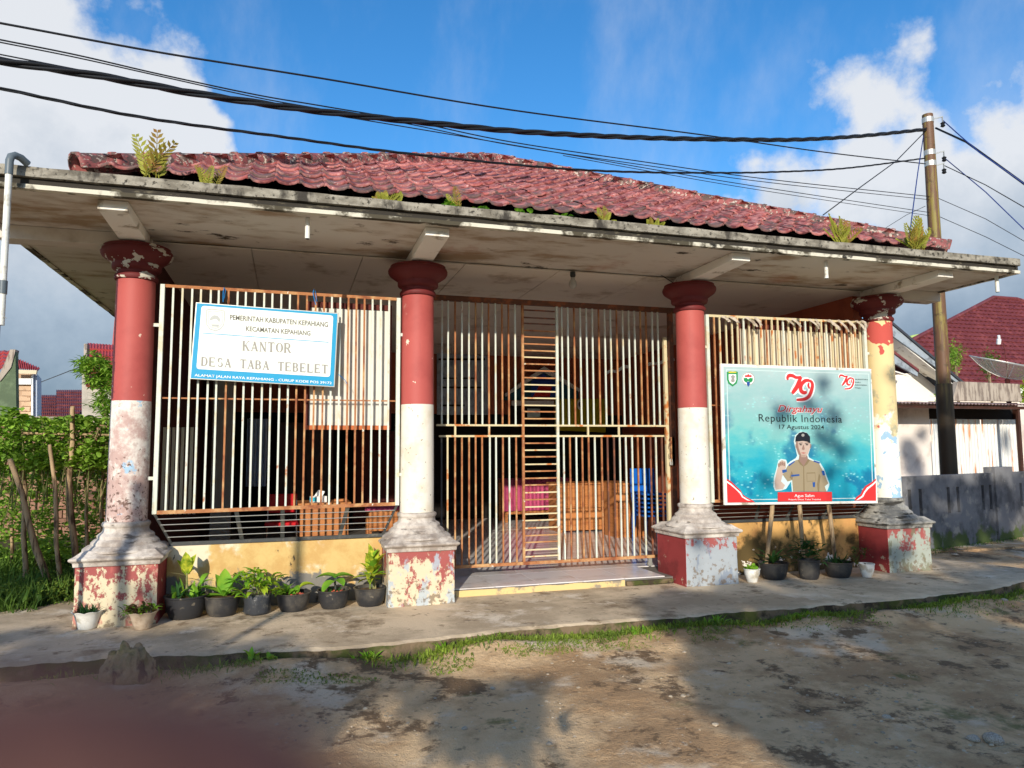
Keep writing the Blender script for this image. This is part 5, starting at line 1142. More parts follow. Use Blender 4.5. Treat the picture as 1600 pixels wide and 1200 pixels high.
e, x, y = right_pot(1363, 903, 'small white pot with a reddish leaved plant beside the rightmost column'); bowl(e, x, y, .088, .155, m_pot_white, taper=.62)
for k in range(46): leaf_obj(e, m_leaf_red, (x-.06+U(-.16,.08),y+U(-.06,.06),.15+U(.0,.18)), U(0,6.28), U(0,1.1), U(.05,.08), U(.02,.035), droop=U(.3,1.2), n=3)
# --- roof ferns growing in the gutter
def fern(px, py, y, nf, L_, mat, label, lean=0):
    p = at(px, py, 'Y', y); e = empty('roof_fern', (p.x, p.y, p.z), label, 'fern', 'plants rooted in the roof gutter')
    for k in range(nf):
        az = U(0, 6.28); el = U(1.15, 1.55) if k < nf*.6 else U(.6, 1.15); mb = MB(); q = Vector(p)+Vector((U(-.06,.06)*L_*4, U(-.02,.02), -.05)); l = L_*U(.65,1.0); st = l/9; e_ = el; pts = []
        for i in range(10):
            pts.append(q.copy()); q += Vector((math.cos(az)*math.cos(e_), math.sin(az)*math.cos(e_)*.5, math.sin(e_)))*st; e_ -= .025
        mb.tube(pts, [.005-.0003*i for i in range(10)], 4)
        for i in range(2, 10):
            f = math.sin(math.pi*(i/10)**.8)*.9+.15
            for s in (-1, 1):
                t = (pts[i]-pts[i-1]).normalized(); sd_ = Vector((1,0,0)) if abs(math.sin(az)) > .3 else Vector((.8,.5,0)); dd = (sd_*s*.80 + t*.85).normalized(); ln = l*.27*f; w_ = max(.008, l*.034)
                nn = dd.cross(Vector((0,1,0))).normalized(); a = pts[i]; b = a+dd*ln*.5+nn*w_; c = a+dd*ln; d_ = a+dd*ln*.5-nn*w_
                mb.add([a,b,c,d_], [(0,1,2,3)])
        put('frond', mb.mesh('frond'), mat if k % 4 else m_fernr, e)
fern(230, 277, -1.08, 5, .44, m_fern, 'tallest fern on the roof edge near the left end')
fern(323, 288, -1.08, 5, .26, m_fern, 'small fern on the roof edge right of the tallest one')
fern(598, 314, -1.08, 9, .17, m_fern, 'short tuft of fern on the roof edge above the second column'); fern(620, 315, -1.08, 5, .15, m_fern, 'tiny fern sprig on the roof edge just right of the second column')
fern(715, 324, -1.08, 3, .24, m_fern, 'single upright sprig among bright leaves on the roof edge')
fern(950, 347, -1.08, 5, .24, m_fern, 'thin fern sprig on the roof edge above the gate'); fern(1020, 357, -1.08, 8, .17, m_fern, 'little fern clump on the roof edge left of the third column')
fern(1318, 381, -1.08, 14, .38, m_fern, 'bushy yellow green fern on the roof edge at the right'); fern(1432, 389, -1.08, 17, .42, m_fern, 'browning fern clump at the far right end of the roof edge')
for px, py, n, lb in ((706,322,7,'round bright leaves sprouting on the roof edge, leftmost patch'), (748,328,4,'a few round bright leaves on the roof edge, middle patch'), (818,335,7,'round bright leaves sprouting on the roof edge, right patch'), (878,342,5,'faint low leaves in the shade under the roof tiles')):
    p = at(px, py, 'Y', -1.08); mb = MB()
    for k in range(n*3): blade(mb, (p.x+U(-.07,.07), p.y+U(-.02,.03), p.z-.03+U(0,.06)), U(0,6.28), U(0,1), U(.04,.07), U(.04,.06), droop=.8, n=4)
    tag(mb.build('gutter_weed', m_leaf), lb, 'weed', 'plants rooted in the roof gutter')
# ================================================================== KERB STRIP: WEEDS, STONES, STUMP
mb = MB()
def gz(x, y):
    "rough ground height"
    p = Vector((x, y, 0)); z = -.125 + .030*mn.noise(p*.55) + .018*mn.noise(p*1.9+Vector((5,1,2)))
    if -3.2 < y < -1.2: z += .085*max(0, 1-abs(y+1.72)/.42)*(.6+mn.noise(Vector((x*1.2, 3, 0))))
    return min(z, -.02)
def kerb_y(x):
    for a, b in zip(front, front[1:]):
        if a[0] <= x <= b[0]: return a[1]+(b[1]-a[1])*(x-a[0])/(b[0]-a[0])
    return -1.5
for k in range(9000):
    x = U(-4.6, 5.6); dens = max(0, .50+1.0*mn.noise(Vector((x*1.3, 2, 5))) + (.45 if -2 < x < 2 else .1 if x > 2 else -.3))
    if U(0,1) > dens: continue
    y = kerb_y(x) - abs(pr_.gauss(0, .12)) - .01; z = gz(x, y)
    blade(mb, (x, y, z), U(0,6.28), U(.5,1.5), U(.02,.075), U(.008,.018), droop=U(.2,1.4), n=2)
tag(mb.build('kerb_grass', m_grass), kind='stuff')
mb = MB()
for k in range(7000):
    x = pr_.choice([U(-1.9,-.2), U(-1.9,.8), U(-3.3,-2.2), U(.2,4.5)]); y = kerb_y(x)-U(.02,.50); q = mn.noise(Vector((x*1.6, y*2.5, 3)))
    if q < .02: continue
    blade(mb, (x, y, gz(x, y)), U(0,6.28), U(.3,1.2), U(.012,.03), U(.008,.014), droop=.8, n=2)
tag(mb.build('moss_patch', m_grass), kind='stuff')
labs = ['two broad leaf weed seedlings on the kerb right of the stump', 'weed with arrow leaves at the kerb in front of the black pots', 'low leafy weed on the kerb in front of the second column', 'feathery weed on the kerb in front of the gate', 'taller grass tuft on the kerb left of the third column', 'dark grass clump on the kerb in front of the third column', 'broad green tuft on the kerb under the white pot', 'weed clump on the kerb below the banner', 'last leafy weed along the kerb at the far right']
for (px, py, n, l, w), lb in zip(((397,1034,5,.14,.055),(424,1036,4,.12,.05),(570,1026,18,.10,.035),(692,1012,8,.13,.03),(718,1005,10,.12,.022),(1000,990,16,.12,.02),(1115,975,20,.13,.022),(1250,965,18,.09,.03),(1420,938,16,.08,.025)), labs):
    p = at(px, py, 'Z', -.07); mb = MB(); z = gz(p.x, p.y)
    for k in range(n): blade(mb, (p.x+U(-.04,.04)*(n/8), p.y+U(-.02,.02), z), U(0,6.28), U(.5,1.4), l*U(.6,1), w*U(.6,1), droop=U(.3,1.3), n=4)
    tag(mb.build('weed', m_leaf), lb, 'weed', 'weeds along the kerb')
def pebble(r, seed, mat):
    bm = bmesh.new(); bmesh.ops.create_icosphere(bm, subdivisions=2, radius=r)
    for v in bm.verts: v.co *= 1+.35*mn.noise(v.co/r*.9+Vector((seed*7, 0, 0))); v.co.z *= .55
    m = bpy.data.meshes.new('pebble'); bm.to_mesh(m); bm.free(); m.materials.append(mat); m.polygons.foreach_set('use_smooth', [True]*len(m.polygons)); return m
pm = [pebble(1, i, m_stone) for i in range(5)]
pts = []; mbp = MB()
for k in range(2600):
    x = U(-4.5, 6); y = U(-6, -1.95); q = mn.noise(Vector((x*.8, y*1.2, 11)))
    if q < .05 and U(0,1) > .12: continue
    r = abs(pr_.gauss(0, .006))+.0025
    if r > .022: r = .01
    m = pm[k % 5]; ang = U(0,6.28); z = gz(x, y)+r*.2; ca, sa = math.cos(ang), math.sin(ang)
    if len(mbp.v) < 180000: mbp.add([(x+r*(v.co.x*ca-v.co.y*sa), y+r*(v.co.x*sa+v.co.y*ca), z+r*v.co.z) for v in m.vertices], [tuple(p.vertices) for p in m.polygons])
m_grit = M('grit', lin(176,160,136), var=.35, bumps=())
tag(mbp.build('gravel', m_grit), kind='stuff')
for (px, py, r, lb) in ((858,1166,.020,'round pale pebble in the foreground dirt'),(726,1140,.018,'pale pebble in the dark shadow at the centre'),(1385,1118,.026,'flat pale stone in the shaded dirt at the right'),(1262,1107,.014,'small pale stone left of the flat stone'),(1400,1092,.014,'small stone behind the flat pale stone'),(770,1077,.02,'pale chip lying in the brown gravel patch'),(680,1092,.012,'narrow pale chip near the left shadow'),(1552,1155,.06,'lumpy brown stone at the lower right edge'),(1520,1152,.04,'brown lump next to the lumpy stone at lower right'),(936,972,.03,'pale rubble stone on the kerb below the gate'),(1260,972,.035,'grey rubble stone on the kerb below the banner'),(1570,948,.03,'grey stone on the kerb at the far right')):
    p = at(px, py, 'Z', -.12); o = put('stone', pm[pr_.randrange(5)], None); o.location = (p.x, p.y, gz(p.x, p.y)+r*.25); o.scale = (r, r, r); o.rotation_euler = (0, 0, U(0,6)); tag(o, lb, 'stone', 'stones in the dirt')
# stump: a lump of cut trunk roots by the kerb
p = at(200, 1060, 'Z', -.1); bm = bmesh.new(); bmesh.ops.create_icosphere(bm, subdivisions=5, radius=.19)
for v in bm.verts:
    c = v.co.normalized(); w = math.atan2(c.y, c.x)
    r_ = 1 + .16*mn.noise(c*1.7) + .10*mn.noise(c*4) + .07*math.sin(w*7+mn.noise(c*2)*3)*(1-abs(c.z)) + .05*mn.noise(c*11)
    v.co = Vector((c.x*(.185-.03*max(0,c.z))*r_, c.y*.14*r_, max(-.08, c.z*.20*r_*(1+.45*mn.noise(Vector((c.x*4, c.y*4, 1)))))))
m = bpy.data.meshes.new('tree_stump'); bm.to_mesh(m); bm.free(); o = put('tree_stump', m, M('mossy_stump', lin(156,136,104), [(lin(110,108,64), 5, .54, .1), (lin(60,50,38), 9, .58, .05, dict(st=(1,1,.4), seed=4))], bumps=((14,1.),(50,.5)), dist=.03), smooth='all'); o.location = (p.x, p.y, gz(p.x, p.y)+.03); tag(o, 'lumpy mossy stump on the kerb at the lower left', 'stump')
# ================================================================== LEFT GARDEN
gsoil = MB(); n = 30
vs = [(-12+7.2*i/n, .55+7.6*j/n, -.07+.05*mn.noise(Vector((i*.4, j*.4, 0)))) for j in range(n+1) for i in range(n+1)]
for i, v in enumerate(vs):
    if v[0] > -5.05: vs[i] = (-5.05, v[1], v[2])
gsoil.add(vs, [(j*(n+1)+i, j*(n+1)+i+1, (j+1)*(n+1)+i+1, (j+1)*(n+1)+i) for j in range(n) for i in range(n)])
tag(gsoil.build('garden_bed', M('dark_garden_soil', lin(84,74,50), [(lin(60,70,34), 4, .5, .1)], bumps=((14,1.),), dist=.04), smooth='all'), kind='structure')
stk = [((34,731),(38,800),(40,880),.045,2.6),((17,722),(46,820),(70,893),.055,1.9),((78,700),(88,811),(92,884),.04,1.9),((113,640),(108,747),(117,853),.05,2.1),((137,680),(137,760),(136,843),.03,2.6),((155,680),(161,750),(160,832),.035,2.9),((18,690),(20,780),(19,850),.03,3.6),((60,660),(60,740),(57,846),.025,3.6)]
sl = ['pale stake left of the thick leaning trunk', 'thick leaning trunk stake at the left edge of the garden', 'slim bent stake in the middle of the garden fence', 'thick rough stake that rises above the vines', 'thin straight stake right of the thick rough one', 'stake closest to the leftmost column', 'thin stake at the far left behind the vines', 'thin back stake between the pale and the slim ones']
for (a, b, c, r, Y), lb in zip(stk, sl):
    P = [at(*q, 'Y', Y) for q in (a, b, c)]; d = P[2]-P[1]; low = P[2]+d*((P[2].z+.1)/max(.05, -d.z)) if P[2].z > -.1 else P[2]
    Q = [P[0]+(P[0]-P[1])*.05, P[0], P[0].lerp(P[1], .5)+Vector((.02,0,0)), P[1], P[1].lerp(P[2], .5)+Vector((-.015,0,0)), P[2], low]; r *= .66
    o = MB().tube(Q, [r*.7,r*.8,r*.85,r*.9,r,r*1.05,r*1.1], 9).build('wooden_stake', m_wood, smooth='all'); rough(o, .006, 9); tag(o, lb, 'stake', 'stakes of the garden trellis')
for (a, b, Y, lb) in (((0,672),(176,680),2.2,'upper pole of the vine trellis'), ((0,690),(178,697),3.2,'second cross pole behind the vines')):
    tag(MB().tube([at(*a,'Y',Y)-Vector((1,0,0)), at(*b,'Y',Y)], .014, 7).build('trellis_pole', m_wood), lb, 'pole')
vine = MB(); vr = random.Random(21)
def vleaf(p, s):
    az = vr.uniform(0,6.28); blade(vine, p, az, vr.uniform(-.3,1.1), s, s*vr.uniform(.7,1.0), droop=vr.uniform(.3,1.2), n=3, wf=lambda t: [.5,1,.8,.05][min(3, int(t*3+.01))])
for k in range(13000):
    px = vr.uniform(-40, 182); q = vr.random()
    py = 655+vr.random()**1.1*95 if q < .45 else 700+vr.random()*175
    dens = .55+.9*mn.noise(Vector((px*.035, py*.045, 1)))+ (.22 if py < 735 else .10)
    if vr.random() > dens: continue
    Y = vr.uniform(2.0, 3.4) if py < 735 else vr.uniform(2.8, 5.5)
    vleaf(at(px, py, 'Y', Y), vr.uniform(.04,.09))
for px, py in ((20,648),(30,652),(12,655),(38,657),(14,640),(26,644),(132,658),(70,662),(120,652),(125,664)):
    for _ in range(7): vleaf(at(px+vr.uniform(-8,8), py+vr.uniform(-5,6), 'Y', 2.2), vr.uniform(.08,.14))
tag(vine.build('climbing_vine', m_vine), kind='stuff')
vt = MB()
for k in range(70):
    a = at(vr.uniform(0,175), vr.uniform(650,690), 'Y', vr.uniform(2.1,3.3)); vt.tube([a, a+Vector((vr.uniform(-.1,.1),vr.uniform(-.05,.05),-.25)), a+Vector((vr.uniform(-.15,.15),0,-vr.uniform(.4,1.1)))], .006, 4)
tag(vt.build('vine_stem', m_stem), kind='stuff')
gr = MB()
for k in range(9500):
    x = vr.uniform(-9.5, -4.95); y = .62+vr.random()**1.4*4.6
    if x > -5.2 and y < .9: continue
    gr_h = .10+.16*vr.random()+(.15 if mn.noise(Vector((x, y, 3))) > .1 else 0)
    blade(gr, (x, y, -.08), vr.uniform(0,6.28), vr.uniform(.8,1.5), gr_h, vr.uniform(.012,.03), droop=vr.uniform(.2,1.3), n=2)
tag(gr.build('garden_grass', m_bush), kind='stuff')
lw = MB()
for k in range(2600):
    x = vr.uniform(-8, -5.0); y = vr.uniform(.8, 2.2); blade(lw, (x, y, .02+vr.random()*.18), vr.uniform(0,6.28), vr.uniform(0,1), vr.uniform(.03,.06), vr.uniform(.02,.035), droop=.8, n=2)
tag(lw.build('low_weeds', m_grass), kind='stuff')
# low brick wall at the back of the garden, rendered coping
gw = empty('garden_wall', (-9, 8.6, 0), 'low reddish brick wall with grey coping behind the garden vines', 'wall'); zt = at(90, 651, 'Y', 8.6).z
MB().box(-20, 8.62, -.15, -4.6, 8.74, zt-.14).build('mortar_core', m_wood, gw); MB().box(-20, 8.58, zt-.14, -4.6, 8.78, zt).build('coping', m_conc, gw)
bmsh = MB().box(-.19,-.05,-.075,.19,.05,.075).mesh('brick'); bmsh.materials.append(m_brick); nb = 0
for j in range(14):
    for i in range(21):
        z = zt-.14-.085-j*.165; x = -4.85-.4*i-(.2 if j % 2 else 0)
        if z < 0: continue
        o = bpy.data.objects.new('brick', bmsh); COL.objects.link(o); o.parent = gw; o.matrix_parent_inverse = parent_world(gw).inverted(); o.location = (x, 8.60+U(-.006,.006), z); nb += 1
# small tree with divided leaves beside the column
tr_ = empty('leafy_tree', (-6.2, 9.6, -.1), 'small tree with divided leaves in front of the grey gabled house at the left', 'tree'); b0 = at(168, 700, 'Y', 9.6)
MB().tube([(b0.x+.3, 9.6, -.1), (b0.x+.2, 9.6, 1.2), tuple(at(160,620,'Y',9.6)), tuple(at(150,570,'Y',9.6))], [.07,.05,.035,.02], 8).build('trunk', m_bark, tr_)
cr = MB()
for (cx, cy, n, s) in ((135,570,24,14),(150,565,18,13),(165,575,26,14),(148,595,28,16),(170,600,30,16),(160,625,26,14),(172,640,24,13),(165,655,16,10),(128,580,12,9),(178,580,20,14)):
    for k in range(n):
        c = at(cx+vr.gauss(0,s*.55), cy+vr.gauss(0,s*.5), 'Y', 9.6+vr.uniform(-.5,.5)); a = vr.uniform(0,6.28)
        for f in range(7): blade(cr, c, a+f*.5-1.5, vr.uniform(-.5,.7), vr.uniform(.14,.26), .055, droop=.6, n=2)
cr.build('crown', m_vine, tr_)
# ================================================================== HOUSES AT THE LEFT
def tiled_face(parent, q, nu, nv_, mat, name='roof_tile_course', th=.05):
    "courses of a far tiled slope: q = bottom-left, bottom-right, top-right, top-left"
    q = [Vector(p) for p in q]; n_ = (q[1]-q[0]).cross(q[3]-q[0]).normalized()
    if n_.z < 0: n_ = -n_
    for j in range(nv_):
        mb = MB(); a = q[0].lerp(q[3], j/nv_); b = q[1].lerp(q[2], j/nv_); c = q[1].lerp(q[2], (j+1)/nv_); d = q[0].lerp(q[3], (j+1)/nv_)
        lo = []; hi = []; m_ = nu*4
        for i in range(m_+1):
            w = .5+.5*math.cos(i/m_*nu*2*math.pi); lo.append(a.lerp(b, i/m_)+n_*(th+th*.7*w)); hi.append(d.lerp(c, i/m_)+n_*(th*.25+th*.5*w))
        base = [p-n_*th*.9 for p in lo]; k = m_+1
        mb.add(lo+hi+base, [(i, i+1, k+i+1, k+i) for i in range(m_)]+[(2*k+i, 2*k+i+1, i+1, i) for i in range(m_)]); mb.build(name, mat, parent, smooth=False)
h1 = empty('green_walled_house', (-13.5, 12, 0), 'green walled house with sloping parapet and red roof at the far left edge', 'house')
Y = 12; w1 = [at(-60,740,'Y',Y), at(27,740,'Y',Y), at(24,549,'Y',Y), at(16,549,'Y',Y), at(-2,590,'Y',Y), at(-60,610,'Y',Y)]
MB().prism(w1, (0, .2, 0)).build('wall', m_green_wall, h1)
cp = [at(-2,588,'Y',Y-.03), at(16,546,'Y',Y-.03), at(24,546,'Y',Y-.03), at(22,556,'Y',Y-.03), at(17,574,'Y',Y-.03), at(0,596,'Y',Y-.03)]; MB().prism(cp, (0,.26,0)).build('coping', m_conc, h1)
tiled_face(h1, [at(-60,592,'Y',Y+.3), at(14,575,'Y',Y+.3), at(17,549,'Y',Y+3), at(-60,549,'Y',Y+3)], 8, 5, m_redroof)
h2 = empty('brick_house', (-14, 19, 0), 'two storey brick house with red metal roof and white band, far left', 'house'); Y = 19
q = [at(24,750,'Y',Y), at(52,750,'Y',Y), at(52,582,'Y',Y), at(24,582,'Y',Y)]; MB().prism([at(24,760,'Y',Y), at(52,760,'Y',Y), at(52,580,'Y',Y), at(24,580,'Y',Y)], (at(54,650,'Y',Y+3)-at(54,650,'Y',Y))*Vector((1,1,0))).build('wall', M('brick_wall_mass', lin(176,146,118)), h2)  # even, deeper brick tone for the mass behind the bricks
MB().prism([at(52.2,760,'Y',Y+.01), at(60,760,'Y',Y+4.5), at(60,592,'Y',Y+4.5), at(52.2,584,'Y',Y+.01)], (.1,0,0)).build('side_wall', M('grey_blue_side_wall', lin(170,180,196)), h2)
MB().prism([at(24.5,601,'Y',Y-.02), at(50.5,601,'Y',Y-.02), at(50.5,592,'Y',Y-.02), at(24.5,592,'Y',Y-.02)], (0,-.12,0)).build('white_band', i_white, h2)
MB().prism([at(50.5,760,'Y',Y-.01), at(53,760,'Y',Y-.01), at(53,583,'Y',Y-.01), at(50.5,583,'Y',Y-.01)], (0,-.1,0)).build('corner_post', i_white, h2)
bw = at(51,640,'Y',Y).x-at(26,640,'Y',Y).x; x0 = at(26,640,'Y',Y).x; z0 = at(40,602,'Y',Y).z; bmh = MB().box(-.17,-.03,-.07,.17,.0,.07).mesh('brick'); bmh.materials.append(m_brick_house)
for j in range(12):
    for i in range(int(bw/.37)): 
        o = bpy.data.objects.new('brick', bmh); COL.objects.link(o); o.parent = h2; o.matrix_parent_inverse = parent_world(h2).inverted(); o.location = (x0+.2+i*.37+(.1 if j % 2 else 0), Y-.002, z0-.1-j*.165)
rf = MB(); a, b, c = at(20,577,'Y',Y-.3), at(59,580,'Y',Y-.3), at(24,559,'Y',Y+2)
for i in range(24):
    f0 = a.lerp(b, i/24); f1 = a.lerp(b, (i+1)/24); g0 = at(15,556,'Y',Y+2).lerp(b+Vector((0,.2,.1)), i/24); g1 = at(15,556,'Y',Y+2).lerp(b+Vector((0,.2,.1)), (i+1)/24); up = Vector((0,0,.05*(i % 2))); up2 = Vector((0,0,.05*((i+1) % 2)))
    rf.add([f0+up, f1+up2, g1+up2, g0+up], [(0,1,2,3)])
rf.build('metal_roof', m_redroof, h2)
MB().prism([at(20,584,'Y',Y-.32), at(58,585,'Y',Y-.32), at(59,579,'Y',Y-.32), at(20,578,'Y',Y-.32)], (0,-.1,0)).build('fascia', M('cream_fascia', lin(206,190,160)), h2)
h3 = empty('maroon_roofed_house', (-11, 26, 0), 'pair of low maroon tiled roofs between the brick house and the grey house', 'house'); Y = 26
MB().box(at(56,700,'Y',Y).x, Y+.2, -2, at(130,700,'Y',Y).x, Y+6, at(60,652,'Y',Y).z-.1).build('wall', m_pale_wall, h3)
tiled_face(h3, [at(54,656,'Y',Y), at(92,656,'Y',Y), at(92,618,'Y',Y+4), at(58,618,'Y',Y+4)], 12, 8, m_farroof); tiled_face(h3, [at(88,652,'Y',Y-.8), at(128,652,'Y',Y-.8), at(128,610,'Y',Y+3.2), at(88,610,'Y',Y+3.2)], 12, 8, m_farroof)
h4 = empty('grey_gabled_house', (-7, 14, 0), 'grey plastered house with red tiled roof just left of the first column', 'house'); Y = 14
MB().prism([at(128,760,'Y',Y), at(250,760,'Y',Y), at(250,606,'Y',Y), at(134,604,'Y',Y), at(132,578,'Y',Y), at(128,580,'Y',Y)], (0,.25,0)).build('wall', M('grey_plaster', lin(186,178,164), [(lin(150,144,132), 1.2, .55, .1)]), h4)
MB().prism([at(127,760,'Y',Y-.05), at(132,760,'Y',Y-.05), at(136,537,'Y',Y+1.5), at(131,537,'Y',Y+1.5)], (0,.3,0)).build('gable_edge', m_conc, h4)
tiled_face(h4, [at(135,606,'Y',Y-.1), at(260,612,'Y',Y-.1), at(260,546,'Y',Y+3), at(137,537,'Y',Y+3)], 26, 6, m_redroof)
MB().prism([at(136,538,'Y',Y+3.0), at(260,546,'Y',Y+3.0), at(260,700,'Y',Y+3), at(136,700,'Y',Y+3)], (0,.3,0)).build('rear_wall', m_conc, h4)
MB().prism([at(175,540,'Y',Y+4), at(188,540,'Y',Y+4), at(188,498,'Y',Y+4), at(179,498,'Y',Y+4)], (0,.6,0)).build('chimney', m_redroof, h4)
tag(MB().tube([at(64,597,'Y',19), at(95,585,'Y',16), at(128,572,'Y',14)], .012, 5).build('power_cable', m_cable), 'thin wire strung between the brick house and the grey house', 'cable')
# ================================================================== RIGHT SIDE
# grey rendered boundary wall with slots
wa = Vector((5.55, 1.32, 0)); wb = Vector((14.0, 3.55, 0)); wd = (wb-wa).normalized(); wn = Vector((-wd.y, wd.x, 0)); WL = (wb-wa).length
Mx = Matrix(((wd.x, wn.x, 0, wa.x), (wd.y, wn.y, 0, wa.y), (0, 0, 1, 0), (0, 0, 0, 1)))
gwall = empty('boundary_wall', tuple(wa), 'grey rendered boundary wall with upright slots at the right', 'wall')
def s_of(px): 
    p = at_wall(px, 790, (wa.x, wa.y), (wb.x, wb.y)); return (p-wa).dot(wd)
slots = [s_of(v) for v in (1422,1439,1483,1498,1537,1549,1597,1607)]+[s_of(1607)+.5*k for k in (1,2,3)]
s = 0; H = 1.06; zs0, zs1 = .44, .86
for k in slots:
    sw = .045; MB().box(s, 0, -.2, k-sw, .12, H, Mx).build('wall_panel', m_greywall, gwall)
    MB().box(k-sw, 0, -.2, k+sw, .12, zs0, Mx).build('wall_panel', m_greywall, gwall); MB().box(k-sw, 0, zs1, k+sw, .12, H, Mx).build('wall_panel', m_greywall, gwall); MB().box(k-sw, .10, zs0, k+sw, .12, zs1, Mx).build('slot_back', m_greywall, gwall); s = k+sw
MB().box(s, 0, -.2, WL, .12, H, Mx).build('wall_panel', m_greywall, gwall)
s0 = s_of(1555); s1 = s_of(1582); MB().box(s0, -.04, -.2, s1, .16, H+.10, Mx).build('pillar', m_greywall, gwall, bevel=.01)
# yard behind the wall
tag(MB().box(5.5, 1.5, -.3, 30, 12, -.10).build('yard', m_dirt), kind='structure')
gv = MB()
for k in range(1800):
    s = vr.uniform(-.2, 8.5); p = wa+wd*s-wn*abs(vr.gauss(0,.10)); blade(gv, (p.x, p.y, gz(p.x, p.y)-.005), vr.uniform(0,6.28), vr.uniform(.6,1.4), vr.uniform(.03,.11), .012, droop=.8, n=2)
tag(gv.build('wall_foot_grass', m_bush), kind='stuff')
o = put('stone', pm[1], None); p = at(1492, 866, 'Z', -.1); o.location = (p.x, p.y, -.10); o.scale = (.05,.05,.03); tag(o, 'white crumpled scrap on the dark ground before the grey wall', 'litter')
# shed with corrugated doors
Y = 6.2; sh = empty('corrugated_shed', (9, Y, 0), 'low shed with rust streaked corrugated doors behind the grey wall', 'shed')
X = lambda px, yy=Y: at(px, 690, 'Y', yy).x
Z = lambda py, px=1500, yy=Y: at(px, py, 'Y', yy).z
zr = Z(628); 
MB().box(X(1340), Y, -.1, X(1454), Y+.15, zr).build('wall', m_pale_wall, sh)
def corr(name, x0, x1, z0, z1, y, mat, par, pitch=.10, amp=.018):
    mb = MB(); n = int((x1-x0)/pitch*6); 
    mb.add([(x0+(x1-x0)*i/n, y+amp*math.cos(i/6*2*math.pi), z) for z in (z0, z1) for i in range(n+1)], [(i, i+1, n+2+i, n+1+i) for i in range(n)]); return mb.build(name, mat, par, smooth='all')
for k, (a, b) in enumerate(((1455,1472),(1473,1502),(1503,1533),(1534,1568),(1569,1587))): corr('corrugated_door', X(a), X(b), -.1, Z(655), Y-.02-.012*(k % 2), m_corr, sh)
MB().box(X(1454)+.003, Y+.03, Z(655), X(1600), Y+.12, zr).build('awning_shade_strip', m_dark, sh)  # near-black strip stands in for the awning's shade above the doors
MB().box(X(1587), Y-.05, -.1, X(1591), Y+.10, zr).build('door_post', m_deskd, sh); MB().box(X(1591)+.01, Y-.02, -.1, X(1660), Y+.12, zr).build('wall', m_int_orange if False else m_pale_wall, sh)
mb = MB(); x0, x1 = X(1340, Y-1.0), X(1640, Y-1.0); n = int((x1-x0)/.10*6); za = Z(631, 1500, Y-1.0)
mb.add([(x0+(x1-x0)*i/n, yy, zz+.018*math.cos(i/6*2*math.pi)) for yy, zz in ((Y-1.0, za), (Y+3.0, za+.35)) for i in range(n+1)], [(i, i+1, n+2+i, n+1+i) for i in range(n)]); mb.build('corrugated_roof', m_corr_roof, sh, smooth='all')
MB().box(x0, Y-.9, za-.10, x1, Y-.84, za-.03).build('eave_beam', m_deskd, sh)
for px in (1593,): MB().box(X(px,Y-.85), Y-.86, -.1, X(px,Y-.85)+.07, Y-.80, za-.1).build('post', m_deskd, sh)
MB().prism([at(1488,626,'Y',Y+1.0), at(1597,627,'Y',Y+1.0), at(1593,600,'Y',Y+1.0), at(1497,596,'Y',Y+1.0)], (0,.15,0)).build('parapet_wall', m_conc, sh)
# gabled house with blue-grey fascia boards
Y = 9.5; hg = empty('white_gabled_house', (10, Y, 0), 'white gabled house with long blue grey fascia boards right of the last column', 'house')
MB().prism([at(1380,760,'Y',Y), at(1510,760,'Y',Y), at(1480,612,'Y',Y), at(1380,540,'Y',Y)], (0,6,0)).build('wall', M('bright_white_render', lin(232,226,214)), hg)
def band(name, a, b, w, yy, th, mat):
    A_ = at(*a,'Y',yy); B_ = at(*b,'Y',yy); C_ = at(b[0], b[1]+w[1],'Y',yy); D_ = at(a[0], a[1]+w[0],'Y',yy); MB().prism([A_,B_,C_,D_], (0,th,0)).build(name, mat, hg)
band('fascia_board', (1380,495), (1508,601), (19,6), Y-.9, .06, m_fascia); band('roof_edge', (1380,490), (1507,597), (4,4), Y-.95, 6.5, M('dark_roof_edge', lin(60,64,72)))
MB().prism([at(1380,515,'Y',Y-.84), at(1494,605,'Y',Y-.84), at(1470,605,'Y',Y-.05), at(1380,545,'Y',Y-.05)], (0,0,.03)).build('soffit', m_white_trim, hg)
band('lower_fascia_board', (1380,540), (1434,580), (18,8), Y-1.6, .06, m_fascia); band('lower_roof_edge', (1380,535), (1436,577), (4,4), Y-1.65, 1.6, m_farroof)
MB().prism([at(1380,575,'Y',Y-1.5), at(1424,589,'Y',Y-1.5), at(1412,586,'Y',Y-.4), at(1380,583,'Y',Y-.4)], (0,0,.03)).build('lower_soffit', m_white_trim, hg)
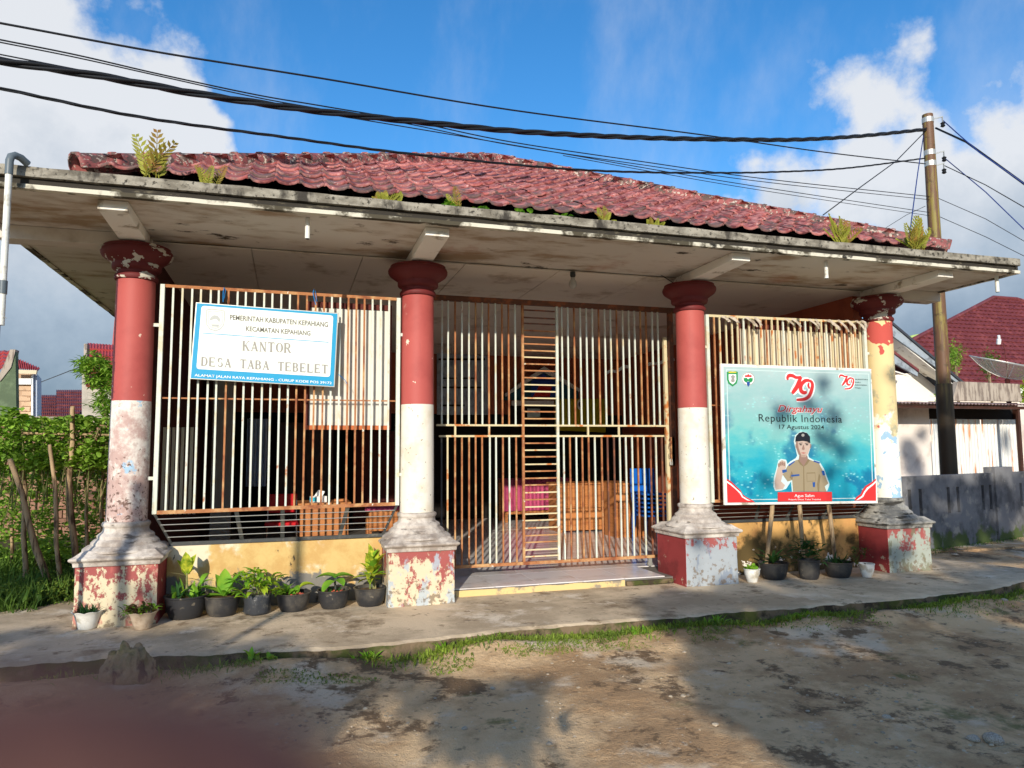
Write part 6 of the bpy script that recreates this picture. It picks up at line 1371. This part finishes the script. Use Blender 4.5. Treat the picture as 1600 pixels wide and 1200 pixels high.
# large maroon tiled roof
Y = 17; hr = empty('maroon_hipped_house', (22, Y+4, 0), 'house with a large maroon hipped tile roof at the right', 'house')
MB().box(at(1430,640,'Y',Y).x, Y+.8, -.1, at(1430,640,'Y',Y).x+18, Y+10, at(1500,598,'Y',Y+.8).z).build('wall', m_pale_wall, hr)
El = at(1305,597,'Y',Y); Er = at(1640,589,'Y',Y); Er.z = El.z; pk1 = at(1553,475,'Y',Y+5.0); pk2 = at(1589,469,'Y',Y+5.0)
pk2.z = pk1.z = max(pk1.z, pk2.z); Er = Vector((pk2.x+(pk1.x-El.x), Y, El.z))
n_rows = 22; nn_ = (Er-El).cross(pk1-El).normalized(); nn_ = nn_ if nn_.z > 0 else -nn_
for j in range(n_rows):
    mb = MB(); a = El.lerp(pk1, j/n_rows); b = Er.lerp(pk2, j/n_rows); c = Er.lerp(pk2, (j+1)/n_rows); d = El.lerp(pk1, (j+1)/n_rows); L_ = (b-a).length; m_ = max(4, int(L_/.30)*4); lo = []; hi = []
    for i in range(m_+1):
        w = .5+.5*math.cos(i/4*2*math.pi); x = a.x+(b.x-a.x)*i/m_; xx = min(max(x, d.x), c.x)
        lo.append(Vector((x, a.y, a.z))+nn_*(.05+.045*w)); hi.append(Vector((xx, d.y, d.z))+nn_*(.005+.035*w))
    base = [p-nn_*.06 for p in lo]; k = m_+1
    mb.add(lo+hi+base, [(i, i+1, k+i+1, k+i) for i in range(m_)]+[(2*k+i, 2*k+i+1, i+1, i) for i in range(m_)]); mb.build('roof_tile_course', m_farroof, hr)
for a, b in ((El, pk1), (pk1, pk2), (pk2, Er)): MB().tube([a+Vector((0,0,.06)), b+Vector((0,0,.06))], .11, 8).build('hip_ridge', m_farroof, hr)
bk = Vector((pk1.x-4, Y+12, El.z)); MB().add([El, pk1, Vector((pk1.x+3, Y+14, El.z)), pk2, Er, Vector((Er.x, Y+11, El.z))], [(0,2,1),(1,2,5,3),(3,5,4)]).build('roof_back', m_farroof, hr)
MB().box(El.x, Y-.08, El.z-.30, Er.x, Y-.0, El.z-.02).build('white_fascia', i_white, hr)
lf = empty('lime_roofed_house', (15, 24, 0), 'far house with a pale green roof behind the white gable', 'house')
MB().prism([at(1416,535,'Y',26), at(1425,524,'Y',26), at(1450,519,'Y',26), at(1480,560,'Y',26), at(1416,560,'Y',26)], (0,3,0)).build('roof', M('pale_green_roof', lin(170,196,120)), lf); MB().box(at(1416,560,'Y',26).x, 26.2, -.1, at(1480,560,'Y',26).x, 29, at(1450,560,'Y',26).z).build('wall', m_pale_wall, lf)
# satellite dish
Yd = 7.6; c = at(1574,592,'Y',Yd); ds_ = empty('satellite_dish', (c.x, Yd, 0), 'large grey mesh satellite dish on a red brown post at the right edge', 'satellite dish')
MB().tube([(c.x, Yd, 1.2), tuple(c)], .06, 10).build('mast', m_mar, ds_)
aim = Vector((.10, -.30, 1)).normalized(); ux_ = aim.cross(Vector((0,1,0))).normalized(); uy_ = aim.cross(ux_).normalized(); RD = 1.02
mb = MB(); nr, na = 7, 36
for i in range(nr+1):
    for j in range(na): rr = RD*i/nr; w = 2*math.pi*j/na; mb.v.append(tuple(c+ux_*rr*math.cos(w)+uy_*rr*math.sin(w)+aim*(.42*(i/nr)**2+.02)))
for i in range(nr):
    for j in range(na): mb.f.append((i*na+j, i*na+(j+1) % na, (i+1)*na+(j+1) % na, (i+1)*na+j))
md = M('dish_mesh_screen', lin(140,128,118), rough=.6); nt = md.node_tree; trn = nt.nodes.new('ShaderNodeBsdfTransparent'); mx = nt.nodes.new('ShaderNodeMixShader'); mx.inputs[0].default_value = .5; o_ = nt.nodes['Material Output']; nt.links.new(trn.outputs[0], mx.inputs[1]); nt.links.new(nt.nodes['Principled BSDF'].outputs[0], mx.inputs[2]); nt.links.new(mx.outputs[0], o_.inputs[0])
m = bpy.data.meshes.new('mesh_bowl'); m.from_pydata(mb.v, [], mb.f); m.update(); put('mesh_bowl', m, md, ds_, smooth='all')
for j in range(10):
    w = 2*math.pi*j/10; MB().tube([c+(ux_*math.cos(w)+uy_*math.sin(w))*RD*t+aim*(.42*t*t+.01) for t in (0,.25,.5,.75,1)], .011, 5).build('rib', m_galv, ds_)
MB().tube([c+(ux_*math.cos(w)+uy_*math.sin(w))*RD+aim*.44 for w in [2*math.pi*j/40 for j in range(41)]], .013, 5).build('rim', m_galv, ds_)
fp = at(1561,530,'Y',Yd-.15); MB().tube([tuple(c+aim*.05), tuple(at(1570,548,'Y',Yd-.1)), tuple(at(1567,536,'Y',Yd-.1))], .010, 6).build('feed_arm', m_mar, ds_)
MB().tube([fp, fp+Vector((.03,.05,-.12))], .055, 12).tube([fp+Vector((.0,0,.02)), fp+Vector((-.03,-.02,.10))], .035, 10).build('feed_horn', i_white, ds_)
# trees at the right, behind the shed
def small_tree(px, py, yy, n, s, label, mat, hw=22, hh=22):
    c = at(px, py, 'Y', yy); e = empty('small_tree', (c.x, yy, -.1), label, 'tree'); MB().tube([(c.x,yy,-.1),(c.x+.05,yy,c.z*.6),tuple(c)], [.08,.05,.02], 8).build('trunk', m_bark, e)
    for k in range(4): MB().tube([(c.x+.03,yy,c.z*.7), tuple(at(px+vr.uniform(-hw,hw)*.6, py+vr.uniform(-hh,hh)*.5,'Y',yy+vr.uniform(-.3,.3)))], [.03,.008], 6).build('limb', m_bark, e)
    mb = MB()
    for k in range(n):
        q = at(px+vr.gauss(0,hw*.5), py+vr.gauss(0,hh*.5), 'Y', yy+vr.gauss(0,.4))
        for f in range(3): blade(mb, q+Vector((vr.gauss(0,.05),vr.gauss(0,.05),vr.gauss(0,.05))), vr.uniform(0,6.28), vr.uniform(-.6,1), s*vr.uniform(.7,1.3), s*.5, droop=.8, n=2)
    mb.build('crown', mat, e)
small_tree(1492, 560, 11.5, 160, .13, 'small dark green tree beside the utility pole in front of the maroon roof', m_vine, 9, 22)
small_tree(1545, 570, 12.5, 150, .12, 'small tree seen through the satellite dish', m_bush, 13, 17)
small_tree(1606, 620, 8.6, 260, .12, 'yellow green bush at the right edge behind the dish', m_leaf_lime, 14, 40)
small_tree(1464, 619, 8.2, 10, .09, 'small green sprig on the shed roof next to the pole', m_leaf, 3, 3)
# ================================================================== TREES BEHIND THE CAMERA (their shade falls on the yard and the front)
def shade(px, py, ax, v, y0):
    p = at(px, py, ax, v); return p - SUN*((p.y-y0)/SUN.y)
sh_r = random.Random(77)
spots = [ # px, py, axis, value, radius, vertical squash, plane Y
 (1230,1060,'Z',-.12,.50,.45,-15),(1320,1085,'Z',-.12,.50,.45,-15),(1420,1080,'Z',-.12,.50,.45,-15),(1500,1120,'Z',-.12,.55,.45,-15.5),(1300,1150,'Z',-.12,.40,.45,-14),(1400,1160,'Z',-.12,.5,.45,-14),(1560,1060,'Z',-.12,.5,.45,-15.5),(1560,1180,'Z',-.12,.45,.45,-14),(1160,1030,'Z',-.12,.30,.4,-15),(1460,1020,'Z',-.12,.5,.35,-16),(1590,1000,'Z',-.12,.5,.35,-16),(1350,1060,'Z',-.12,.4,.4,-15),(1180,1090,'Z',-.12,.25,.45,-15),(1230,1130,'Z',-.12,.3,.45,-15),
 (1060,955,'Z',0,.22,.4,-15),(1120,950,'Z',0,.26,.4,-15),(1200,935,'Z',0,.35,.35,-15.5),(1290,940,'Z',0,.35,.35,-15.5),(1370,925,'Z',0,.30,.35,-16),(1480,935,'Z',0,.40,.35,-16),(1560,910,'Z',0,.45,.35,-16.5),(1050,930,'Z',0,.15,.4,-15),
 (1240,870,'Y',.1,.22,.7,-15),(1300,875,'Y',.1,.24,.7,-15),(1350,880,'Y',.0,.22,.7,-15.5),(1320,850,'Y',.1,.16,.6,-15.5),(1215,885,'Y',-.1,.13,.7,-15),(1262,845,'Y',.1,.10,.7,-15),
 (1222,650,'Y',-.24,.12,1,-16),(1290,690,'Y',-.24,.13,1,-16),(1302,655,'Y',-.24,.11,1,-16),(1286,602,'Y',-.24,.09,1,-16),(1262,635,'Y',-.24,.10,1,-16),(1315,705,'Y',-.24,.11,1,-16),(1300,740,'Y',-.24,.08,1,-16),(1198,755,'Y',-.24,.06,1,-16),
 (1395,870,'Y',-.3,.10,1,-16),(1385,600,'Y',0,.05,1,-16),(1090,850,'Y',-.3,.05,1,-15),(1410,820,'Y',-.1,.14,.6,-16),
 (1440,790,'Y',1.6,.28,1,-17),(1480,770,'Y',1.8,.25,1,-17),(1520,800,'Y',2.0,.32,1,-17),(1570,790,'Y',2.3,.35,1,-17),(1600,770,'Y',2.4,.35,1,-17),(1480,830,'Y',1.8,.30,1,-17),(1540,760,'Y',2.1,.25,1,-17),(1560,840,'Y',2.3,.35,.8,-17),(1430,830,'Y',1.6,.2,1,-17),(1530,730,'Y',3,.2,1,-18),(1620,810,'Y',2.6,.4,1,-18),(1500,870,'Z',-.1,.5,.35,-17),(1560,870,'Z',-.1,.5,.35,-17),(1600,860,'Z',-.1,.5,.4,-17.5),
 (1480,640,'Y',3.2,.30,1,-19),(1480,690,'Y',3.2,.30,1,-19),(1482,730,'Y',3.2,.3,1,-19),(1474,605,'Y',3.2,.16,1,-19),(1420,705,'Y',6.2,.28,1,-20),(1440,680,'Y',6.2,.16,1,-20),(1428,730,'Y',6.2,.30,1,-20),(1570,690,'Y',6.2,.14,2.2,-20),
 (130,1015,'Z',0,.30,.35,-14),(210,1010,'Z',0,.26,.30,-14),(60,1030,'Z',0,.35,.35,-14),(300,1025,'Z',0,.22,.28,-14),(400,1035,'Z',-.1,.30,.30,-14),(500,1035,'Z',-.1,.18,.22,-14),(250,1080,'Z',-.1,.45,.4,-13.5),(420,1110,'Z',-.1,.40,.4,-13.5),(20,1000,'Z',0,.22,.25,-14.5),(350,1060,'Z',-.1,.3,.3,-14),(100,1090,'Z',-.1,.5,.4,-13.5),(640,1075,'Z',-.12,.22,.35,-13),(660,1110,'Z',-.12,.22,.35,-13),
 (225,925,'Y',-.33,.06,.8,-15),(238,950,'Y',-.33,.07,.8,-15),(200,960,'Y',-.33,.06,.8,-15),(20,930,'Z',0,.6,.35,-16),(60,905,'Z',0,.5,.3,-16),(30,830,'Y',2.5,.5,.6,-16),(150,820,'Y',2.5,.35,.7,-16),(90,850,'Y',2.2,.35,.6,-16),(140,760,'Y',3,.22,.8,-16),(10,770,'Y',3,.22,.8,-16),
 (720,1150,'Z',-.12,.20,.42,-11.5),(760,1120,'Z',-.12,.20,.42,-11.5),(810,1092,'Z',-.12,.16,.42,-11.5),(835,1082,'Z',-.12,.14,.42,-11.5),(800,1130,'Z',-.12,.20,.42,-11.5),(770,1165,'Z',-.12,.20,.42,-11.5)]  # leaf clumps stand in for the photographer to cast that shadow
def fill(poly, ax, v, r, sq_, y0, n, keep=.9):
    xs = [p[0] for p in poly]; ys = [p[1] for p in poly]; k = 0
    while k < n:
        x = sh_r.uniform(min(xs), max(xs)); y = sh_r.uniform(min(ys), max(ys)); c_ = False
        for (x0, y0_), (x1, y1) in zip(poly, poly[1:]+poly[:1]):
            if (y0_ > y) != (y1 > y) and x < (x1-x0)*(y-y0_)/(y1-y0_)+x0: c_ = not c_
        if not c_: continue
        k += 1
        if sh_r.random() < keep: spots.append((x, y, ax, v, r*sh_r.uniform(.7,1.2), sq_, y0+sh_r.uniform(-.8,.8)))
fill([(1085,1045),(1270,1055),(1300,1068),(1420,1068),(1450,1015),(1600,995),(1600,1200),(1275,1200),(1200,1130),(1120,1080)], 'Z', -.12, .30, .42, -15, 60)
fill([(1060,985),(1600,945),(1600,1000),(1400,1000),(1260,1005),(1070,1015)], 'Z', -.1, .24, .32, -15.5, 30)
fill([(1010,935),(1200,915),(1600,885),(1600,940),(1300,960),(1020,980)], 'Z', 0, .28, .32, -15.5, 80, .85)
fill([(0,990),(110,985),(330,1005),(470,1032),(620,1048),(560,1062),(500,1150),(0,1200)], 'Z', -.06, .26, .34, -14, 46)
fill([(1415,760),(1600,755),(1600,850),(1415,850)], 'Y', 1.9, .24, 1, -17, 26)
fill([(705,1165),(720,1110),(790,1062),(850,1055),(850,1100),(800,1165)], 'Z', -.12, .17, .40, -11.5, 16)  # more clumps added to fill out the photographer's shadow
fill([(0,790),(175,790),(175,900),(110,930),(0,950)], 'Y', 2.2, .28, .8, -16, 22, .8)
fill([(1195,835),(1350,832),(1375,905),(1195,915)], 'Y', -.1, .13, .9, -15.5, 20)
fill([(1395,840),(1450,838),(1450,890),(1395,892)], 'Y', -.32, .10, .9, -15.5, 3)
trees = {}
for s in spots:
    px, py, ax, v, r, sq_, y0 = s
    c = shade(px, py, ax, v, y0); trees.setdefault(int(c.x//3.4), []).append((c, r, sq_))
for k, cl in trees.items():
    cx = sum(c.x for c, _, _ in cl)/len(cl); cy = sum(c.y for c, _, _ in cl)/len(cl)
    e = empty('shade_tree', (cx, cy-.6, -.1), ['first','second','third','fourth','fifth','sixth','seventh','eighth','ninth'][sorted(trees).index(k)]+' leafy tree from the left behind the camera, shading the yard', 'tree', 'trees behind the camera')
    zt = max(c.z for c, _, _ in cl); tr = MB().tube([(cx,cy-.6,-.3),(cx+.05,cy-.6,1.2),(cx-.04,cy-.5,max(2.0,zt*.6))], [.11,.09,.06], 8)
    tr.build('trunk', m_bark, e); cr = MB(); lb = MB()
    for c, r, sq_ in cl:
        lb.tube([(cx-.02,cy-.55,1.5), ((cx+c.x)/2,(cy+c.y)/2,c.z*.7+.5), tuple(c)], [.02,.012,.006], 5)
        n = max(26, int(330*(r*r*sq_)/.09))
        for i in range(n):
            while True:
                q = Vector((sh_r.uniform(-1,1), sh_r.uniform(-1,1), sh_r.uniform(-1,1)))
                if q.length < 1: break
            p = c+Vector((q.x*r, q.y*r*.8, q.z*r*sq_)); blade(cr, p, sh_r.uniform(0,6.28), sh_r.uniform(-.5,1.2), sh_r.uniform(.09,.15), sh_r.uniform(.07,.11), droop=.6, n=2)
    cr.build('crown', m_bush, e); lb.build('limb', m_bark, e)
# unseen row of dense trees added behind the camera to block low sky light
for i in range(15):
    x = -52 + i*7.0 + sh_r.uniform(-1,1); y = -30+sh_r.uniform(-2,2); h = sh_r.uniform(6.6, 8.0)
    e = empty('sky_block_tree', (x, y, -.1), 'unseen tree added behind the camera to block low sky light, number %s from the left' % ['one','two','three','four','five','six','seven','eight','nine','ten','eleven','twelve','thirteen','fourteen','fifteen'][i], 'tree', 'trees added to block low sky light')
    MB().tube([(x,y,-.3),(x,y,h*.7)], [.18,.08], 8).build('trunk', m_bark, e); cr = MB()
    for q in range(1100):
        a = sh_r.uniform(0,6.28); t = sh_r.random(); rr = 4.4*math.sqrt(sh_r.random())*(1-.55*t*t); blade(cr, (x+math.cos(a)*rr, y+math.sin(a)*rr*.6, .2+t*(h-.5)), sh_r.uniform(0,6.28), sh_r.uniform(-.4,1), sh_r.uniform(.5,.9), sh_r.uniform(.4,.6), droop=.5, n=2)
    cr.build('crown', m_bush, e)
# two thin posts behind the camera: their long shadows cross the pavement
for k, (px, py, r, L_) in enumerate(((435,960,.045,9.0), (188,960,.05,6.4))):
    p = at(px, py, 'Z', 0) if k == 0 else at(px, py, 'Y', -.33); g = p - SUN*(L_/SUN.y)
    tag(MB().tube([(g.x, g.y, -.3), (g.x, g.y, (1.3 if k else .90)-SUN.z*L_/SUN.y)], r, 8).build('yard_post', m_wood), ['post behind the camera whose thin shadow crosses the pavement', 'post behind the camera whose shadow falls on the leftmost plinth'][k], 'post')
# ================================================================== THE PHOTOGRAPHER'S FINGER, close to the lens
m_skin = M('finger_skin', lin(100,66,54), [(lin(86,54,44), 60, .5, .1)], rough=.5, bumps=(), spec=.4)
def skin_obj(name, verts, edges, radii, parent=None, root=0):
    m = bpy.data.meshes.new(name); m.from_pydata([tuple(v) for v in verts], edges, []); m.update(); o = bpy.data.objects.new(name, m); COL.objects.link(o)
    md = o.modifiers.new('skin', 'SKIN'); sv_ = m.skin_vertices[0].data
    for i, r in enumerate(radii): sv_[i].radius = (r, r)
    sv_[root].use_root = True
    sb_ = o.modifiers.new('sub', 'SUBSURF'); sb_.levels = 2; sb_.render_levels = 2; m.materials.append(m_skin); md.use_smooth_shade = True
    return o
def cp_(x, y, z): return CAM + _r*x + _u*y + _fw*z      # metres right, up, ahead of the camera
hand = empty('photographer_hand', tuple(cp_(-.05, -.10, .0)), 'blurred finger of the photographer covering the lower left corner', 'hand')
# index finger reaching in front of the lens; palm and the other fingers are below and to the left, outside the frame
V = [cp_(-.062,-.070,.004), cp_(-.047,-.037,.014), cp_(-.032,-.0192,.021), cp_(-.0155,-.0166,.0245), cp_(-.0034,-.0190,.0260)]
skin_obj('hand_body', [cp_(-.070,-.150,-.01)]+[cp_(-.075,-.110,-.003)]+V+
   [cp_(-.085,-.070,.012), cp_(-.070,-.048,.030), cp_(-.055,-.045,.040)] + [cp_(-.100,-.075,.010), cp_(-.095,-.055,.032), cp_(-.080,-.050,.043)] + [cp_(-.112,-.088,.006), cp_(-.112,-.070,.028), cp_(-.098,-.064,.038)] + [cp_(-.050,-.118,-.004), cp_(-.030,-.098,.006), cp_(-.016,-.085,.014)],
   [(0,1),(1,2),(2,3),(3,4),(4,5),(5,6),(1,7),(7,8),(8,9),(1,10),(10,11),(11,12),(1,13),(13,14),(14,15),(1,16),(16,17),(17,18)],
   [.028,.026,.0105,.0098,.0094,.0086,.0060, .0105,.0095,.0080, .0100,.0090,.0078, .0088,.0080,.0070, .013,.011,.0085]).parent = hand
bpy.data.objects['hand_body'].matrix_parent_inverse = parent_world(hand).inverted()
